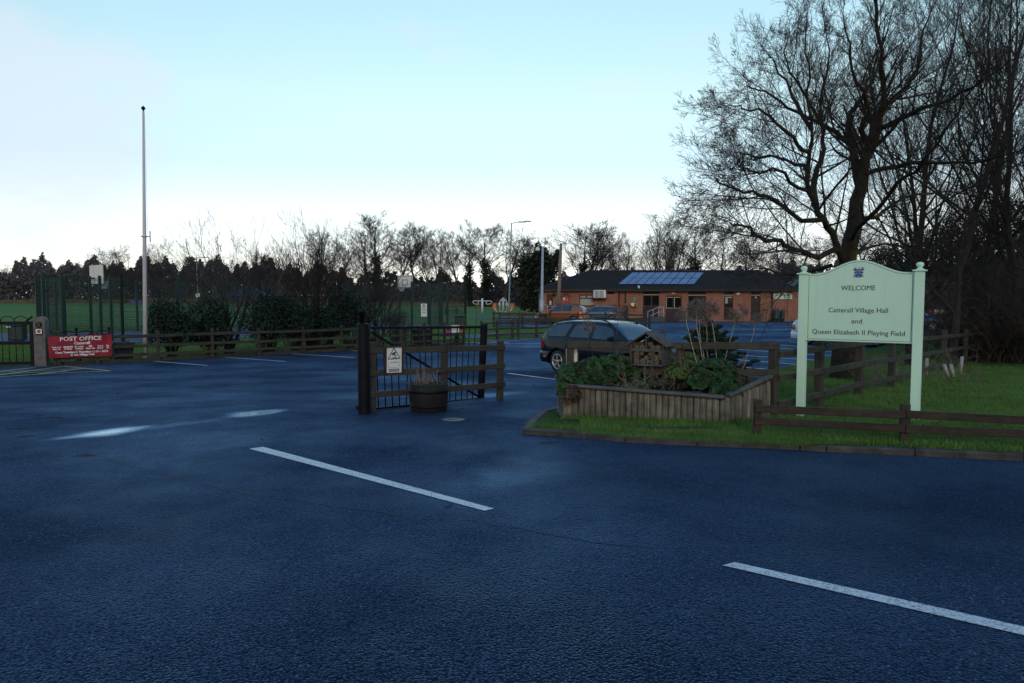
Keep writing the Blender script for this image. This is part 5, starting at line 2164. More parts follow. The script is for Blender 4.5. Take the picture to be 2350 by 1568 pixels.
# ------------------------------------------------------------------ trees
M['bark'] = pm('grey_brown_bark', (.022, .018, .016), .9, .45, 4, bmp=.8, bscale=30)
M['bark_far'] = pm('distant_hazed_bark', (.042, .036, .037), .9, .35, 2)  # base colour lightened to stand in for distance haze
M['bark_pale'] = pm('pale_greyish_bark', (.085, .075, .062), .9, .4, 3)
M['twigs_far'] = pm('distant_hazed_twigs', (.052, .042, .045), .9, .25, 1)  # distance haze put into the twig colour as well
M['twigs_near'] = pm('bare_twigs', (.020, .015, .015), .9, .3, 4)


def moss_bark():
    m, nt, b = base_mat('mossy_bark')
    co = coords(nt)
    c = mixc(nt, mapr(nt, noise(nt, co, 7, 6, .7), .35, .65), (.014, .012, .010), (.040, .034, .028))
    geo = nd(nt, 'ShaderNodeNewGeometry')
    sp_ = nd(nt, 'ShaderNodeSeparateXYZ')
    nt.links.new(geo.outputs['Normal'], sp_.inputs[0])
    f = mapr(nt, noise(nt, co, 2.2, 6, .7), .45, .62)
    f = math_(nt, 'MULTIPLY', f, mapr(nt, sp_.outputs[0], -.3, .6, .15, .9))
    c = mixc(nt, f, c, (.085, .078, .018))
    nt.links.new(c, b.inputs['Base Color'])
    b.inputs['Roughness'].default_value = .95
    b.inputs['Specular IOR Level'].default_value = .15
    bump(nt, b, noise(nt, co, 22, 5, .7), .8, .03)
    return m


M['moss_bark'] = moss_bark()


class TP:
    """branching habit"""
    def __init__(s, levels=4, dens=(5, 4, 4, 3), ratio=(.55, .5, .5, .5), ang=(48, 42, 40, 38), trop=.10, wig=.14, seg=(5, 5, 4, 3), rmin=.004, start=.22, rratio=.55, taper=.55):
        s.taper = taper
        s.levels, s.dens, s.ratio, s.ang, s.trop, s.wig, s.seg, s.rmin, s.start, s.rratio = levels, dens, ratio, ang, trop, wig, seg, rmin, start, rratio


def spawn(rng, pts, rads, lvl, P, out, L):
    """children along a finished branch"""
    if lvl >= P.levels:
        return
    n = P.dens[lvl]
    n = int(n) + (1 if rng.random() < n - int(n) else 0)
    k = len(pts) - 1
    for i in range(n):
        t = P.start + (1 - P.start) * (i + rng.random()) / n
        x = min(t, .999) * k
        j = int(x)
        f = x - j
        p = pts[j].lerp(pts[j + 1], f)
        r = rads[j] * (1 - f) + rads[j + 1] * f
        d = (pts[j + 1] - pts[j]).normalized()
        a = rad(P.ang[lvl] * rng.uniform(.6, 1.35))
        az = rng.uniform(0, 2 * math.pi)
        u = d.orthogonal().normalized()
        w = d.cross(u)
        side = u * math.cos(az) + w * math.sin(az)
        nd_ = (d * math.cos(a) + side * math.sin(a) + Vector((0, 0, P.trop))).normalized()
        ll = L * P.ratio[lvl] * (1 - P.taper * t) * rng.uniform(.65, 1.3) * 1.35
        rr_ = max(P.rmin, r * P.rratio * rng.uniform(.7, 1.1))
        branch(rng, p, nd_, ll, rr_, lvl + 1, P, out)
    # the leader forks at its tip
    if lvl + 1 < P.levels and rng.random() < .7:
        d = (pts[-1] - pts[-2]).normalized()
        for s_ in (-1, 1):
            u = d.orthogonal().normalized()
            e = (d + u * s_ * .35 + Vector((0, 0, P.trop))).normalized()
            branch(rng, pts[-1], e, min(L * .30, .55 if lvl == 0 else 9) * rng.uniform(.7, 1.2), max(P.rmin, rads[-1] * .8), lvl + 1, P, out)


def branch(rng, p, d, L, r, lvl, P, out):
    k = P.seg[min(lvl, len(P.seg) - 1)]
    pts, rads = [p.copy()], [r]
    end = max(P.rmin * .7, r * (.42 if lvl < P.levels else .35))
    for i in range(k):
        d = (d + Vector((rng.gauss(0, P.wig), rng.gauss(0, P.wig), rng.gauss(0, P.wig) + P.trop * .35))).normalized()
        p = p + d * (L / k)
        pts.append(p)
        rads.append(r + (end - r) * (i + 1) / k)
    out.append((pts, rads, lvl))
    spawn(rng, pts, rads, lvl, P, out, L)


def tree_meshes(out, thick=.03, n_thick=7, n_thin=3):
    big = [([tuple(q) for q in p], r) for p, r, l in out if r[0] >= thick]
    small = [([tuple(q) for q in p], r) for p, r, l in out if r[0] < thick]
    return tubes_np(big, n_thick), tubes_np(small, n_thin)


def put_tree(name, label, loc, out, mats, group=None, thick=.03, nth=7):
    t = thing(name, label, 'tree', loc, 0, group)
    (v, f), (v2, f2) = tree_meshes(out, thick, nth)
    if len(v):
        np_mesh('trunk', v, f, mats[0], t, False, True)
    if len(v2):
        np_mesh('crown', v2, f2, mats[1], t, False, False)
    return t


# ---- the big tree behind the welcome sign: main limbs follow the photograph, the rest is grown
TB = V(1915, 868)
TY = TB.y
def tpt(x, y, dy=0.0):
    """crop coordinates of the tree close-up -> local point at the tree's depth + dy"""
    p = AT((x / 1.4255 + 2700) * .57373, (y / 1.4255) * .57373, TY + dy)
    return p - TB
base_r = S(56, TY) / 2
LIMBS = [
    # (points (x,y,dy), r0, r1)
    ([(960, 2160, 0), (965, 1900, 0), (975, 1600, 0), (985, 1480, 0), (1000, 1380, 0), (1030, 1230, .1), (1060, 1080, .2), (1075, 970, .2), (1110, 860, .2), (1150, 740, .1), (1175, 640, 0), (1190, 520, -.2), (1175, 380, -.4), (1160, 220, -.6), (1150, 60, -.8), (1140, -120, -1)], base_r, .035),
    ([(985, 1480, 0), (930, 1420, -.3), (900, 1330, -.6), (850, 1250, -.9), (800, 1170, -1.2), (760, 1090, -1.5), (755, 980, -1.7), (768, 860, -1.8), (780, 740, -1.8), (760, 600, -1.9), (770, 450, -2), (740, 300, -2.2), (750, 120, -2.4)], base_r * .44, .026),
    ([(800, 1170, -1.2), (790, 1060, -.9), (810, 960, -.6), (850, 850, -.3), (850, 740, 0), (830, 600, .3), (860, 440, .5), (880, 280, .8), (850, 120, 1.0)], .10, .025),
    ([(1060, 1080, .2), (1030, 960, .5), (1010, 840, .8), (990, 740, 1.1), (1000, 640, 1.4), (1070, 560, 1.6), (1130, 470, 1.8), (1150, 330, 2), (1210, 180, 2.2), (1260, 0, 2.4)], .13, .028),
    ([(1010, 840, .8), (940, 780, .6), (890, 740, .4), (800, 690, .2), (700, 640, 0), (580, 580, -.2), (470, 520, -.4), (360, 500, -.6), (250, 480, -.8)], .085, .015),
    ([(1110, 860, .2), (1060, 740, -.4), (1110, 640, -.9), (1080, 520, -1.3), (1010, 400, -1.6), (1000, 250, -1.9), (960, 100, -2.2)], .095, .025),
    ([(1175, 640, 0), (1250, 560, .5), (1330, 490, 1.0), (1380, 400, 1.4), (1400, 260, 1.7), (1440, 120, 2.0), (1500, -20, 2.4)], .10, .028),
    ([(1150, 740, .1), (1280, 680, -.6), (1400, 620, -1.3), (1550, 580, -1.9), (1700, 500, -2.4), (1850, 400, -2.9), (1960, 330, -3.3)], .085, .022),
    ([(1075, 1000, .2), (1200, 960, -.5), (1340, 930, -1.1), (1500, 930, -1.7), (1700, 930, -2.2), (1850, 890, -2.7), (2000, 850, -3.2)], .075, .02),
    ([(1030, 1230, .1), (1150, 1240, .8), (1250, 1160, 1.3), (1380, 1110, 1.8), (1550, 1090, 2.3), (1750, 1130, 2.8), (1900, 1150, 3.2)], .07, .02),
    ([(925, 1415, -.3), (820, 1470, -1.2), (720, 1430, -2.0), (600, 1400, -2.8), (520, 1370, -3.4), (430, 1350, -4.0), (370, 1300, -4.5), (250, 1280, -5.0), (120, 1240, -5.4)], .085, .014),
    ([(890, 1515, -.2), (720, 1570, .9), (560, 1560, 1.6), (430, 1530, 2.2), (330, 1500, 2.8)], .06, .012),
    ([(850, 1250, -.9), (720, 1260, -1.6), (600, 1180, -2.2), (480, 1120, -2.7), (380, 1090, -3.2), (260, 1080, -3.6), (130, 1040, -4.0), (60, 1010, -4.3)], .07, .010),
    ([(755, 980, -1.7), (680, 940, -1.2), (560, 900, -.7), (420, 900, -.3), (300, 880, .1), (210, 850, .4)], .055, .010),
    ([(768, 870, -1.8), (700, 830, -2.2), (600, 740, -2.6), (500, 660, -3.0), (420, 620, -3.4), (300, 620, -3.8), (170, 560, -4.1)], .055, .010),
    ([(780, 740, -1.8), (700, 600, -1.3), (640, 500, -1.0), (560, 420, -.7), (520, 330, -.4), (470, 240, -.1)], .055, .012),
    ([(850, 740, 0), (740, 540, .7), (640, 410, 1.1), (600, 300, 1.4), (640, 190, 1.7)], .05, .012),
    ([(1000, 1380, 0), (1040, 1300, -.9), (1150, 1200, -1.6), (1260, 1050, -2.2), (1380, 980, -2.8), (1500, 820, -3.4), (1620, 640, -3.9), (1720, 480, -4.4)], .075, .02),
    ([(985, 1480, 0), (1080, 1420, 1.2), (1200, 1390, 2.2), (1350, 1430, 3.0), (1500, 1400, 3.8)], .06, .015),
    ([(760, 1090, -1.5), (640, 1040, -2.6), (520, 960, -3.3), (430, 990, -3.9), (330, 960, -4.3), (200, 960, -4.7)], .05, .009),
]
rng = random.Random(42)
out = []
Pbig = TP(levels=4, dens=(14, 6.4, 4.8, 2.6), ratio=(.42, .50, .54, .55), ang=(38, 38, 40, 42), trop=.07, wig=.065, seg=(6, 6, 5, 3), rmin=.0024, start=.14, rratio=.44)
for pts, r0, r1 in LIMBS:
    pts = [((700 + (q[0] - 700) * .80 if q[0] < 700 else q[0]), q[1], q[2]) for q in pts]
    P = [tpt(*q) for q in pts]
    if pts[-1][0] < 600:                   # the last stretch of each limb is left to its twigs
        P[-1] = P[-2].lerp(P[-1], .25)
    fine = [P[0]]
    for a, b in zip(P, P[1:]):
        m_ = a.lerp(b, .5) + Vector((rng.gauss(0, .03), rng.gauss(0, .05), rng.gauss(0, .03)))
        fine += [m_, b]
    n = len(fine)
    if r0 == base_r:
        # flared foot, quick taper to the fork, then slow
        rads = []
        for i, q in enumerate(fine):
            h = q.z
            rads.append(max(r1, base_r * (1.18 if h < .15 else 1.0 if h < .6 else max(.30, .92 - .085 * h))))
        rads = [max(r1, min(r, base_r * 1.2) * (1 if i < 10 else (1 - (i - 10) / (n - 10)) * .8 + .2)) for i, r in enumerate(rads)]
    else:
        r0, r1 = r0 * .78, min(r1, .009)
        rads = [r0 + (r1 - r0) * (i / (n - 1)) ** .75 for i in range(n)]
    out.append((fine, rads, 0))
    L = sum((b - a).length for a, b in zip(fine, fine[1:]))
    Pl = TP(**{**Pbig.__dict__})
    if r0 == base_r:
        Pl.start = .42
    Pl.taper = .62
    nn = Pbig.dens[0] * L / 3.6
    Pl.dens = (nn,) + tuple(Pbig.dens[1:])
    Pl.ratio = (min(.40, 1.30 / L),) + tuple(Pbig.ratio[1:])
    spawn(rng, fine, rads, 0, Pl, out, L)
M['twig_tip'] = M['twigs_near']
bigtree = put_tree('bare_tree', 'large bare spreading tree with a mossy trunk behind the welcome sign', TB, out, (M['moss_bark'], M['twigs_near']), thick=.022, nth=8)
print('big tree branches', len(out))

# ---- trees and thicket behind, on the right
def grown(seed, H, r, P, lean=0.0, crown0=.25, straight=.06, multi=1):
    rng = random.Random(seed)
    out = []
    for m in range(multi):
        p = Vector((rng.gauss(0, .12) * (multi > 1), rng.gauss(0, .12) * (multi > 1), -.1))
        d = Vector((rng.gauss(lean, .05) + (rng.uniform(-.28, .28) if multi > 1 else 0), rng.gauss(0, .05) + (rng.uniform(-.28, .28) if multi > 1 else 0), 1)).normalized()
        pts, rads = [p.copy()], [r * 1.15]
        k = 9
        h = H * rng.uniform(.85, 1.0) if multi > 1 else H
        for i in range(k):
            d = (d + Vector((rng.gauss(0, straight), rng.gauss(0, straight), .05))).normalized()
            p = p + d * h / k
            pts.append(p)
            rads.append(max(P.rmin * 2, r * (1 - .88 * (i + 1) / k)))
        out.append((pts, rads, 0))
        P2 = TP(**{**P.__dict__})
        P2.start = crown0
        spawn(rng, pts, rads, 0, P2, out, h)
    return out


Pr = TP(levels=4, dens=(24, 8, 5.8, 3.0), ratio=(.34, .46, .5, .55), ang=(50, 42, 42, 40), trop=.22, wig=.12, seg=(7, 6, 5, 3), rmin=.0030, start=.2, rratio=.5)
RT = [((2088, 838), 10.5, .12, 51, 'slender bare tree right of the big tree, behind the sign post'), ((2184, 842), 11.5, .095, 58, 'bare tree with a mossy lower trunk above the right hedge'), ((2235, 822), 12.0, .12, 53, 'bare tree with dense twigs near the right edge, behind the hedge'),
      ((2098, 815), 9.5, .11, 56, 'thin bare tree between the sign post and the mossy one'), ((2285, 812), 11.5, .13, 57, 'slim bare tree deep in the right hedge'), ((2330, 835), 11.0, .13, 54, 'bare tree at the far right edge of the picture'), ((2420, 850), 10.0, .15, 55, 'bare tree just beyond the right edge with branches reaching in')]
for (px, H, r, sd, lb) in RT:
    o_ = grown(sd, H, r, Pr, lean=rng.uniform(-.04, .05), crown0=.13, straight=.07)
    p = V(*px)
    put_tree('bare_tree', lb, p, o_, (M['moss_bark'] if sd in (51,) else M['bark'], M['twigs_near']), group='bare trees along the right hedge', thick=.025)

# thicket of bare stems and brambles under them
def thicket(name, label, spots, n, hmax, seed, r=.006, mat=None, kind=None):
    rng = random.Random(seed)
    brs = []
    for i in range(n):
        a, b = rng.choice(spots)
        t = rng.random()
        p = Vector(a).lerp(Vector(b), t) + Vector((rng.gauss(0, .5), rng.gauss(0, .7), 0))
        p.z = vz(p.x, p.y) - .03
        d = Vector((rng.gauss(0, .45), rng.gauss(0, .35), 1)).normalized()
        L = hmax * rng.uniform(.35, 1.0)
        pts = [tuple(p)]
        k = 6
        for j in range(k):
            d = (d + Vector((rng.gauss(0, .22), rng.gauss(0, .2), rng.gauss(-.03, .12)))).normalized()
            p = p + d * L / k
            pts.append(tuple(p))
            if j >= 1:
                for _ in range(3):
                    d2 = (d + Vector((rng.gauss(0, .8), rng.gauss(0, .6), rng.gauss(.1, .5)))).normalized()
                    l2 = L * rng.uniform(.10, .32)
                    q1 = p + d2 * l2 * .5
                    q2_ = q1 + (d2 + Vector((rng.gauss(0, .3), rng.gauss(0, .3), rng.gauss(0, .3)))).normalized() * l2 * .5
                    brs.append(([tuple(p), tuple(q1), tuple(q2_)], [r * .55, r * .45, r * .3]))
                    d3 = (d2 + Vector((rng.gauss(0, .8), rng.gauss(0, .8), rng.gauss(0, .6)))).normalized()
                    brs.append(([tuple(q1), tuple(q1 + d3 * l2 * .25), tuple(q1 + d3 * l2 * .45)], [r * .45, r * .35, r * .25]))
        brs.append((pts, [r * (1 - .11 * j) for j in range(k + 1)]))
    v, f = tubes_np(brs, 3)
    o = np_mesh(name, v, f, mat or M['twigs_near'])
    return tag(o, label, 'thicket', kind=kind)


M['bramble'] = pm('brown_bramble_stems', (.052, .041, .037), .9, .35, 5, island=.4)
hA, hB, hC = V(2185, 834), V(2240, 828), V(2420, 838)
th_spots = [((hA.x + 2.9, hA.y + .6), (hB.x, hB.y + .8)), ((hB.x, hB.y + .6), (hC.x, hC.y + .6)), ((hA.x + 5.5, hA.y + 3), (hC.x + 1.5, hC.y + 3)), ((hB.x, hB.y - .3), (hC.x, hC.y - .4))]
th_spots = [(Vector((*a, 0)), Vector((*b, 0))) for a, b in th_spots]
thicket('undergrowth', 'dense dark thicket of bare bramble and hawthorn stems along the right edge', th_spots, 1150, 3.3, 61, .0075, kind='stuff', mat=M['bramble'])
th2 = [(Vector((hA.x + 8.5, hA.y + 7, 0)), Vector((hC.x + 4, hC.y + 7, 0))), (Vector((hA.x + 9.5, hA.y + 10, 0)), Vector((hC.x + 8, hC.y + 12, 0)))]
thicket('undergrowth', 'farther dark thicket behind the right hedge trees', th2, 900, 4.2, 62, .010, kind='stuff')
# dark evergreen mass behind (ivy and holly) inside the thicket
rg = np.random.default_rng(8)
M['ivy'] = leaf_mat('dark_ivy_leaves', (.007, .013, .007), (.020, .032, .016), .55)
Cs = []
for (px, py, dy, rx, rz__) in ((2170, 585, 6.0, 1.9, 1.0), (2335, 665, 5.0, 1.7, 1.9), (2350, 640, 5.0, 2.2, 2.4), (2060, 610, 9.0, 1.4, 1.0), (2240, 560, 7, 2.0, 1.4), (2350, 520, 7, 1.6, 1.2)):
    c = AT(px, py, hB.y + dy)
    m = 3600
    d = rg.normal(size=(m, 3))
    d /= np.linalg.norm(d, axis=1, keepdims=True)
    Cs.append(np.array(c) + d * np.array([rx, rx * .8, rz__]) * rg.uniform(.25, 1, (m, 1)) ** .5)
C = np.concatenate(Cs)
v, f = leaves_np(C, rg.normal(size=C.shape), rg.uniform(.03, .075, len(C)), rg, .6)
iv = np_mesh('evergreen_undergrowth', v, f, M['ivy'])
tag(iv, 'dark evergreen holly and ivy mass inside the right thicket', 'thicket', kind='stuff')
# cut branches and dead grass heap by the sign's right post
hp0, hp1 = V(2020, 885), V(2120, 872)
thicket('brushwood', 'pale heap of cut brambles and dead stems at the foot of the fence', [(Vector((hp0.x, hp0.y, 0)), Vector((hp1.x, hp1.y, 0)))], 60, .75, 63, .0035, M['grey_stem'], kind='stuff')
M['guard'] = pm('pale_tree_guard', (.34, .33, .32), .6, .2, 9)
for i, (x, y, lean) in enumerate(((2126, 862, .0), (2176, 866, -.35), (2188, 866, -.25), (2204, 858, .06))):
    p = V(x, y)
    mb = MB()
    h = S(40 if i in (0, 3) else 30, p.y)
    mb.tube([p, p + Vector((lean * h, 0, h))], .035, 9)
    tag(mb.build('tree_guard', M['guard']), ['upright pale tree guard tube beside the sign post', 'pale tree guard tube leaning left, outer one of the leaning pair', 'pale tree guard tube leaning left, inner one of the leaning pair', 'upright pale tube at the hedge foot, right of the leaning pair'][i], 'tree guard', 'tree guards at the hedge foot')

# ---- saplings and young trees behind the left fence
Ps = TP(levels=3, dens=(9, 5, 3.6), ratio=(.62, .44, .45), ang=(52, 40, 38), trop=.26, wig=.10, seg=(7, 6, 4), rmin=.0036, start=.25, rratio=.48)
def near_fence(xd, back):
    p = on_fence(xd)
    n_ = Vector((-(FENCE_B - FENCE_A).y, (FENCE_B - FENCE_A).x)).normalized()
    q = p + n_ * back
    # keep the same picture column
    k = (xd - 1175) / FPX
    q.x = k * q.y
    return Vector((q.x, q.y, gz(q.x, q.y)))


def young(xd, back, H, r, seed, label, multi=1, P=Ps, c0=.2, mats=None):
    p = near_fence(xd, back)
    o_ = grown(seed, H, r, P, crown0=c0, multi=multi, straight=.08)
    return put_tree('young_tree', label, p, o_, mats or (M['bark'], M['twigs_near']), group='young bare trees behind the left fence', thick=.02, nth=6)


young(524, 1.2, 3.9, .075, 71, 'young bare tree with long whippy shoots between the two left bushes', 5, c0=.3)
young(714, 1.5, 4.2, .085, 72, 'young bare vase-shaped tree behind the middle bushes', 6, c0=.18)
young(762, 2.2, 3.6, .07, 76, 'young bare tree just left of the black gate post, thinner stems', 4, c0=.2)
young(858, 1.6, 2.9, .08, 73, 'low bare spreading tree behind the black gate post', 5, c0=.2)
young(620, 2.6, 3.0, .05, 74, 'thin bare tree behind the broad middle bush', 4, c0=.3)
p = G(1093, 745)
o_ = grown(75, S(76, p.y), .035, TP(levels=2, dens=(8, 4), ratio=(.4, .4), ang=(35, 35), trop=.2, wig=.08, seg=(6, 4), rmin=.006), crown0=.4)
put_tree('young_tree', 'thin pale staked sapling on the grass left of the exercise machines', p, o_, (M['bark_pale'], M['bark_pale']), thick=.02)

# ---- evergreen bushes behind the left fence
M['laurel'] = leaf_mat('laurel_leaves', (.005, .015, .008), (.020, .046, .026), .4, None, .3)
def bush(xd, back, w, h, seed, label, mat=None, n=8200, size=(.030, .060), low=.22):
    rng = np.random.default_rng(seed)
    p = near_fence(xd, back)
    t = thing('bush', label, 'bush', p, group='evergreen bushes behind the left fence')
    cl = []
    m = 9
    for i in range(m):
        a = rng.uniform(0, 6.28)
        zz = rng.uniform(.30, .78) * h
        rr_ = w * .5 * (.62 if zz < h * .6 else .40)
        cl.append((np.array([math.cos(a) * rr_ * rng.uniform(.3, 1), math.sin(a) * rr_ * .7 * rng.uniform(.3, 1), zz]), w * rng.uniform(.20, .30), h * rng.uniform(.16, .25)))
    cl.append((np.array([0, 0, h * .5]), w * .36, h * .40))
    Cs, Ns = [], []
    for c, rx, rz__ in cl:
        k = n // len(cl)
        d = rng.normal(size=(k, 3))
        d /= np.linalg.norm(d, axis=1, keepdims=True)
        Cs.append(c + d * np.array([rx, rx * .85, rz__]) * (rng.uniform(.45, 1.08, (k, 1))))
        Ns.append(d + rng.normal(size=(k, 3)) * .7 + [0, 0, .3])
    C, N = np.concatenate(Cs), np.concatenate(Ns)
    ok = C[:, 2] > low * h * rng.uniform(.6, 1.2, len(C))
    C, N = C[ok], N[ok]
    v, f = leaves_np(C, N, rng.uniform(size[0], size[1], len(C)), rng, .48)
    np_mesh('foliage', v, f, mat or M['laurel'], t)
    r2 = random.Random(seed)
    brs = []
    for i in range(34):
        a = r2.uniform(0, 6.28)
        d = Vector((math.cos(a) * r2.uniform(.2, .9) * w * .4, math.sin(a) * w * .3, h * r2.uniform(.35, .7)))
        brs.append(([(r2.gauss(0, .06), r2.gauss(0, .06), 0), tuple(d * .5 + Vector((0, 0, -.08 * h))), tuple(d)], [.018, .012, .006]))
    v, f = tubes_np(brs, 5)
    np_mesh('branches', v, f, M['bark'], t)
    return t


BU = [(392, .9, 146, 150, 'leafy dark evergreen bush beside the flagpole'), (482, 1.0, 124, 146, 'rounded dark evergreen bush between the first bush and the young tree'),
      (608, 1.1, 156, 150, 'broad blue-green evergreen bush in the middle of the row'), (676, .9, 126, 146, 'dark evergreen bush next to the broad middle one'),
      (800, 1.2, 150, 152, 'tall dark evergreen bush behind the black gate post'), (744, 1.0, 112, 112, 'lower dark evergreen bush left of the gate post')]
for i, (xd, back, w, h, lb) in enumerate(BU):
    Y = near_fence(xd, back).y
    bush(xd, back, S(w, Y), S(h, Y) * 1.0, 80 + i, lb)
M['twiggy_leaf'] = leaf_mat('sparse_dark_leaves', (.018, .022, .018), (.040, .042, .034), .6)
Y = near_fence(912, 1.2).y
bush(912, 1.2, S(110, Y), S(90, Y), 90, 'thin twiggy dark bush seen above the open gate', M['twiggy_leaf'], 2600, (.02, .04), .1)

# ---- small conifer behind the log bed
cf = V(1628, 862)
cfp = Vector((S(1628 - 1175, 12.2), 12.2, vz(3, 12.2)))
con = thing('conifer', 'small dark green fir with drooping tiers behind the log bed', 'tree', cfp)
rng = random.Random(5)
H_ = AT(1628, 733, 12.2).z - cfp.z
mb = MB()
mb.tube([(0, 0, -.1), (0, 0, H_ * .6), (0, 0, H_)], [.03, .02, .006], 7)
mb.build('trunk', M['bark'], con)
nv, nf, base = [], [], 0
needles = []
brs = []
tiers = 9
for k in range(tiers):
    t = k / (tiers - 1)
    z = H_ * (.22 + .74 * t)
    Rk = S(118, 12.2) * (1 - t) ** .8 * (.92 if k else .7) + .04
    nb = 14 if k < 6 else 8
    for i in range(nb):
        a = 6.283 * (i + rng.random() * .8) / nb
        L = Rk * rng.uniform(.7, 1.1)
        d = Vector((math.cos(a), math.sin(a), .02 + .30 * t))
        p0 = Vector((0, 0, z))
        pts = [p0]
        for j in range(1, 6):
            q = p0 + d * L * j / 5 + Vector((0, 0, -.10 * L * math.sin(j / 5 * 3.1) + .05 * L * (j / 5) ** 2))
            pts.append(q)
        brs.append(([tuple(q) for q in pts], [.008, .007, .006, .005, .004, .002]))
        for j in range(1, 6):
            for s_ in (-1, -.4, 0, .4, 1):
                side = Vector((-d.y, d.x, 0)) * s_
                l2 = L * .30 * (1.1 - j / 7)
                e = pts[j] + (side * .85 + d * .6).normalized() * l2 + Vector((0, 0, -.01))
                brs.append(([tuple(pts[j]), tuple(pts[j].lerp(e, .5)), tuple(e)], [.004, .003, .002]))
                for u in range(16):
                    needles.append((pts[j].lerp(e, u / 15), (e - pts[j]).normalized()))
v, f = tubes_np(brs, 4)
np_mesh('branches', v, f, M['bark'], con)
C = np.array([tuple(n_[0]) for n_ in needles])
D_ = np.array([tuple(n_[1]) for n_ in needles])
rg = np.random.default_rng(4)
C = np.repeat(C, 3, axis=0) + rg.normal(size=(len(C) * 3, 3)) * .008
D_ = np.repeat(D_, 3, axis=0)
sd_ = D_ * .5 + rg.normal(size=D_.shape) * .55 + [0, 0, .25]
sd_ /= np.linalg.norm(sd_, axis=1, keepdims=True)
wv_ = np.cross(sd_, rg.normal(size=sd_.shape))
wv_ /= np.linalg.norm(wv_, axis=1, keepdims=True)
ln, wd = .034, .0052
tv = np.stack([C - wv_ * wd, C + wv_ * wd, C + sd_ * ln], axis=1).reshape(-1, 3)
M['needle'] = leaf_mat('fir_needles', (.014, .036, .022), (.052, .092, .036), .5, None, .25)
np_mesh('needles', tv, np.arange(len(tv)).reshape(-1, 3), M['needle'], con)
# ------------------------------------------------------------------ far tree line
Pf = TP(levels=3, dens=(27, 9, 7), ratio=(.36, .48, .5), ang=(48, 44, 44), trop=.18, wig=.14, seg=(7, 5, 4), rmin=.019, start=.25, rratio=.5)
Pw = TP(levels=3, dens=(22, 10, 8), ratio=(.46, .45, .48), ang=(52, 46, 42), trop=.12, wig=.15, seg=(8, 6, 4), rmin=.019, start=.18, rratio=.55)
def proto(seed, H, r, P, c0, straight, multi=1, ivy=False):
    o_ = grown(seed, H, r, P, crown0=c0, straight=straight, multi=multi)
    t = put_tree('bare_tree', 'bare winter tree', (0, -500, 0), o_, (M['bark_far'], M['twigs_far']), thick=.07, nth=5)
    if ivy:
        rg = np.random.default_rng(seed)
        pts, rads, _ = o_[0]
        Cs = []
        for a, b in list(zip(pts, pts[1:]))[:6]:
            m = 420
            t_ = rg.uniform(0, 1, (m, 1))
            Cs.append(np.array(a) * (1 - t_) + np.array(b) * t_ + rg.normal(size=(m, 3)) * np.array([.42, .42, .4]))
        C = np.concatenate(Cs)
        v, f = leaves_np(C, rg.normal(size=C.shape), rg.uniform(.10, .24, len(C)), rg, .7)
        np_mesh('ivy', v, f, M['ivy'], t)
    return t


H0 = 18.0
PROTO = {'tall_a': proto(101, H0, .30, Pf, .30, .05), 'tall_b': proto(102, H0, .32, Pf, .36, .06), 'ivy': proto(103, H0, .34, Pf, .45, .05, ivy=True),
         'wide': proto(104, H0, .42, Pw, .20, .07), 'multi': proto(105, H0, .19, TP(levels=3, dens=(13, 6, 5), ratio=(.36, .48, .5), ang=(38, 40, 42), trop=.2, wig=.11, seg=(7, 5, 4), rmin=.017, start=.25, rratio=.5), .18, .05, multi=5), 'ivy_b': proto(106, H0, .30, Pf, .38, .09, ivy=True)}
HT = {}
for k_, t in PROTO.items():
    zz = max((c.data.vertices[i].co.z for c in t.children if c.name.startswith('crown') for i in range(0, len(c.data.vertices), 7)), default=H0)
    HT[k_] = zz

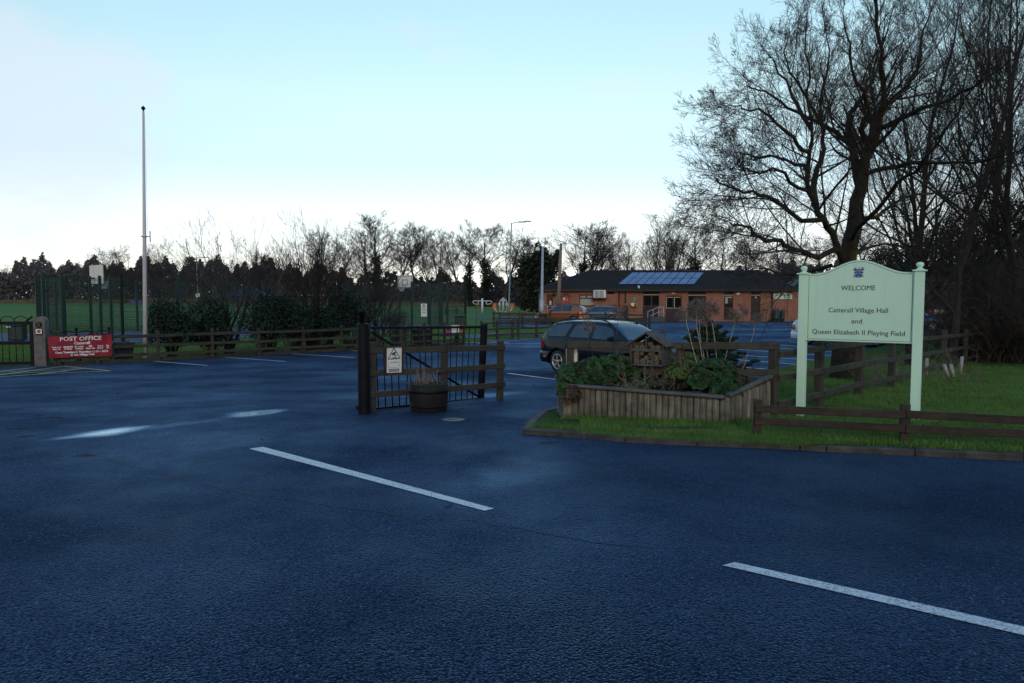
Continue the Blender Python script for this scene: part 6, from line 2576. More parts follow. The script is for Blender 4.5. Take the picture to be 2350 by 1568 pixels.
# (picture column, crown-top row, kind, depth, label)
FAR = [
    (48, 603, 'wide', 235, 'low round bare tree at the far left of the wood'),
    (232, 560, 'wide', 190, 'broad domed bare tree standing above the pines left of the flagpole'),
    (288, 556, 'wide', 192, 'bare tree on the right flank of the broad domed one'),
    (90, 606, 'multi', 226, 'low bare tree between the tiny pine and the round-headed pine'),
    (185, 600, 'tall_b', 212, 'bare tree left of the broad domed one'),
    (405, 585, 'wide', 188, 'low bare tree among the pines right of the flagpole'),
    (478, 588, 'tall_a', 184, 'bare tree just right of the double lamp post'),
    (530, 582, 'wide', 182, 'low bare tree behind the whippy young tree'),
    (605, 578, 'tall_b', 180, 'bare tree right of the shelter roof'),
    (350, 548, 'multi', 195, 'thin bare tree just right of the flagpole'),
    (655, 560, 'multi', 180, 'loose bare tree above the shelter roof'),
    (735, 522, 'tall_b', 185, 'bare tree left of the tallest group in the far row'),
    (790, 540, 'tall_a', 178, 'bare tree at the left edge of the tallest far group'),
    (838, 497, 'wide', 168, 'tallest broad bare tree in the far row, left of the hoop'),
    (876, 488, 'ivy_b', 170, 'tall dark bare tree above the far basketball board'),
    (918, 506, 'tall_a', 168, 'upright bare tree right of the far basketball board'),
    (950, 514, 'tall_b', 172, 'upright bare tree between the board and the pale poplar'),
    (1008, 512, 'multi', 168, 'pale many-stemmed bare tree in the middle of the far row'),
    (1052, 528, 'tall_a', 172, 'slim bare tree left of the two ivy-clad trunks'),
    (1082, 518, 'ivy', 166, 'bare tree with ivy-clad trunk, left of the pair'),
    (1118, 503, 'ivy', 164, 'bare tree with ivy-clad trunk, right and taller of the pair'),
    (1158, 506, 'wide', 166, 'leaning bare tree behind the green lamp post'),
    (1196, 540, 'tall_b', 170, 'bare tree between the lamp post and the ivy mound'),
    (1232, 536, 'tall_a', 150, 'pale twiggy bare tree behind the ivy mound'),
    (1312, 508, 'ivy_b', 118, 'bare tree behind the left end of the hall roof'),
    (1345, 500, 'tall_a', 116, 'upright bare tree behind the hall roof hip'),
    (1375, 520, 'tall_b', 120, 'bare tree right of the upright one behind the hall roof'),
    (1435, 520, 'multi', 116, 'bare many-stemmed tree left of the tallest one over the solar panels'),
    (1510, 470, 'multi', 108, 'tallest many-stemmed bare tree above the solar panels'),
    (1545, 500, 'multi', 112, 'bare bushy tree right of the tallest one over the solar panels'),
    (1600, 492, 'ivy', 114, 'narrow bare tree over the right end of the solar panels'),
    (1655, 510, 'tall_b', 112, 'bare tree above the right part of the hall roof'),
    (1705, 530, 'tall_a', 118, 'thin bare tree above the right ridge end of the hall'),
    (1760, 545, 'wide', 110, 'wide low bare tree behind the right hip of the hall'),
    (1815, 540, 'tall_b', 115, 'bare tree behind the left post of the welcome sign'),
    (1900, 520, 'wide', 100, 'bare tree far behind the big trunk'),
    (1990, 500, 'tall_a', 95, 'bare tree far behind, right of the big trunk'),
    (2090, 480, 'wide', 90, 'bare tree far behind the right sign post'),
    (2200, 470, 'tall_b', 85, 'bare tree far behind the right hedge'),
    (2300, 480, 'wide', 85, 'bare tree far behind at the right edge'),
]
used = set()
rng = random.Random(77)
for (x, yt, kd_, Y, lb) in FAR:
    X = (x - 1175) / FPX * Y
    z0 = gz(X, Y)
    zt_ = AT(x, yt, Y).z
    s_ = (zt_ - z0) / HT[kd_]
    sx_ = s_ * rng.uniform(.95, 1.2) * (1.45 if kd_ in ('tall_a', 'tall_b', 'ivy', 'ivy_b') else 1.25)
    t = PROTO[kd_]
    if kd_ in used:
        t = dup(t, (X, Y, z0), rng.uniform(0, 6.28), lb, scale=(sx_, sx_, s_))
    else:
        used.add(kd_)
        t.location = (X, Y, z0)
        t.scale = (sx_, sx_, s_)
        t.rotation_euler = (0, 0, rng.uniform(0, 6.28))
        t['label'] = lb
    t['group'] = 'bare trees of the far row'

# pines and other evergreens
M['pine'] = leaf_mat('hazed_pine_needles', (.085, .105, .105), (.16, .175, .17), .8)  # needles paler than their own colour: distance haze is painted in
def pine_proto(seed, label, cone=True):
    rg = np.random.default_rng(seed)
    t = thing('pine_tree', label, 'tree', (0, -500, 0))
    mb = MB()
    mb.tube([(0, 0, 0), (.1, 0, 5), (0, 0, 9.5)], [.22, .15, .04], 6)
    mb.build('trunk', M['bark_far'], t)
    Cs = []
    for k in range(230):
        h = rg.uniform(.10, 1.0)
        R_ = (1 - h) ** (.85 if cone else .6) * (2.0 if cone else 2.6) + .1
        a = rg.uniform(0, 6.28)
        rr_ = R_ * rg.uniform(.25, 1)
        c = np.array([math.cos(a) * rr_, math.sin(a) * rr_, 10 * h])
        m = 20
        Cs.append(c + rg.normal(size=(m, 3)) * np.array([.30, .30, .11]) - np.array([0, 0, .12]) * np.abs(rg.normal(size=(m, 1))))
    C = np.concatenate(Cs)
    C = C + rg.normal(size=C.shape) * np.array([.14, .14, .18])
    v, f = leaves_np(C, rg.normal(size=C.shape) + [0, 0, .5], rg.uniform(.07, .22, len(C)), rg, .35)
    np_mesh('crown', v, f, M['pine'], t)
    return t


pp = [pine_proto(201, 'a', True), pine_proto(202, 'b', False), pine_proto(203, 'c', True)]
PINES = [(12, 622, 0, 230), (128, 604, 1, 232), (150, 600, 2, 228), (100, 610, 0, 236), (175, 622, 1, 230), (205, 618, 0, 214), (262, 606, 2, 205), (300, 612, 0, 205), (325, 598, 1, 200), (360, 604, 0, 205), (392, 598, 1, 200), (418, 606, 2, 198),
         (436, 590, 1, 195), (470, 600, 0, 190), (502, 596, 1, 190), (548, 588, 2, 185), (590, 600, 0, 182), (628, 608, 2, 182), (604, 640, 1, 178), (690, 606, 1, 180), (1450, 612, 1, 125), (1560, 616, 1, 122), (1585, 610, 0, 124), (1640, 618, 1, 122)]
PL = ['tiny conical pine at the far left edge', 'round-headed pine left of the broad domed tree', 'pointed pine beside the round-headed one', 'pine left of the round-headed one', 'low pine left of the court backboard', 'pine behind the near backboard', 'dark pine under the broad domed tree', 'conical dark pine just left of the flagpole',
      'bushy pine half hidden by the flagpole', 'conical pine just right of the flagpole', 'bushy pine second right of the flagpole', 'dense pine third right of the flagpole', 'tall ragged pine left of the whippy young tree', 'dark pine behind the double lamp post', 'bushy pine behind the whippy young tree', 'tallest pine right of the double lamp post',
      'conical pine left of the shelter roof', 'pine above the shelter roof', 'low pine behind the shelter', 'pine behind the vase-shaped young tree', 'dark round evergreen behind the hall ridge, leftmost', 'dark round evergreen behind the hall ridge over the panels', 'conical evergreen behind the hall ridge', 'round evergreen behind the hall ridge, right']
for i, (x, yt, k, Y) in enumerate(PINES):
    X = (x - 1175) / FPX * Y
    z0 = gz(X, Y)
    yt += (0, 12, 5, 16)[i % 4] if x < 700 else 0
    s_ = (AT(x, yt, Y).z - z0) / 10.4
    w_ = s_ * rng.uniform(.7, 1.1)
    if i < 3:
        t = pp[k if k not in [PINES[j][2] for j in range(i)] else k]
        t.location, t.scale = (X, Y, z0), (w_, w_, s_)
        t['label'] = PL[i]
    else:
        t = dup(pp[k], (X, Y, z0), rng.uniform(0, 6.28), PL[i], scale=(w_, w_, s_))
    t['group'] = 'evergreens of the far wood'

# ivy-covered mound of a tree left of the hall
def leafmass(name, label, cat, cl, mat, size, seed, n, kind=None, trunk=None):
    rg = np.random.default_rng(seed)
    Cs = []
    tot = sum(c[1] * c[2] for c in cl)
    for c, rx, rz__ in cl:
        m = int(n * rx * rz__ / tot)
        d = rg.normal(size=(m, 3))
        d /= np.linalg.norm(d, axis=1, keepdims=True)
        Cs.append(np.array(c) + d * np.array([rx, rx * .8, rz__]) * rg.uniform(.35, 1.08, (m, 1)))
    C = np.concatenate(Cs)
    t = thing(name, label, cat, trunk or cl[0][0])
    v, f = leaves_np(C, rg.normal(size=C.shape), rg.uniform(size[0], size[1], len(C)), rg, .6)
    np_mesh('foliage', v, f, mat, t, True)
    return t


IY = 92.0
cl = []
for (x, y, rx, rz__) in ((1232, 650, 36, 46), (1215, 610, 28, 30), (1255, 620, 28, 34), (1242, 590, 18, 26), (1270, 600, 14, 18), (1222, 690, 40, 26), (1235, 575, 9, 18), (1280, 585, 8, 12), (1200, 640, 18, 24)):
    cl.append((tuple(AT(x, y, IY)), S(rx, IY), S(rz__, IY)))
p0 = Vector(((1236 - 1175) / FPX * IY, IY, gz(5, IY)))
ivt = leafmass('ivy_tree', 'dark ivy-smothered tree standing left of the hall roof', 'tree', cl, M['ivy'], (.10, .22), 301, 13000, trunk=p0)
mb = MB()
mb.tube([p0, AT(1238, 640, IY), AT(1250, 575, IY)], [.35, .28, .1], 7)
mb.build('trunk', M['bark_far'], ivt, True)

# the wood's dark undergrowth: nobody could count it
M['wood_mass'] = leaf_mat('hazed_wood_undergrowth', (.070, .062, .066), (.13, .110, .110), .9)  # colour raised to imitate haze over the far wood
rg = np.random.default_rng(9)
N_ = 90000
xs = np.where(rg.uniform(0, 1, N_) < .5, rg.uniform(-260, 760, N_), rg.uniform(600, 2700, N_))
Yw = np.where(xs < 640, rg.uniform(196, 262, N_), np.where(xs < 1290, rg.uniform(172, 200, N_), rg.uniform(108, 150, N_)))
def topline(x):
    b = np.interp(x, [-260, 0, 60, 120, 200, 330, 450, 620, 760, 900, 1100, 1240, 1330, 1500, 1700, 1900, 2700], [632, 622, 606, 608, 610, 608, 606, 614, 628, 642, 645, 648, 648, 632, 634, 612, 590])
    return b + 10 * np.sin(x * .11) + 8 * np.sin(x * .047 + 1) + 6 * np.sin(x * .31)
hf = rg.uniform(0, 1, N_) ** .85
yb = np.where(xs < 640, 690, np.where(xs < 1290, 700, 705))
yy = yb + 6 - (yb + 6 - topline(xs) + np.minimum(rg.exponential(2.2, N_), 7)) * hf
P0 = np.array([tuple(AT(a, b, c)) for a, b, c in zip(xs, yy, Yw)])
nrm_ = rg.normal(size=(N_, 3)) + [0, -1.0, 0]
v, f = leaves_np(P0, nrm_, rg.uniform(.25, .75, N_) * np.where(xs > 1290, .85, 1.0), rg, .55)
wm = np_mesh('woodland', v, f, M['wood_mass'])
tag(wm, 'dark mass of undergrowth and distant wood behind the playing field', 'woodland', kind='stuff')
# pale reeds at the wood's foot
xs = np.concatenate([rg.uniform(-100, 640, 9000), rg.uniform(640, 1200, 2500)])
Yr = np.where(xs < 640, rg.uniform(192, 196, len(xs)), rg.uniform(166, 170, len(xs)))
Xr = (xs - 1175) / FPX * Yr
zr = np.array([gz(a, b) for a, b in zip(Xr, Yr)])
h = rg.uniform(.5, 1.5, len(xs)) * np.where((xs > 70) & (xs < 140) | (xs < 640) & (xs > 330), 1.2, .8)
B0 = np.stack([Xr, Yr, zr - .05], 1)
w = .05
tv = np.stack([B0 + [-w, 0, 0], B0 + [w, 0, 0], B0 + np.stack([rg.normal(size=len(xs)) * .2, rg.normal(size=len(xs)) * .1, h], 1)], axis=1).reshape(-1, 3)
M['reed'] = pm('dry_reeds', (.15, .11, .075), .9, .35, .4, island=.35)
rd_ = np_mesh('reeds', tv, np.arange(len(tv)).reshape(-1, 3), M['reed'])
tag(rd_, 'band of pale dry reeds along the foot of the wood', 'reeds', kind='stuff')
# wooded hill behind the hall
hm = []
for i in range(41):
    X = -40 + i * 6
    hm.append((X, 330))
hxs = [-120 + 12 * i for i in range(40)]
def hillz(x, y):
    return gz(x, y) + (AT(1330, 655, 330).z) * 1.0 * max(0, math.sin(min(1, max(0, (y - 280) / 120)) * 1.57)) * (.9 + .12 * math.sin(x * .05) + .07 * math.sin(x * .17))
grid('hill', hxs, [280 + 8 * i for i in range(18)], hillz, -.3, M['wood_mass'])

# ------------------------------------------------------------------ games court fence
mug = thing('games_court_fence', 'tall dark green mesh fence round the games court', 'fence', court(0, 0))
FH = 3.15
def panel(a, b, z0=0.0, z1=FH, lowdense=True):
    """welded mesh panel between two ground points: real wires"""
    a, b = Vector(a), Vector(b)
    d = b - a
    L = Vector((d.x, d.y, 0)).length
    brs = []
    n = max(2, int(L / .075))
    for i in range(1, n):
        p = a.lerp(b, i / n)
        brs.append(([(p.x, p.y, p.z + z0), (p.x, p.y, p.z + z1)], [.0048, .0048]))
    z = z0 + .05
    while z <= z1 + .001:
        th = .0085
        brs.append(([(a.x, a.y, a.z + z), (b.x, b.y, b.z + z)], [th, th]))
        z += .0667 * 1.5 if (lowdense and z < 1.25) else .22
    v, f = tubes_np(brs, 3)
    np_mesh('mesh_panel', v, f, M['green_steel'], mug, True)


def cpost(p, h=FH + .08, w=.12, name='post'):
    mb = MB()
    mb.bar((p.x, p.y, p.z - .1), (p.x, p.y, p.z + h), w, w, up=CU.to_3d(), ch=.008)
    mb.build(name, M['green_steel'], mug, True)


def run_fence(uv0, uv1, n):
    a, b = court(*uv0), court(*uv1)
    for i in range(n):
        panel(a.lerp(b, i / n), a.lerp(b, (i + 1) / n))
    for i in range(n + 1):
        cpost(a.lerp(b, i / n))


g0_, g1_ = CW / 2 - 1.75, CW / 2 + 1.75
run_fence((0, 0), (CL, 0), 9)
run_fence((0, CW), (CL, CW), 9)
run_fence((0, 0), (0, g0_), 3)
run_fence((0, g1_), (0, CW), 3)
run_fence((CL, 0), (CL, g0_), 2)
run_fence((CL, g1_), (CL, CW), 2)
for u0, s_ in ((0, -1), (CL, 1)):          # recessed goals
    for v_ in (g0_, g1_):
        panel(court(u0, v_), court(u0 + s_ * 1.3, v_))
        cpost(court(u0 + s_ * 1.3, v_))
    panel(court(u0 + s_ * 1.3, g0_), court(u0 + s_ * 1.3, g1_))
    mb = MB()
    a, b = court(u0, g0_), court(u0, g1_)
    mb.bar(a + Vector((0, 0, 2.0)), b + Vector((0, 0, 2.0)), .06, .06)
    mb.build('goal_crossbar', M['green_steel'], mug, True)


M['hoop'] = pm('red_hoop', (.30, .05, .03), .5, .2, 5)
M['board_white'] = pm('white_backboard', (.72, .70, .66), .5, .06, 3)
def hoop(u0, s_, label):
    """post behind the goal recess, long arm over it, backboard, ring and net"""
    pb = court(u0 + s_ * 1.55, CW / 2)
    t = thing('basketball_hoop', label, 'basketball hoop', pb)
    d = Vector((-s_ * CU.x, -s_ * CU.y, 0))
    sd_ = Vector((-d.y, d.x, 0))
    mb = MB()
    mb.bar(pb + Vector((0, 0, -.1)), pb + Vector((0, 0, 3.42)), .14, .14, up=d)
    mb.build('post', M['green_steel'], t, True)
    mb = MB()
    mb.bar(pb + Vector((0, 0, 3.22)), pb + d * 2.45 + Vector((0, 0, 3.16)), .10, .10)
    mb.bar(pb + Vector((0, 0, 2.35)), pb + d * .75 + Vector((0, 0, 3.15)), .06, .06)
    mb.build('arm', M['green_steel'], t, True)
    c = pb + d * 2.55 + Vector((0, 0, 3.38))
    mb = MB()
    fr = (c, sd_, Vector((0, 0, 1)), d)
    mb.prism([(-.85, -.5), (.85, -.5), (.85, .5), (-.85, .5)], -.02, .025, fr)
    for x in (-.28, .28):
        mb.prism([(x - .03, -.5), (x + .03, -.5), (x + .03, .5), (x - .03, .5)], -.05, -.021, fr)
    bb = mb.build('backboard', M['board_white'], t, True)
    mb = MB()
    for (x0_, z0_, x1_, z1_) in ((-.78, -.44, .78, -.44), (-.78, .44, .78, .44), (-.78, -.44, -.78, .44), (.78, -.44, .78, .44), (-.28, -.26, -.28, .14), (.28, -.26, .28, .14), (-.28, .14, .28, .14), (-.28, -.26, .28, -.26)):
        mb.bar(c + sd_ * x0_ + Vector((0, 0, z0_)) + d * .028, c + sd_ * x1_ + Vector((0, 0, z1_)) + d * .028, .006, .05, up=d.cross(sd_ * (x1_ - x0_) + Vector((0, 0, z1_ - z0_))))
    mb.build('board_lines', M['letter_dark'], bb, True)
    rc = c + d * .36 + Vector((0, 0, -.34))
    mb = MB()
    mb.tube([rc + d * .23 * math.cos(k * .393) + sd_ * .23 * math.sin(k * .393) for k in range(17)], .016, 6)
    mb.bar(rc - d * .36, rc - d * .23, .1, .03)
    mb.build('ring', M['hoop'], t, True)
    brs = []
    for k in range(14):
        a_ = k * .4488
        for s2 in (-1, 1):
            P_ = []
            for j in range(4):
                rr_ = .23 - .035 * j
                th = a_ + s2 * j * .2244
                P_.append(tuple(rc + d * rr_ * math.cos(th) + sd_ * rr_ * math.sin(th) + Vector((0, 0, -.14 * j))))
            brs.append((P_, [.005] * 4))
    v, f = tubes_np(brs, 3)
    np_mesh('net', v, f, M['white'], t, True)
    return t


hoop(0, -1, 'near basketball hoop, its board seen edge-on above the left end of the court')
hoop(CL, 1, 'far basketball hoop facing the car park above the bushes')
sg0 = court(CL - 1.2, 0)
p = AT(973, 712, court(CL - 4.6, 0).y - .1)
mb = MB()
mb.box((0, 0, 0), (.42, .02, .9), rz=rad(20))
nt2 = thing('court_notice', 'small white notice fixed to the court fence', 'notice', p)
mb.build('panel', M['white'], nt2)
mb = MB()
for i in range(4):
    mb.box((0, -.03, .25 - i * .14), (.28, .006, .03), rz=rad(20))
mb.box((0, -.03, .36), (.10, .006, .10), rz=rad(20))
mb.build('lettering', M['letter_dark'], nt2)

# ------------------------------------------------------------------ flagpole
fp = near_fence(331, .75)
fpo = thing('flagpole', 'tall white flagpole with a dark finial behind the left fence', 'flagpole', fp)
ztop = AT(329, 256, fp.y).z - fp.z
mb = MB()
tl = AT(329, 256, fp.y).x - fp.x
mb.tube([(0, 0, -.1), (tl * .5, 0, ztop * .5), (tl, 0, ztop)], [S(5.4, fp.y), S(4.0, fp.y), S(2.2, fp.y)], 16)
M['pole_white'] = pm('white_flagpole_paint', (.60, .57, .62), .4, .08, 2)
mb.build('pole', M['pole_white'], fpo)
mb = MB()
r_ = S(4.6, fp.y)
mb.lathe([(r_ * .3, ztop), (r_ * .35, ztop + r_ * .5), (r_, ztop + r_ * 1.3), (r_ * .95, ztop + r_ * 1.8), (r_ * .25, ztop + r_ * 2.6), (0, ztop + r_ * 2.8)], 14, (tl, 0, 0))
mb.build('finial', M['black_metal'], fpo)
zc = AT(331, 543, fp.y).z - fp.z
mb = MB()
mb.lathe([(.10, zc - .02), (.115, zc), (.10, zc + .02)], 14, (tl * zc / ztop, 0, 0))
mb.box((.13 + tl * zc / ztop, 0, zc), (.12, .04, .03))
mb.tube([(.19 + tl * zc / ztop, 0, zc - .18), (.19 + tl * zc / ztop, 0, zc + .18)], .018, 6)
mb.build('cleat', M['steel'], fpo)
mb = MB()
mb.tube([(.06 + tl, -.03, ztop - .1), (.13 + tl * zc / ztop, -.03, zc + .1)], .004, 4)
mb.build('halyard', M['white'], fpo)
# ------------------------------------------------------------------ cars
def car_paint(name, col, metal=.35, rough=.28):
    m, nt, b = base_mat(name)
    co = coords(nt)
    c = mixc(nt, mapr(nt, noise(nt, co, 3, 4), .3, .7), sc(col, .92), sc(col, 1.08))
    c = mixc(nt, mapr(nt, noise(nt, co, 2.2, 5, .7), .55, .75, 0, .12), c, (.12, .11, .10))
    nt.links.new(c, b.inputs['Base Color'])
    b.inputs['Metallic'].default_value = metal
    b.inputs['Roughness'].default_value = rough
    b.inputs['Coat Weight'].default_value = .8 if col[0] + col[1] + col[2] > .06 else .35
    b.inputs['Specular IOR Level'].default_value = .5 if col[0] + col[1] + col[2] > .06 else .2
    b.inputs['Coat Roughness'].default_value = .06
    return m


M['car_glass'] = pm('car_glass', (.030, .062, .105), .06, .35, 1.5, spec=.5)
M['alloy'] = pm('alloy_wheel', (.42, .42, .43), .35, .15, 8, metal=.7)
M['tail_red'] = pm('tail_light_red', (.32, .012, .025), .2, .1, 10, coat=.6)
M['amber'] = pm('amber_reflector', (.55, .16, .03), .3, .1, 10)
M['lamp_clear'] = pm('clear_headlamp', (.55, .58, .62), .15, .1, 8, coat=.6)
M['trim'] = pm('black_car_trim', (.015, .015, .016), .5, .2, 8)


def lerp_tab(tab, x):
    return float(np.interp(x, [t[0] for t in tab], [t[1] for t in tab]))


def smooth_tab(tab, x, w=.09):
    return sum(lerp_tab(tab, x + d * w) * k for d, k in ((-1, .25), (0, .5), (1, .25)))


CAR = {
    'estate': dict(L=4.48, zb=.21, roof=[(0, .70), (.05, .95), (.30, 1.24), (.55, 1.37), (1.1, 1.42), (2.1, 1.425), (2.55, 1.39), (2.85, 1.28), (3.38, .97), (3.85, .86), (4.24, .74), (4.42, .60), (4.48, .52)],
                   belt=[(0, .68), (.08, .92), (1, .93), (3.4, .905), (4.25, .74), (4.48, .48)],
                   half=[(0, .66), (.1, .765), (.4, .835), (1, .858), (3.4, .858), (4.0, .82), (4.35, .68), (4.48, .52)],
                   axles=(.82, 3.42), rw=.315, windows=[((.42, .30), (1.12, 1.30)), ((1.24, 1.44), (2.03, 2.06)), ((2.13, 2.15), (3.10, 2.74))], ws=(3.36, 2.74), rearw=(.08, .42), pillars=(1.19, 2.08), rails=True),
    'crossover': dict(L=4.23, zb=.26, roof=[(0, .78), (.04, 1.02), (.22, 1.28), (.42, 1.47), (.9, 1.55), (1.7, 1.57), (2.2, 1.53), (2.6, 1.40), (3.22, 1.08), (3.7, 1.0), (4.05, .90), (4.19, .74), (4.23, .6)],
                      belt=[(0, .76), (.08, 1.0), (.9, 1.03), (3.2, .99), (4.05, .84), (4.23, .56)],
                      half=[(0, .68), (.1, .79), (.4, .87), (1, .895), (3.2, .895), (3.8, .86), (4.12, .72), (4.23, .55)],
                      axles=(.80, 3.44), rw=.345, windows=[((1.05, .98), (1.75, 1.78)), ((1.84, 1.86), (2.86, 2.46))], ws=(3.16, 2.42), rearw=(.10, .40), pillars=(1.79,), rails=True),
    'hatch': dict(L=4.37, zb=.20, roof=[(0, .72), (.04, .98), (.35, 1.20), (.62, 1.33), (1.2, 1.42), (1.8, 1.44), (2.25, 1.40), (2.65, 1.27), (3.28, .97), (3.8, .88), (4.15, .77), (4.32, .62), (4.37, .5)],
                  belt=[(0, .70), (.08, .94), (.9, .96), (3.2, .90), (4.1, .73), (4.37, .46)],
                  half=[(0, .66), (.1, .77), (.4, .86), (1, .89), (3.2, .885), (3.9, .85), (4.22, .7), (4.37, .5)],
                  axles=(.83, 3.47), rw=.325, windows=[((.78, .72), (1.66, 1.70)), ((1.74, 1.77), (2.92, 2.46))], ws=(3.22, 2.46), rearw=(.08, .52), pillars=(1.71,), rails=False),
}


def make_car(label, kind, loc, rz, paint, lower=None, roof_mat=None, group=None, glass=None, detail=True):
    sp_ = CAR[kind]
    L, zb = sp_['L'], sp_['zb']
    t = thing('parked_car', label, 'car', loc, rz, group)
    xs = sorted(set([round(x, 4) for x in np.linspace(0, L, 58)] + [.02, .05, .09, L - .02, L - .05]))

    def ring(x):
        w = smooth_tab(sp_['half'], x, .05)
        zs = smooth_tab(sp_['belt'], x, .06)
        zr = max(smooth_tab(sp_['roof'], x, .07), zs + .02)
        hr = zr - zs
        q = min(1, hr / .45)
        wr = w * (.955 - .23 * q)
        zbx = zb + .10 * max(0, 1 - x / .35) + .06 * max(0, 1 - (L - x) / .4)
        hs = zs - zbx
        p6, p8 = (w * .955, zs + .012), (wr, zr - .055 * q)
        return [(0, zbx), (w * .80, zbx), (w * .955, zbx + .05), (w * .99, zbx + .28 * hs), (w, zbx + .58 * hs), (w * .99, zs - .05 * min(1, hs)), p6,
                ((p6[0] + p8[0]) / 2 + .012 * q, (p6[1] + p8[1]) / 2), p8, (wr * .88, zr - .012 * q), (wr * .5, zr + .002), (0, zr + .008)]
    verts, faces = [], []
    rings = []
    for x in xs:
        h = ring(x)
        full = h + [(-y, z) for (y, z) in h[-2:0:-1]]
        rings.append(len(verts))
        verts += [(x - L / 2, -y, z) for y, z in full]
    n = 2 * 12 - 2
    for a, b in zip(rings, rings[1:]):
        for k in range(n):
            k2 = (k + 1) % n
            faces.append((a + k, a + k2, b + k2, b + k))
    faces.append(tuple(rings[0] + k for k in reversed(range(n))))
    faces.append(tuple(rings[-1] + k for k in range(n)))
    me = bpy.data.meshes.new('body')
    me.from_pydata(verts, [], faces)
    bm = bmesh.new()
    bm.from_mesh(me)
    bmesh.ops.recalc_face_normals(bm, faces=bm.faces)
    bm.to_mesh(me)
    bm.free()
    body = link_mesh('body', me, paint, t)
    # wheel arches cut out of the body
    rw = sp_['rw']
    cut = MB()
    for ax_ in sp_['axles']:
        cut.lathe([(0, -1.2), (rw + .045, -1.2), (rw + .045, 1.2), (0, 1.2)], 30, (ax_ - L / 2, 0, rw), axis='Y')
    cme = cut.mesh('cut')
    bm = bmesh.new()
    bm.from_mesh(cme)
    bmesh.ops.remove_doubles(bm, verts=bm.verts, dist=1e-5)
    bmesh.ops.recalc_face_normals(bm, faces=bm.faces)
    bm.to_mesh(cme)
    bm.free()
    co_ = bpy.data.objects.new('cut', cme)
    COL.objects.link(co_)
    co_.matrix_world = rootmat(t)
    md = body.modifiers.new('arches', 'BOOLEAN')
    md.operation = 'DIFFERENCE'
    md.solver = 'EXACT'
    md.object = co_
    bpy.context.view_layer.update()
    dg = bpy.context.evaluated_depsgraph_get()
    nm = bpy.data.meshes.new_from_object(body.evaluated_get(dg))
    body.modifiers.clear()
    bpy.data.objects.remove(co_)
    if len(nm.polygons) > 200:
        body.data = nm
    for p in body.data.polygons:
        p.use_smooth = True
    try:
        body.data.set_sharp_from_angle(angle=rad(38))
    except Exception:
        pass
    gl = glass or M['car_glass']

    def side(x, v, s_, off=.006):
        h = ring(x)
        (y6, z6), (y7, z7), (y8, z8) = h[6], h[7], h[8]
        if v < .5:
            k = v * 2
            y, z = y6 + (y7 - y6) * k, z6 + (z7 - z6) * k
        else:
            k = v * 2 - 1
            y, z = y7 + (y8 - y7) * k, z7 + (z8 - z7) * k
        return (x - L / 2, -s_ * (y + off), z + off * .4)
    for s_ in (1, -1):
        for (a, b) in sp_['windows']:
            mb = MB()
            N1, N2 = 8, 5
            v0, v1 = .10, .93
            P = [[side((a[0] + (a[1] - a[0]) * j / N2) + ((b[0] + (b[1] - b[0]) * j / N2) - (a[0] + (a[1] - a[0]) * j / N2)) * i / N1, v0 + (v1 - v0) * j / N2, s_) for i in range(N1 + 1)] for j in range(N2 + 1)]
            vs = [p for r_ in P for p in r_]
            fs = []
            for j in range(N2):
                for i in range(N1):
                    q = (j * (N1 + 1) + i, j * (N1 + 1) + i + 1, (j + 1) * (N1 + 1) + i + 1, (j + 1) * (N1 + 1) + i)
                    fs.append(q if s_ > 0 else q[::-1])
            mb.faces(vs, fs, 0, True)
            mb.build('side_window', gl, t)
            if detail:
                # dark seal round the window
                mb = MB()
                loop = P[0] + [r_[-1] for r_ in P[1:]] + P[-1][::-1][1:] + [r_[0] for r_ in P[::-1][1:]]
                mb.tube(loop, .011, 4)
                mb.build('window_trim', M['trim'], t)

    def top(x, u, off):
        h = ring(x)
        pts = [h[11], h[10], h[9], h[8]]
        k = abs(u) * 3
        i = min(2, int(k))
        f = k - i
        y = pts[i][0] + (pts[i + 1][0] - pts[i][0]) * f
        z = pts[i][1] + (pts[i + 1][1] - pts[i][1]) * f
        return Vector((x - L / 2, -y * (1 if u > 0 else -1), z + off))

    def toppatch(name, xa, xb, um, mat, off=.008, n1=10):
        mb = MB()
        N2 = 12
        vs = []
        for i in range(n1 + 1):
            x = xa + (xb - xa) * i / n1
            for j in range(N2 + 1):
                u = -um + 2 * um * j / N2
                p = top(x, u, off)
                p.x += (off if xa > L / 2 and name == 'windscreen' else -off if name == 'rear_window' else 0)
                vs.append(p)
        fs = [(i * (N2 + 1) + j, i * (N2 + 1) + j + 1, (i + 1) * (N2 + 1) + j + 1, (i + 1) * (N2 + 1) + j) for i in range(n1) for j in range(N2)]
        if xb > xa:
            fs = [f[::-1] for f in fs]
        mb.faces(vs, fs, 0, True)
        return mb.build(name, mat, t)
    toppatch('windscreen', sp_['ws'][0], sp_['ws'][1], .93, gl)
    toppatch('rear_window', sp_['rearw'][0], sp_['rearw'][1], .90, gl)
    if roof_mat:
        toppatch('roof', sp_['ws'][1] - .08, sp_['rearw'][1] + .06, 1.0, roof_mat, .006, 16)
    # wheels
    half = max(h for _, h in sp_['half'])
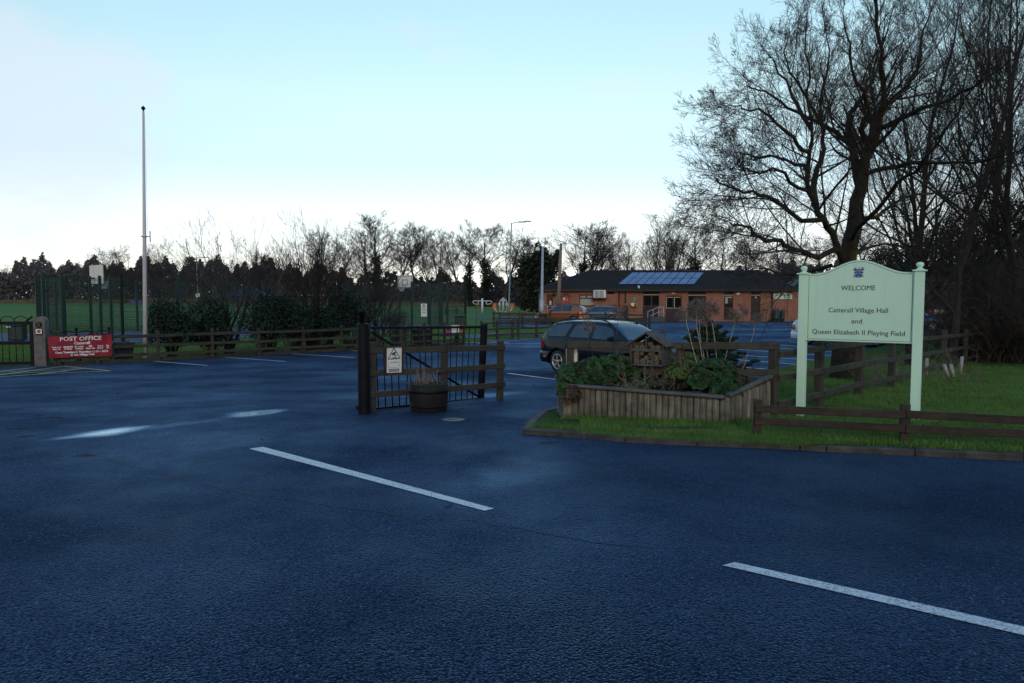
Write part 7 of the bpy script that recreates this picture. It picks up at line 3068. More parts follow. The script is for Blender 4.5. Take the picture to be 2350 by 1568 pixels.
    for ax_ in sp_['axles']:
        for s_ in (1, -1):
            c = Vector((ax_ - L / 2, -s_ * (half - .125), rw))
            mb = MB()
            w_ = .19
            mb.lathe([(rw * .62, -w_ / 2), (rw * .88, -w_ / 2), (rw * .97, -w_ * .36), (rw, -w_ * .2), (rw, w_ * .2), (rw * .97, w_ * .36), (rw * .88, w_ / 2), (rw * .62, w_ / 2)], 28, c, axis='Y')
            wh = mb.build('wheel', M['rubber'], t)
            mb = MB()
            o_ = -s_
            mb.lathe([(rw * .66, o_ * w_ * .46), (rw * .60, o_ * w_ * .5), (rw * .56, o_ * w_ * .30), (rw * .30, o_ * w_ * .22), (0, o_ * w_ * .20)], 28, c, 1, axis='Y')
            mb.lathe([(rw * .66, o_ * w_ * .46), (rw * .665, o_ * w_ * .53), (rw * .58, o_ * w_ * .53), (rw * .57, o_ * w_ * .3)], 28, c, 0, axis='Y')
            for k in range(5):
                th = k * 1.2566 + .3
                dv = Vector((math.cos(th), 0, math.sin(th)))
                for e in (-.12, .12):
                    dv2 = Vector((math.cos(th + e), 0, math.sin(th + e)))
                    mb.bar(c + Vector((0, o_ * w_ * .46, 0)) + dv * rw * .10, c + Vector((0, o_ * w_ * .50, 0)) + dv2 * rw * .60, rw * .10, .02, up=(0, 1, 0), mi=0)
            mb.lathe([(rw * .17, o_ * w_ * .40), (rw * .15, o_ * w_ * .54), (0, o_ * w_ * .55)], 14, c, 0, axis='Y')
            mb.build('rim', [M['alloy'], M['trim']], wh)
    mb = MB()
    mb.box((0, 0, zb + .16), (L * .9, half * 1.35, .22))
    mb.build('underbody', M['trim'], t)

    def contour(x0_, x1_, z, out, nn=10):
        """plan outline of the body end at height z"""
        pts = []
        for i in range(nn + 1):
            x = x0_ + (x1_ - x0_) * i / nn
            pts.append((x, smooth_tab(sp_['half'], x, .05)))
        return pts
    # bumpers
    for (a, b, nm_) in ((.70, -.0, 'rear_bumper'), (L - .62, L, 'front_bumper')):
        pts = contour(a, b, 0, 0)
        e = -.035 if nm_ == 'rear_bumper' else .03
        ring_ = [Vector((x - L / 2, -(y + .008), 0)) for x, y in pts] + [Vector((b + e - L / 2, -pts[-1][1] * .8, 0)), Vector((b + e - L / 2, pts[-1][1] * .8, 0))] + [Vector((x - L / 2, (y + .008), 0)) for x, y in pts[::-1]]
        mb = MB()
        rows = [(.0, zb + .06), (.028, zb + .12), (.035, zb + .24), (.022, zb + .33), (-.01, zb + .36)]
        cx_ = (a + b) / 2 - L / 2
        vs = []
        for (o_, z) in rows:
            for p in ring_:
                d = Vector((p.x - (a - L / 2), p.y * .9, 0))
                d = d.normalized() if d.length > 1e-4 else Vector((0, 1, 0))
                q = p + d * o_
                vs.append((q.x, q.y, z))
        m_ = len(ring_)
        fs = [(r_ * m_ + i, r_ * m_ + i + 1, (r_ + 1) * m_ + i + 1, (r_ + 1) * m_ + i) for r_ in range(len(rows) - 1) for i in range(m_ - 1)]
        mb.faces(vs, fs, 0, True)
        # leave the wheel arch free
        keep = []
        for f, uv, mi, sm_ in zip(mb.f, mb.uv, mb.mi, mb.sm):
            c = sum((Vector(mb.v[i]) for i in f), Vector()) / 4
            if all(math.hypot(c.x - (ax_ - L / 2), c.z - rw) > rw + .05 for ax_ in sp_['axles']):
                keep.append((f, uv, mi, sm_))
        mb.f, mb.uv, mb.mi, mb.sm = [list(z) for z in zip(*keep)]
        mb.build(nm_, lower or paint, t)
    # lights
    zt = lerp_tab(sp_['belt'], .2)
    for s_ in (1, -1):
        mb = MB()
        yv = smooth_tab(sp_['half'], .10, .05)
        vs, fs = [], []
        for i, (x, ) in enumerate(((.02,), (.06,), (.13,), (.24,))):
            y = smooth_tab(sp_['half'], x, .05) * .995 + .012
            for z in (zt - .27, zt - .13, zt - .03):
                sh_ = .02 if z > zt - .1 else 0
                vs.append((x - L / 2 - (.012 if i == 0 else 0), -s_ * (y - sh_), z))
        for i in range(3):
            for j in range(2):
                f = (i * 3 + j, (i + 1) * 3 + j, (i + 1) * 3 + j + 1, i * 3 + j + 1)
                fs.append(f if s_ > 0 else f[::-1])
        b0 = len(vs)
        vs += [(-.02 - L / 2 + .012, -s_ * (smooth_tab(sp_['half'], .02, .05) * .70), z) for z in (zt - .27, zt - .13, zt - .03)]
        for j in range(2):
            fs.append((b0 + j, j, j + 1, b0 + j + 1))
        mb.faces(vs, fs, 0, True)
        mb.build('tail_light', M['tail_red'], t)
        mb = MB()
        zf = lerp_tab(sp_['belt'], L - .25) - .02
        vs = []
        for i, x in enumerate((L - .40, L - .24, L - .12, L - .05)):
            y = smooth_tab(sp_['half'], x, .05) * .99 + .014
            for z in (zf - .12, zf - .03, zf + .05 - .05 * i):
                vs.append((x - L / 2 + .012, -s_ * y, z))
        fs = []
        for i in range(3):
            for j in range(2):
                f = (i * 3 + j, (i + 1) * 3 + j, (i + 1) * 3 + j + 1, i * 3 + j + 1)
                fs.append(f if s_ > 0 else f[::-1])
        mb.faces(vs, fs, 0, True)
        mb.build('headlight', M['lamp_clear'], t)
        # mirror
        xm = sp_['ws'][0] - .42
        ym = smooth_tab(sp_['half'], xm, .05)
        zm_ = lerp_tab(sp_['belt'], xm) + .07
        mb = MB()
        mb.box((xm - L / 2, -s_ * (ym + .10), zm_ + .02), (.11, .20, .14), ch=.035)
        mb.bar((xm - L / 2, -s_ * (ym - .03), zm_ - .03), (xm - L / 2, -s_ * (ym + .06), zm_ - .01), .05, .03)
        mb.build('wing_mirror', M['trim'] if not detail else (lower or paint), t)
        # handles and shut lines
        for (a, b) in sp_['windows'][-2:]:
            xh = max(a[0], .95) + .16
            mb = MB()
            y = smooth_tab(sp_['half'], xh, .05)
            mb.box((xh - L / 2, -s_ * (y + .012), lerp_tab(sp_['belt'], xh) - .10), (.17, .03, .028), ch=.01)
            mb.build('door_handle', paint, t)
        mb = MB()
        for xp in list(sp_['pillars']) + [sp_['windows'][-1][1][0] + .06] + ([sp_['axles'][0] + .42]):
            P = []
            for k in range(2, 7):
                h = ring(xp)
                P.append((xp - L / 2, -s_ * (h[k][0] + .003), h[k][1]))
            mb.tube(P, .005, 4)
        mb.build('shut_lines', M['trim'], t)
    if sp_['rails']:
        for s_ in (1, -1):
            P = []
            xa, xb = sp_['rearw'][1] + .10, sp_['ws'][1] - .12
            for i in range(15):
                k = i / 14
                x = xa + (xb - xa) * k
                h = ring(x)
                lift = .055 * min(1, min(k, 1 - k) * 9)
                P.append((x - L / 2, -s_ * (h[9][0] + .03), h[9][1] + lift + .004))
            mb = MB()
            mb.tube(P, .019, 6)
            mb.build('roof_rail', M['trim'], t)
    return t


P_BLACK = car_paint('black_blue_car_paint', (.004, .007, .015), 0, .25)
P_ORANGE = car_paint('burnt_orange_car_paint', (.36, .105, .028), .45, .3)
P_GREY = car_paint('blue_grey_car_paint', (.085, .125, .175), .5, .3)
P_WHITE = car_paint('white_car_paint', (.72, .73, .76), 0, .3)
P_BLUE = car_paint('bright_blue_car_paint', (.02, .085, .36), .3, .28)
P_SILVER = car_paint('silver_car_paint', (.42, .45, .50), .6, .3)


def car_from_wheel(kind, wheel_px, rz, axle=0, side=1):
    """origin of a car whose near wheel stands on the ground at the given picture point"""
    sp_ = CAR[kind]
    g = G(*wheel_px)
    half = max(h for _, h in sp_['half'])
    lx, ly = sp_['axles'][axle] - sp_['L'] / 2, -side * (half - .06)
    x = g.x - (math.cos(rz) * lx - math.sin(rz) * ly)
    y = g.y - (math.sin(rz) * lx + math.cos(rz) * ly)
    return Vector((x, y, gz(x, y)))


EST_RZ = rad(-49)
est = make_car('dark navy estate car with roof rails parked behind the log bed', 'estate', car_from_wheel('estate', (1280, 858), EST_RZ), EST_RZ, P_BLACK)
est.scale = (.93, .90, .985)
est.location += Matrix.Rotation(EST_RZ, 3, 'Z') @ Vector((-.099, -.080, 0))
for c in [c for c in est.children if c.name.startswith('rear_bumper')]:
    mb = MB()
    mb.box((.37 - 2.24, -.862, .435), (.16, .02, .045))
    mb.build('side_reflector', M['amber'], c)
z_ = rad(180 - 24)
make_car('burnt orange crossover parked facing left before the hall', 'crossover', car_from_wheel('crossover', (1246, 743.5), z_, 1, -1), z_, P_ORANGE, lower=None, roof_mat=P_BLACK)
z_ = rad(180 - 14)
make_car('blue-grey hatchback parked facing left behind the orange car', 'hatch', car_from_wheel('hatch', (1404, 742), z_, 0, -1), z_, P_GREY)
a, b = G(1853, 790.5), G(1992, 797)
z_ = math.atan2(b.y - a.y, b.x - a.x)
make_car('white hatchback half hidden behind the welcome sign', 'hatch', car_from_wheel('hatch', (1853, 790.5), z_, 0, 1), z_, P_WHITE)
z_ = rad(-8)
make_car('bright blue hatchback seen right of the big tree trunk', 'hatch', car_from_wheel('hatch', (2140, 761), z_, 1, 1), z_, P_BLUE)
c_ = car_from_wheel('hatch', (2128, 750), rad(-12), 1, 1)
make_car('silver hatchback just behind the bright blue one', 'hatch', c_, rad(-12), P_SILVER)
c_ = car_from_wheel('hatch', (2045, 800), rad(2), 1, 1)
c_ = G(1960, 786)
make_car('white car mostly hidden behind the sign, beside the white hatchback', 'hatch', Vector((c_.x + 1.4, c_.y + 1.2, gz(0, c_.y + 1))), rad(3), P_WHITE)

# ------------------------------------------------------------------ person by the blue-grey car, with a trolley
pf = G(1436, 738.5)
per = thing('person', 'person in a long dark coat and flat cap pushing a trolley beside the blue-grey car', 'person', pf, rad(200))
M['coat'] = pm('dark_navy_coat', (.012, .014, .022), .9, .25, 9)
M['skin'] = pm('skin', (.42, .24, .17), .55, .1, 12)
M['trousers'] = pm('dark_trousers', (.014, .014, .016), .9, .2, 9)
M['cap'] = pm('dark_cap', (.012, .011, .012), .9, .2, 9)


def skin_body(name, verts, edges, radii, mat, parent, root=0, sub=2):
    me = bpy.data.meshes.new(name)
    me.from_pydata(verts, edges, [])
    o = link_mesh(name, me, mat, None)
    o.modifiers.new('skin', 'SKIN')
    sv_ = me.skin_vertices[0].data
    for i, r in enumerate(radii):
        sv_[i].radius = r if hasattr(r, '__len__') else (r, r)
        sv_[i].use_root = (i == root)
    s_ = o.modifiers.new('sub', 'SUBSURF')
    s_.levels = s_.render_levels = sub
    dg = bpy.context.evaluated_depsgraph_get()
    nm = bpy.data.meshes.new_from_object(o.evaluated_get(dg))
    bpy.data.objects.remove(o)
    for p in nm.polygons:
        p.use_smooth = True
    nm.materials.clear()
    return link_mesh(name, nm, mat, parent)


# local frame: x = facing direction
bv = [(0, 0, .98), (.01, 0, 1.16), (.03, 0, 1.34), (.05, 0, 1.44), (.07, 0, 1.52), (.095, 0, 1.60), (.10, 0, 1.66),
      (.01, .10, .90), (.06, .11, .50), (.0, .12, .09), (.12, .13, .04),
      (.0, -.10, .90), (-.02, -.11, .50), (-.10, -.11, .09), (.03, -.12, .04),
      (.03, .19, 1.38), (.07, .25, 1.13), (.30, .22, 1.02), (.38, .21, 1.01),
      (.03, -.19, 1.38), (.07, -.25, 1.13), (.30, -.22, 1.02), (.38, -.21, 1.01)]
be = [(0, 1), (1, 2), (2, 3), (3, 4), (4, 5), (5, 6), (0, 7), (7, 8), (8, 9), (9, 10), (0, 11), (11, 12), (12, 13), (13, 14), (2, 15), (15, 16), (16, 17), (17, 18), (2, 19), (19, 20), (20, 21), (21, 22)]
br_ = [(.13, .16), (.12, .15), (.12, .17), (.07, .08), (.055, .055), (.085, .075), (.08, .07), .09, .062, .045, .04, .09, .062, .045, .04, .062, .05, .038, .036, .062, .05, .038, .036]
skin_body('body', bv, be, br_, M['skin'], per)
cv = [(0, 0, .98), (.01, 0, 1.16), (.03, 0, 1.34), (.045, 0, 1.43), (.0, 0, .74), (-.005, 0, .50), (.03, .19, 1.38), (.07, .25, 1.13), (.26, .225, 1.035), (.03, -.19, 1.38), (.07, -.25, 1.13), (.26, -.225, 1.035)]
ce = [(0, 1), (1, 2), (2, 3), (0, 4), (4, 5), (2, 6), (6, 7), (7, 8), (2, 9), (9, 10), (10, 11)]
cr_ = [(.17, .21), (.16, .195), (.155, .20), (.085, .10), (.19, .225), (.20, .235), .085, .07, .055, .085, .07, .055]
skin_body('coat', cv, ce, cr_, M['coat'], per)
for s_ in (1, -1):
    skin_body('trouser_leg', [(0, s_ * .10, .75), (.05 if s_ > 0 else -.02, s_ * .11, .48), (.0 if s_ > 0 else -.1, s_ * .12, .10)], [(0, 1), (1, 2)], [.11, .085, .07], M['trousers'], per)
    mb = MB()
    mb.box((.06 if s_ > 0 else -.04, s_ * .12, .045), (.29, .11, .09), ch=.03)
    mb.build('shoe', M['rubber'], per)
    # hand with fingers closed on the handle bar
    mb = MB()
    for k in range(4):
        y = s_ * .215 + (k - 1.5) * .021
        mb.tube([(.36, y, 1.035), (.405, y, 1.045), (.425, y, 1.02), (.41, y, .99)], [.011, .0105, .01, .009], 6)
    mb.tube([(.36, s_ * .215 - s_ * .05, 1.01), (.40, s_ * .215 - s_ * .055, .995), (.42, s_ * .215 - s_ * .035, .99)], [.012, .011, .009], 6)
    mb.build('hand', M['skin'], per)
mb = MB()
mb.lathe([(0, .115), (.06, .11), (.105, .085), (.115, .05), (.11, .04), (0, .04)], 18, (.085, 0, 1.63))
mb.box((.20, 0, 1.68), (.10, .15, .018), ch=.006)
mb.build('cap', M['cap'], per)
mb = MB()
mb.lathe([(0, .03), (.012, .02), (.016, 0), (.010, -.012), (0, -.014)], 8, (.185, 0, 1.605))
for s_ in (1, -1):
    mb.lathe([(0, .025), (.014, .018), (.014, -.02), (0, -.025)], 8, (.09, s_ * .085, 1.61))
mb.build('nose_and_ears', M['skin'], per)
mb = MB()
for s_ in (1, -1):
    mb.lathe([(0, .008), (.010, 0), (0, -.008)], 8, (.172, s_ * .032, 1.635))
mb.box((.176, 0, 1.56), (.012, .045, .008))
mb.build('eyes_and_mouth', M['trim'], per)

fwd = Vector((math.cos(rad(200)), math.sin(rad(200)), 0))
tp = pf + fwd * .42
tr = thing('trolley', 'small wheeled shopping trolley with pale bags held by the person', 'trolley', tp, rad(200))
mb = MB()
mb.tube([(-.02, -.26, 1.01), (-.02, .26, 1.01)], .016, 8)
for s_ in (1, -1):
    mb.tube([(-.02, s_ * .26, 1.01), (.08, s_ * .26, .95), (.18, s_ * .24, .12)], .014, 6)
    mb.tube([(.10, s_ * .25, .75), (.62, s_ * .24, .55), (.60, s_ * .24, .10)], .012, 6)
mb.tube([(.62, -.24, .55), (.62, .24, .55)], .012, 6)
mb.build('frame', M['steel'], tr)
M['bag'] = pm('pale_blue_bag', (.26, .32, .42), .8, .25, 7)
mb = MB()
mb.box((.36, 0, .62), (.42, .40, .34), ch=.09)
mb.box((.40, .03, .84), (.28, .26, .16), ch=.06)
mb.build('bags', M['bag'], tr)
for x in (.18, .60):
    for s_ in (1, -1):
        mb = MB()
        mb.lathe([(0, -.02), (.085, -.02), (.095, 0), (.085, .02), (0, .02)], 14, (x, s_ * .25, .095), axis='Y')
        mb.build('wheel', M['rubber'], tr)
# ------------------------------------------------------------------ banner on the left fence
fdir = (FENCE_B - FENCE_A).normalized().to_3d()
fnrm = Vector((fdir.y, -fdir.x, 0))
ba, bb_ = on_fence(109), on_fence(257)
def b5(x, y):
    return (x / 3.917 * .57373, (y / 3.917 + 1200) * .57373)
def on_plane(x, y, off=.17):
    o0 = Vector((FENCE_A.x, FENCE_A.y, 0)) + fnrm * off
    d = ray(x, y)
    t = (o0 - EYE).dot(fnrm) / d.dot(fnrm)
    return EYE + d * t
TLb, TRb, BRb, BLb = [on_plane(*b5(*q)) for q in ((745, 572), (1752, 536), (1756, 880), (768, 912))]
ban = thing('banner', 'red post office banner tied to the left end of the timber fence', 'banner', BLb)
mb = MB()
nx, ny = 18, 7
vs, fs = [], []
rr = random.Random(2)
def bpt(u, v, off=0.0):
    p = BLb.lerp(BRb, u).lerp(TLb.lerp(TRb, u), v)
    w = .012 * math.sin(u * 9 + v * 3) + .010 * math.sin(u * 21 + 2 - v * 5) + .02 * (1 - v) * math.sin(u * 5 + 1)
    sag = -.012 * math.sin(u * math.pi * 3) ** 2 * v
    return p + fnrm * (w + off) + Vector((0, 0, sag))
for j in range(ny + 1):
    for i in range(nx + 1):
        vs.append(bpt(i / nx, j / ny))
for j in range(ny):
    for i in range(nx):
        fs.append((j * (nx + 1) + i, j * (nx + 1) + i + 1, (j + 1) * (nx + 1) + i + 1, (j + 1) * (nx + 1) + i))
mb.faces(vs, fs, 0, True)
mb.build('sheet', M['red'], ban, True)
bx = (BRb - BLb)
W_b = bx.length
H_b = ((TLb - BLb).length + (TRb - BRb).length) / 2
tx = []
def btext(body, size, u, v, wfrac, bold=0.0):
    """letters laid on the hanging sheet, following its folds"""
    me = text_mesh(body, size, wfrac * W_b, depth=.0008, bold=bold)
    for vtx in me.vertices:
        uu, vv = u + vtx.co.x / W_b, v + vtx.co.y / H_b
        vtx.co = bpt(uu, vv, .010 + vtx.co.z)
    tx.append(me)
def cu(x):
    return (x - 755) / 1000.0
def cvv(y, x):
    top_, bot_ = 570 - (x - 750) * .035, 908 - (x - 760) * .028
    return (bot_ - y) / (bot_ - top_)
btext('POST OFFICE', H_b * .255, cu(1258), cvv(604, 1258), .65, .004)
btext('Catterall', H_b * .175, cu(1275), cvv(672, 1275), .25, .005)
for x, a, b, w1_, w2_ in ((877, 'Letters &', 'Parcels', .142, .115), (1055, 'Shopping', 'Returns', .146, .118), (1227, 'Everyday', 'Banking', .142, .122), (1405, 'Bill', 'Payments', .048, .142), (1562, 'Travel', 'Money', .094, .10), (1686, 'Car', 'Tax', .05, .05)):
    btext(a, H_b * .095, cu(x), cvv(738 - (x - 877) * .030, x), w1_, .0035)
    btext(b, H_b * .095, cu(x), cvv(770 - (x - 877) * .030, x), w2_, .0035)
btext('Open Tuesdays & Thursdays 11:15 - 14:15', H_b * .125, cu(1268), cvv(812, 1268), .84, .004)
btext('in the Village Hall', H_b * .125, cu(1278), cvv(855, 1278), .38, .004)
join_meshes('lettering', tx, M['letter_white'], ban)

# ------------------------------------------------------------------ stone post with two plaques
stp = G(93, 841)
sp0 = thing('stone_post', 'grey stone gate post with a round plaque and a red plaque', 'post', stp)
M['stone'] = pm('grey_stone', (.135, .125, .115), .85, .35, 6, bmp=.7, bscale=50)
w_ = S(25, stp.y)
h_ = AT(93, 727, stp.y).z - stp.z
o_ = Vector((0, 0, 0))
ax = Vector((.99, .12, 0)).normalized()
an = Vector((ax.y, -ax.x, 0))
pts = [(-w_ / 2, -.1), (w_ / 2, -.1), (w_ / 2, h_ - w_ * .42)]
for k in range(1, 12):
    a = k / 12 * math.pi
    pts.append((math.cos(a) * w_ / 2, h_ - w_ * .42 + math.sin(a) * w_ * .42))
pts.append((-w_ / 2, h_ - w_ * .42))
mb = MB()
mb.prism(pts, -.26, 0, (o_, ax, Vector((0, 0, 1)), an))
mb.build('shaft', M['stone'], sp0)
c = Vector((0, 0, h_ * .835))
mb = MB()
ring = [(math.cos(k * .2618) * w_ * .27, math.sin(k * .2618) * w_ * .30) for k in range(24)]
mb.prism(ring, 0, .025, (c, ax, Vector((0, 0, 1)), an), 0)
for k in range(3):
    mb.prism([(-w_ * .16, .05 - k * .05), (w_ * .16, .05 - k * .05), (w_ * .15, .072 - k * .05), (-w_ * .15, .072 - k * .05)], .025, .03, (c, ax, Vector((0, 0, 1)), an), 1)
M['bronze'] = pm('dull_bronze', (.10, .10, .075), .5, .3, 30)
mb.build('round_plaque', [M['black_metal'], M['bronze']], sp0)
c = Vector((0, 0, h_ * .695))
mb = MB()
q = w_ * .30
mb.prism([(-q, -q * 1.0), (q, -q * 1.0), (q, q), (-q, q)], 0, .02, (c, ax, Vector((0, 0, 1)), an), 0)
mb.prism([(-q * .86, -q * .6), (q * .86, -q * .6), (q * .86, q * .86), (-q * .86, q * .86)], .02, .023, (c, ax, Vector((0, 0, 1)), an), 1)
lion = [(-.6, -.1), (-.3, .5), (.1, .62), (.55, .55), (.62, .1), (.4, -.35), (-.2, -.45)]
mb.prism([(x * q, y * q + q * .08) for x, y in lion], .023, .026, (c, ax, Vector((0, 0, 1)), an), 2)
mb.build('square_plaque', [M['black_metal'], M['white'], M['paper_red']], sp0)

# ------------------------------------------------------------------ bow-topped metal gate at the far left
gA = G(80, 841)
gdir = Vector((-.985, -.17, 0))
GL = 3.4
lg = thing('bow_top_gate', 'black bow-topped metal gate beside the stone post', 'gate', gA)
zt_ = AT(77, 735, gA.y).z
zm_ = AT(77, 801, gA.y).z
zl_ = AT(77, 825, gA.y).z
zg = gA.z
def LGp(s_, z):
    return gA + gdir * s_ + Vector((0, 0, z - gA.z))
mb = MB()
top_z, mid_z, bot_z = AT(70, (362 / 3.917 + 1200) * .57373, gA.y).z, AT(70, (672 / 3.917 + 1200) * .57373, gA.y).z, AT(70, (985 / 3.917 + 1200) * .57373, gA.y).z
for z, nm_ in ((top_z, 'top_rail'), (mid_z, 'middle_rail'), (bot_z, 'bottom_rail')):
    mb = MB()
    mb.bar(LGp(0, z), LGp(GL, z), .05, .10)
    mb.build(nm_, M['black_metal'], lg, True)
for s_ in (0.05, GL):
    mb = MB()
    mb.bar(LGp(s_, zg + .02), LGp(s_, top_z + .05), .10, .06, up=gdir.cross(Vector((0, 0, 1))))
    if s_ < 1:
        mb.bar(LGp(s_ - .04, top_z + .2), LGp(s_ + .14, top_z + .05), .05, .05)
    mb.build('stile', M['black_metal'], lg, True)
n = 17
sp_b = (GL - .2) / n
for i in range(1, n):
    mb = MB()
    s_ = .12 + sp_b * i
    mb.tube([LGp(s_, bot_z), LGp(s_, top_z)], .0105, 6)
    mb.build('bar', M['black_metal'], lg, True)
for i in range(0, n, 2):
    a0 = .14 + sp_b * i
    mb = MB()
    r_ = sp_b
    mb.tube([LGp(a0 + r_ - r_ * math.cos(k * math.pi / 12), top_z + .05 + r_ * .85 * math.sin(k * math.pi / 12)) for k in range(13)], .012, 6)
    mb.build('bow', M['black_metal'], lg, True)
mb = MB()
dsc = LGp(1.32, mid_z) + Vector((.02, -.04, 0))
mb.lathe([(0, -.02), (.13, -.02), (.13, 0), (0, .002)], 20, dsc, axis='Y')
mb.build('red_disc', M['paper_red'], lg, True)

# ------------------------------------------------------------------ bench behind the banner, tubs, bins, tables
bc_ = near_fence(178, 1.0)
bn_ = thing('bench', 'black iron-ended bench behind the red banner', 'bench', bc_, math.atan2(fdir.y, fdir.x))
for s_ in (-1, 0, 1):
    mb = MB()
    mb.tube([(s_ * .95, -.30, 0), (s_ * .95, -.22, .42), (s_ * .95, -.30, .62), (s_ * .95, -.05, .66)], .028, 7)
    mb.tube([(s_ * .95, .22, 0), (s_ * .95, .18, .42), (s_ * .95, .30, 1.05)], .030, 7)
    mb.lathe([(0, .06), (.05, .04), (.06, 0), (.03, -.03), (0, -.035)], 10, (s_ * .95, .30, 1.08))
    mb.bar((s_ * .95, -.22, .42), (s_ * .95, .18, .42), .03, .04)
    mb.build('end_frame', M['black_metal'], bn_)
for y in (-.18, -.06, .06, .17):
    mb = MB()
    mb.bar((-1.0, y, .45), (1.0, y, .45), .09, .03)
    mb.build('seat_slat', M['black_plastic'], bn_)
for k, z in enumerate((.72, .88, 1.0)):
    mb = MB()
    P = [(x / 10 - 1.0, .25 + .04 * k, z + .03 * math.sin(x * 1.3 + k * 2)) for x in range(0, 21)]
    mb.tube(P, .014, 5)
    mb.build('back_scroll', M['black_metal'], bn_)


def square_tub(label, p, w, h, rz=0.0):
    t = thing('square_planter', label, 'planter', p, rz)
    mb = MB()
    b, tp_ = w * .42, w * .5
    vs = [(-b, -b, 0), (b, -b, 0), (b, b, 0), (-b, b, 0), (-tp_, -tp_, h), (tp_, -tp_, h), (tp_, tp_, h), (-tp_, tp_, h)]
    mb.faces(vs, [(3, 2, 1, 0), (0, 1, 5, 4), (1, 2, 6, 5), (2, 3, 7, 6), (3, 0, 4, 7), (4, 5, 6, 7)])
    mb.build('tub', M['black_plastic'], t)
    mb = MB()
    for s_ in ((1, 0), (-1, 0), (0, 1), (0, -1)):
        c = Vector((s_[0] * tp_, s_[1] * tp_, h))
        e = Vector((-s_[1], s_[0], 0)) * (tp_ + .02)
        mb.bar(c - e, c + e, .05, .07)
    mb.build('rim', M['black_plastic'], t)
    mb = MB()
    mb.box((0, 0, h - .04), (w * .9, w * .9, .06))
    mb.build('soil', M['soil'], t)
    return t


p = near_fence(277, .55)
square_tub('black square planter behind the fence beside the red banner', p, S(43, p.y), .62, math.atan2(fdir.y, fdir.x))
p = near_fence(966, .5)
square_tub('black square planter behind the open gate near the picnic table', p, S(24, p.y) * 1.3, .72, math.atan2(fdir.y, fdir.x))


def bin_(label, p, w, h, silver=True, rz=.2):
    t = thing('litter_bin', label, 'litter bin', p, rz)
    mb = MB()
    mb.box((0, 0, h * .46), (w, w * .8, h * .90), ch=.04)
    mb.build('casing', M['green_steel'], t)
    mb = MB()
    mb.box((0, 0, h * .955), (w * 1.06, w * .86, h * .08), ch=.03)
    mb.build('lid', M['green_steel'], t)
    mb = MB()
    mb.box((-w * .42, -w * .42, h * .86), (w * .3, .05, h * .12), ch=.01)
    mb.build('flap', M['steel'] if silver else M['black_plastic'], t)
    return t


p = G(41, 781)
bin_('green litter bin with a silver flap behind the bow-topped gate', p, S(30, p.y), S(36, p.y))
p = G(1056, 757)
bin_('dark green litter bin by the court corner', p, S(24, p.y), S(33, p.y), False)


def picnic(label, p, rz, mat, s_=1.0):
    t = thing('picnic_table', label, 'picnic table', p, rz, 'picnic tables and benches')
    mb = MB()
    for k in range(5):
        mb.bar((-.9 * s_, (-.30 + .15 * k) * s_, .74 * s_), (.9 * s_, (-.30 + .15 * k) * s_, .74 * s_), .13 * s_, .04 * s_)
    mb.build('tabletop', mat, t)
    for y in (-.72, .72):
        mb = MB()
        for k in (0, 1):
            mb.bar((-.9 * s_, (y + (k - .5) * .15) * s_, .44 * s_), (.9 * s_, (y + (k - .5) * .15) * s_, .44 * s_), .13 * s_, .04 * s_)
        mb.build('seat', mat, t)
    for x in (-.6, .6):
        for y in (-1, 1):
            mb = MB()
            mb.bar((x * s_, y * .68 * s_, 0), (x * s_, y * .22 * s_, .72 * s_), .07 * s_, .09 * s_, up=(1, 0, 0))
            mb.build('leg', mat, t)
        mb = MB()
        mb.bar((x * s_, -.76 * s_, .40 * s_), (x * s_, .76 * s_, .40 * s_), .06 * s_, .08 * s_)
        mb.build('crossbeam', mat, t)
    return t


p = near_fence(1018, 1.3)
M['dark_timber'] = wood_mat('blackened_timber', (.012, .012, .014), (.030, .030, .034), None)
picnic('black picnic table behind the open gate', p, rad(10), M['dark_timber'])
p = G(1035, 721)
picnic('dark green picnic table far behind the court corner', p, rad(0), M['green_steel'], 1.15)

# pink, white and orange notice on the fence by the picnic table
n0, n1_ = on_plane(1023, 747, .12), on_plane(1063, 763, .12)
cn_ = (n0 + n1_) / 2
nts = thing('notice', 'pink, white and orange notice on the fence by the picnic table', 'notice', cn_)
hw_, hh_ = abs((n1_ - n0).dot(fdir)) / 2, abs(n0.z - n1_.z) / 2
M['magenta'] = pm('magenta_panel', (.40, .06, .22), .5, .1, 4)
M['orange'] = pm('orange_panel', (.48, .16, .05), .5, .1, 4)
fr = (cn_, fdir, Vector((0, 0, 1)), fnrm)
for (a, b, m_, nm_) in ((-1, -.46, 'magenta', 'pink_panel'), (-.46, .50, 'white', 'white_panel'), (.50, 1, 'orange', 'orange_panel')):
    mb = MB()
    mb.prism([(a * hw_, -hh_), (b * hw_ - .002, -hh_), (b * hw_ - .002, hh_), (a * hw_, hh_)], 0, .01, fr)
    mb.build(nm_, M[m_], nts, True)
mb = MB()
for c0_ in (-.73, .75):
    mb.prism([(c0_ * hw_ + math.cos(k * .524) * .10, hh_ * .3 + math.sin(k * .524) * .12) for k in range(12)], .011, .014, fr)
for k in range(3):
    mb.prism([(-.38 * hw_, hh_ * (.5 - .4 * k)), (.40 * hw_, hh_ * (.5 - .4 * k)), (.40 * hw_, hh_ * (.6 - .4 * k)), (-.38 * hw_, hh_ * (.6 - .4 * k))], .011, .013, fr)
mb.build('symbols', M['letter_dark'], nts, True)
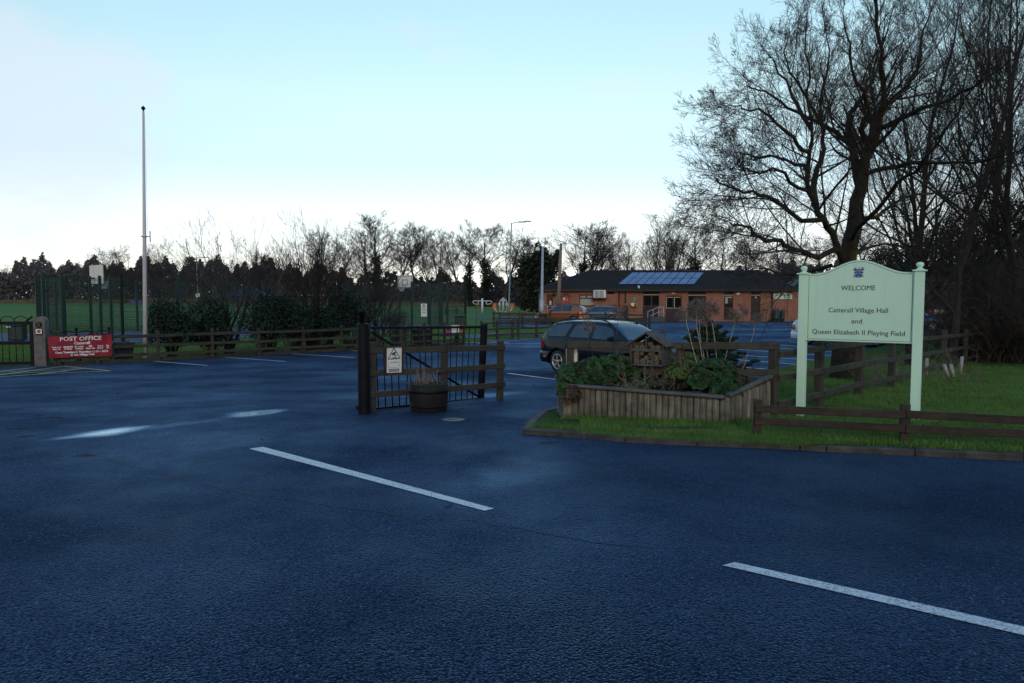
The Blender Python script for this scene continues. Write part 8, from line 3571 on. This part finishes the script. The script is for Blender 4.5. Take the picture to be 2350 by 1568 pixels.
# a second small one far right, beyond the blue car
p = AT(2152, 716, 48)
t2 = thing('notice', 'small pink and white notice beyond the bright blue car', 'notice', p)
for (a, b, m_, nm_) in ((-.62, -.30, 'magenta', 'pink_panel'), (-.30, .40, 'white', 'white_panel'), (.40, .62, 'magenta', 'pink_panel')):
    mb = MB()
    mb.box(((a + b) / 2, 0, 0), (b - a - .004, .02, .28))
    mb.build(nm_, M[m_], t2)
mb = MB()
for x in (-.5, .5):
    mb.box((x, .05, -.55), (.07, .07, 1.5))
mb.build('posts', M['fence'], t2)

# ------------------------------------------------------------------ lamp posts and poles
M['lamp_green'] = pm('green_grey_lamp_post', (.16, .22, .20), .5, .15, 2)
LY = 75.0
lp = thing('lamp_post', 'tall green-grey lamp post with two heads left of the hall', 'lamp post', ((1168 - 1175) / FPX * LY, LY, gz(0, LY)))
ztp = AT(1170, 512, LY).z - gz(0, LY)
lean = S(6, LY)
mb = MB()
mb.tube([(0, 0, 0), (0, 0, 1.3), (0, 0, 1.35), (lean, 0, ztp)], [.13, .12, .085, .055], 10)
mb.build('column', M['lamp_green'], lp)
for (x0_, x1_, dz_, y_) in ((.0, S(27, LY), .12, 0.0), (.0, S(14, LY), -.04, -.9)):
    mb = MB()
    mb.tube([(lean, 0, ztp - .05), (lean + x1_ * .5, y_ * .5, ztp + dz_ * .3), (lean + x1_, y_, ztp + dz_)], .025, 6)
    am = mb.build('arm', M['lamp_green'], lp)
    mb = MB()
    mb.box((lean + x1_ + .42, y_, ztp + dz_ + .05), (.75, .26, .12), ch=.05)
    mb.build('lamp_head', M['steel'], am)
CYd = 61.5
cpst = thing('camera_pole', 'pale grey steel pole with a white dome camera at the hall left end', 'camera pole', ((1243.5 - 1175) / FPX * CYd, CYd, gz(0, CYd)))
zt1 = AT(1245, 566, CYd).z - gz(0, CYd)
mb = MB()
mb.tube([(0, 0, 0), (0, 0, 1.9), (0, 0, 1.95), (.06, 0, zt1)], [.19, .18, .12, .085], 12)
mb.build('pole', M['steel'], cpst)
mb = MB()
mb.tube([(.06, 0, zt1 - .05), (-.1, 0, zt1 + .12), (-.38, 0, zt1 - .05)], .03, 6)
mb.lathe([(.04, .12), (.14, .06), (.20, -.10), (.20, -.16), (.13, -.22), (0, -.25)], 14, (-.38, 0, zt1 - .16))
mb.build('dome_camera', M['white'], cpst)
M['pole_wood'] = wood_mat('pale_brown_pole_timber', (.15, .11, .09), (.30, .23, .19), None)
wp = thing('timber_pole', 'leaning brown timber pole before the hall notice board', 'pole', ((1280 - 1175) / FPX * 61, 61, gz(0, 61)))
a, b = Vector((0, 0, 0)), AT(1287.5, 559, 61) - wp.location
mb = MB()
mb.tube([a, a.lerp(b, .5), b], [.17, .15, .12], 10)
mb.build('pole', M['pole_wood'], wp)
DY = 150
dl = thing('lamp_post', 'distant double-armed lamp post over the pines', 'lamp post', ((455 - 1175) / FPX * DY, DY, gz(-60, DY)))
zt2 = AT(455, 592, DY).z - dl.location.z
mb = MB()
mb.tube([(0, 0, 0), (0, 0, zt2)], [.12, .08], 8)
mb.build('column', M['lamp_green'], dl)
for s_ in (-1, 1):
    mb = MB()
    mb.tube([(0, 0, zt2), (s_ * S(14, DY), 0, zt2 + .1)], .05, 6)
    mb.box((s_ * S(19, DY), 0, zt2 + .12), (1.1, .3, .18), ch=.06)
    mb.build('lamp_arm', M['lamp_green'], dl)
mb = MB()
z3 = AT(455, 681, DY).z - dl.location.z
mb.box((.1, -.15, z3 + .3), (S(9, DY), .1, .75))
mb.build('sign_plate', M['white'], dl)

# ------------------------------------------------------------------ exercise machines and play things in the field
def M_at(x, y):
    return G(x, y)
p = G(1107, 718)
k_ = S(1, p.y)
ex = thing('exercise_machine', 'white T-shaped outdoor exercise frame on the grass', 'exercise machine', p)
H_ = 33 * k_
mb = MB()
mb.tube([(0, 0, 0), (0, 0, H_)], 2.2 * k_, 10)
mb.build('column', M['white_metal'], ex)
for s_ in (-1, 1):
    mb = MB()
    mb.tube([(0, 0, H_ * .82), (s_ * 21 * k_, 0, H_ * .82), (s_ * 23 * k_, 0, H_ * .76), (s_ * 18 * k_, 0, H_ * .60), (s_ * 9 * k_, 0, H_ * .60), (s_ * 9 * k_, 0, H_ * .80)], .9 * k_, 6)
    mb.build('handle_loop', M['white_metal'], ex)
p = G(1155, 722)
k_ = S(1, p.y)
ex2 = thing('exercise_machine', 'outdoor exercise machine with two orange seats', 'exercise machine', p)
H_ = 39 * k_
M['seat_orange'] = pm('orange_plastic_seat', (.52, .12, .05), .5, .15, 4)
mb = MB()
mb.tube([(0, 0, 0), (0, 0, H_)], 2.6 * k_, 10)
mb.box((0, 0, H_ * .84), (11 * k_, 5 * k_, 6 * k_), ch=1.2 * k_)
mb.build('column', M['steel'], ex2)
for s_ in (-1, 1):
    mb = MB()
    mb.tube([(s_ * 3 * k_, 0, H_ * .86), (s_ * 7 * k_, 0, H_ * .84), (s_ * 8 * k_, 0, H_ * .75), (s_ * 8 * k_, 0, H_ * .2)], .8 * k_, 6)
    mb.tube([(s_ * 8 * k_ + 3 * k_ * math.cos(q * .6), 0, H_ * .60 + 3.4 * k_ * math.sin(q * .6)) for q in range(12)], .7 * k_, 6)
    mb.build('pull_handle', M['white_metal'], ex2)
    mb = MB()
    mb.tube([(s_ * 2 * k_, 0, H_ * .16), (s_ * 15 * k_, 0, H_ * .16), (s_ * 20 * k_, 0, H_ * .4)], 1.0 * k_, 6)
    mb.build('seat_arm', M['white_metal'], ex2)
    mb = MB()
    mb.prism([(-4 * k_, -4 * k_), (3 * k_, -7 * k_), (5 * k_, 4 * k_), (2 * k_, 8 * k_), (-4 * k_, 7 * k_)], -.8 * k_, .8 * k_, (Vector((s_ * 20 * k_, 0, H_ * .46)), Vector((s_, 0, 0)), Vector((0, 0, 1)), Vector((0, -1, 0))))
    mb.box((s_ * 12 * k_, -1 * k_, H_ * .17), (9 * k_, 7 * k_, 1.6 * k_), ch=.6 * k_)
    mb.build('seat', M['seat_orange'], ex2)

# open-sided shelter with a dark pyramid roof
sh0 = G(570, 706)
k_ = S(1, sh0.y)
she = thing('shelter', 'open shelter with a dark blue pyramid roof on the field', 'shelter', sh0)
M['roof_blue'] = pm('dark_blue_sheet_roof', (.012, .020, .042), .6, .2, 2)
hw_ = 44 * k_
mb = MB()
e_z, a_z = 26 * k_, 49 * k_
mb.faces([(-hw_, -hw_ * .7, e_z), (hw_, -hw_ * .7, e_z), (hw_, hw_ * .7, e_z), (-hw_, hw_ * .7, e_z), (-6 * k_, 0, a_z), (6 * k_, 0, a_z)],
         [(0, 1, 5, 4), (1, 2, 5), (2, 3, 4, 5), (3, 0, 4), (3, 2, 1, 0)])
mb.build('roof', M['roof_blue'], she)
for (x, y) in ((-.78, -.55), (.78, -.55), (-.78, .55), (.78, .55)):
    mb = MB()
    mb.box((x * hw_, y * hw_, e_z / 2), (4.5 * k_, 4.5 * k_, e_z))
    mb.build('post', M['roof_blue'], she)

def goal(label, p, w, h, mat, d=.9):
    t = thing('goal_frame', label, 'goal', p, 0, 'goal frames on the playing field')
    mb = MB()
    mb.tube([(-w / 2, 0, 0), (-w / 2, 0, h), (w / 2, 0, h), (w / 2, 0, 0)], .07, 8)
    mb.build('frame', mat, t)
    mb = MB()
    for s_ in (-1, 1):
        mb.tube([(s_ * w / 2, 0, h), (s_ * w / 2, d * .4, h), (s_ * w / 2, d, .05)], .03, 6)
    mb.tube([(-w / 2, d, .05), (w / 2, d, .05)], .03, 6)
    mb.build('net_supports', mat, t)
    return t
p = G(718, 705)
goal('white goal frame behind the vase-shaped young tree', p, S(68, p.y), S(27, p.y), M['white_metal'])
p = G(28, 694.5)
goal('small white frame on the grass at the far left', p, S(17, p.y), S(21, p.y), M['white_metal'])
p = G(6, 690)
ct = thing('storage_container', 'green storage container at the far left edge of the field', 'container', p)
k_ = S(1, p.y)
mb = MB()
mb.box((0, 0, 9.5 * k_), (28 * k_, 10 * k_, 19 * k_))
mb.build('body', M['green_steel'], ct)
mb = MB()
for x in range(-6, 7):
    mb.box((x * 2.1 * k_, -5.05 * k_, 9.5 * k_), (1.0 * k_, .5 * k_, 17 * k_))
mb.build('ribs', M['green_steel'], ct)
p = G(50, 691)
k_ = S(1, p.y)
sw = thing('play_swing', 'leaning timber play frame near the far reeds', 'play frame', p)
for (a, b) in (((-9, 0), (-5, 19)), ((7, 0), (2, 19)), ((-7, 19), (7, 19))):
    mb = MB()
    mb.bar((a[0] * k_, 0, a[1] * k_), (b[0] * k_, 0, b[1] * k_), 1.6 * k_, 1.6 * k_)
    mb.build('beam', M['pole_wood'], sw)
p = G(314, 698)
k_ = S(1, p.y)
pl_ = thing('play_bench', 'low blue and red play piece far behind the court fence', 'play equipment', p)
mb = MB()
mb.box((0, 0, 3.5 * k_), (24 * k_, 6 * k_, 5 * k_), ch=.8 * k_)
M['play_blue'] = pm('play_blue', (.03, .09, .30), .5, .2, 2)
mb.build('base', M['play_blue'], pl_)
mb = MB()
mb.box((-3 * k_, 0, 7 * k_), (18 * k_, 4 * k_, 2 * k_), ch=.5 * k_)
mb.build('top', M['red'], pl_)
# wooden play bridge left of the hall
p = AT(1188, 722, 66)
pb_ = thing('play_bridge', 'low timber and rope play bridge left of the hall', 'play equipment', (p.x, 66, gz(0, 66)))
k_ = S(1, 66)
for (x, h) in ((-16, 19), (-4, 16), (8, 17), (22, 26), (30, 18)):
    mb = MB()
    mb.bar((x * k_, 0, 0), (x * k_, 0, h * k_), .12, .12)
    mb.build('post', M['pole_wood'], pb_)
for (a, b, z0_, z1_) in ((-16, 8, 17, 16), (8, 28, 16, 26), (8, 28, 10, 20), (-16, 8, 9, 9)):
    mb = MB()
    mb.tube([(a * k_, -.1, z0_ * k_), ((a + b) / 2 * k_, -.1, (z0_ + z1_) / 2 * k_ - (.25 if a < 0 else 0)), (b * k_, -.1, z1_ * k_)], .06, 6)
    mb.build('rope_rail', M['pole_wood'], pb_)

# ------------------------------------------------------------------ grass blades on the verge and beyond the fences
def poly_contains(P, X, Y):
    c = np.zeros(len(X), dtype=bool)
    j = len(P) - 1
    for i in range(len(P)):
        xi, yi = P[i]
        xj, yj = P[j]
        cond = (yi > Y) != (yj > Y)
        with np.errstate(divide='ignore', invalid='ignore'):
            xx = (xj - xi) * (Y - yi) / (yj - yi) + xi
        c ^= cond & (X < xx)
        j = i
    return c


def smv(t):
    t = np.clip(t, 0, 1)
    return t * t * (3 - 2 * t)


def gzv(x, y):
    return -0.46 * smv((y - 7.0) / 17.0)


def vzv(x, y):
    return gzv(x, y) + .058 + .09 * smv((x - 3.9) / 1.2) * smv((y - 7.8))


def blades(name, label, X, Y, Z, hmin, hmax, wd, mat, seed):
    rg = np.random.default_rng(seed)
    n = len(X)
    a = rg.uniform(0, 6.283, n)
    h = rg.uniform(hmin, hmax, n)
    w = wd * rg.uniform(.6, 1.3, n)
    B = np.stack([X, Y, Z], 1)
    side = np.stack([np.cos(a), np.sin(a), np.zeros(n)], 1) * w[:, None]
    ln = rg.normal(size=(n, 3)) * np.array([.45, .45, 0]) * h[:, None]
    tip = B + ln + np.stack([np.zeros(n), np.zeros(n), h], 1)
    v = np.stack([B - side, B + side, tip], 1).reshape(-1, 3)
    o = np_mesh(name, v, np.arange(3 * n).reshape(-1, 3), mat)
    return tag(o, label, 'grass', kind='stuff')


M['blade'] = leaf_mat('grass_blades', (.062, .165, .030), (.165, .32, .068), .6, (.17, .14, .07), .2, .12)
M['blade_far'] = leaf_mat('field_grass_blades', (.068, .150, .032), (.125, .225, .055), .7, None, .2)
rg = np.random.default_rng(17)
N_ = 620000
# density falls off with distance so that it looks even in the picture
Yb_ = 7.6 + (26 - 7.6) * rg.uniform(0, 1, N_) ** 2.6
Xb_ = rg.uniform(.1, 1, N_) * (Yb_ * .86 + 1.0)
keep = poly_contains(VP, Xb_, Yb_)
Xb_, Yb_ = Xb_[keep], Yb_[keep]
patch = np.sin(Xb_ * 3.1 + np.sin(Yb_ * 2.3) * 1.7) + np.sin(Yb_ * 4.7 + Xb_ * 1.3) * .7 + rg.normal(size=len(Xb_)) * .7
keep = patch > -1.05
dxp, dyp = (Xb_ - pc.x) / .72, (Yb_ - pc.y - .03) / .17
keep &= (dxp * dxp + dyp * dyp + rg.normal(size=len(Xb_)) * .25) > 1.0
Xb_, Yb_, patch = Xb_[keep], Yb_[keep], patch[keep]
big = 1 + .35 * np.clip(patch, -1, 1.5) * .6
Zb_ = vzv(Xb_, Yb_) - .014
rgh = np.random.default_rng(18)
n_near = Yb_ < 11
blades('grass', 'short green winter grass on the verge round the sign and log bed', Xb_, Yb_, Zb_, .022, .062, .0028, M['blade'], 19)
tf = rg.uniform(0, 1, 2600)
# longer tufts along kerb, posts and planter foot
def tufts(a, b, n, spread, seed):
    r2 = np.random.default_rng(seed)
    t = r2.uniform(0, 1, n)
    return a.x + (b.x - a.x) * t + r2.normal(size=n) * spread, a.y + (b.y - a.y) * t + r2.normal(size=n) * spread * .6
XX, YY = [], []
for (a, b, n, s_) in ((LF + Vector((0, -.05, 0)), RF + Vector((0, -.05, 0)), 1600, .05), (RF, RB, 1100, .07), (kr0, kr1, 1600, .07), (kr1, kn[2], 1200, .07), (kerb_front[0] + Vector((.1, .14, 0)), kerb_front[4] + Vector((0, .13, 0)), 2200, .035), (kerb_front[4] + Vector((0, .13, 0)), kerb_front[7] + Vector((0, .13, 0)), 2200, .035), (s0, s0, 120, .07), (s1, s1, 150, .08)):
    x_, y_ = tufts(a, b, n, s_, 31 + len(XX))
    XX.append(x_)
    YY.append(y_)
for q in kn[:3] + run[:6]:
    x_, y_ = tufts(Vector((q.x, q.y, 0)), Vector((q.x, q.y, 0)), 110, .08, 77 + len(XX))
    XX.append(x_)
    YY.append(y_)
X_, Y_ = np.concatenate(XX), np.concatenate(YY)
kp = poly_contains(VP, X_, Y_)
X_, Y_ = X_[kp], Y_[kp]
blades('grass', 'longer grass tufts at the kerb, posts and log bed foot', X_, Y_, vzv(X_, Y_) - .01, .05, .12, .0032, M['blade'], 41)
# field grass just beyond the left fence and on the small lawn
N_ = 260000
Yf = 22 + 34 * rg.uniform(0, 1, N_) ** 1.6
Xf = -Yf * .80 + rg.uniform(0, 1, N_) * (Yf * .80 + 9)
FP = [(FENCE_A.x, FENCE_A.y + .15), (FENCE_B.x, FENCE_B.y + .2), (m1[0].x, m1[0].y + .1), (m1[1].x, m1[1].y + .1), (m1[2].x - .3, m1[2].y + .2), (8.0, 47.0), (-1.6, 54), (-2.2, 58), (-45, 58), (-45, 19.7), (-30, 19.7), (-15.6, 21.6)]
ct_poly = [tuple(court(-2.1, -1.3)[:2]), tuple(court(CL + .7, -1.3)[:2]), tuple(court(CL + .7, CW + .7)[:2]), tuple(court(-2.1, CW + .7)[:2])]
keep = poly_contains(FP, Xf, Yf) & ~poly_contains(ct_poly, Xf, Yf)
for pth in ([G(-120, 764), G(70, 764), G(90, 783), G(-120, 787)], [G(1060, 769), G(1130, 764), G(1300, 764), G(1300, 768), G(1140, 770), G(1075, 777)]):
    keep &= ~poly_contains([(q.x, q.y) for q in pth], Xf, Yf)
Xf, Yf = Xf[keep], Yf[keep]
blades('grass', 'short green grass of the playing field beyond the timber fences', Xf, Yf, gzv(Xf, Yf) - .055, .05, .10, .011, M['blade_far'], 43)

# ------------------------------------------------------------------ litter on the asphalt: twigs and leaves
rr = random.Random(12)
for (x, y, L, a) in ((110, 960, 70, .1), (40, 985, 50, .0), (60, 1003, 34, .5), (195, 1047, 44, .15), (1260, 1017, 46, .25), (1030, 1163, 26, .9), (955, 960, 20, -.1), (1325, 1035, 20, .1), (90, 955, 20, .4), (1590, 1018, 16, 1)):
    p = G(x, y)
    mb = MB()
    l_ = S(L, p.y) * .5
    d = Vector((math.cos(a), math.sin(a), 0))
    mb.tube([p - d * l_ + Vector((0, 0, .006)), p + Vector((.01, .02, .010)), p + d * l_ + Vector((0, 0, .006))], [.004, .005, .003], 5)
    s_ = Vector((-d.y, d.x, 0))
    mb.tube([p + d * l_ * .2 + Vector((0, 0, .008)), p + d * l_ * .6 + s_ * l_ * .3 + Vector((0, 0, .007))], [.003, .002], 4)
    tag(mb.build('fallen_twig', M['twig']), 'thin dark fallen twig lying on the wet asphalt', 'twig', 'fallen twigs on the asphalt')
for i in range(26):
    x, y = [(1000, 798), (1010, 812), (1105, 806), (1090, 800), (1125, 822), (955, 830), (700, 822), (560, 812), (1325, 1180), (1112, 894), (330, 870), (1095, 865), (210, 870), (70, 862), (150, 868), (1060, 940), (680, 985), (1150, 928), (270, 905), (430, 880), (1225, 885), (1745, 1040), (2190, 1052), (2040, 1049), (600, 1012), (1190, 985)][i]
    p = G(x, y)
    mb = MB()
    s_ = S(rr.uniform(3, 6), max(7, p.y)) * .6
    th = rr.uniform(0, 6)
    pts = [(math.cos(th + k * .9) * s_ * (1 if k % 2 else .7), math.sin(th + k * .9) * s_ * .8, .004 + .012 * (k % 3)) for k in range(7)]
    mb.poly([p + Vector(q) for q in pts])
    tag(mb.build('fallen_leaf', M['brown_leaf'] if i % 3 else M['twig']), 'small dark fallen leaf on the asphalt', 'leaf', 'fallen leaves on the asphalt')

for i in range(60):
    x, y = rr.uniform(1250, 2330), rr.uniform(880, 1035)
    p = V(x, y)
    if not poly_contains(VP, np.array([p.x]), np.array([p.y]))[0] or (p.x < 4.0 and p.y > LF.y - .15):
        continue
    s_ = rr.uniform(.018, .04)
    th = rr.uniform(0, 6)
    mb = MB()
    mb.poly([p + Vector((math.cos(th + k * .9) * s_ * (1 if k % 2 else .65), math.sin(th + k * .9) * s_ * .8, .025 + .012 * (k % 3))) for k in range(7)])
    tag(mb.build('fallen_leaf', M['brown_leaf']), 'small withered brown leaf lying in the verge grass', 'leaf', 'fallen leaves in the verge grass')
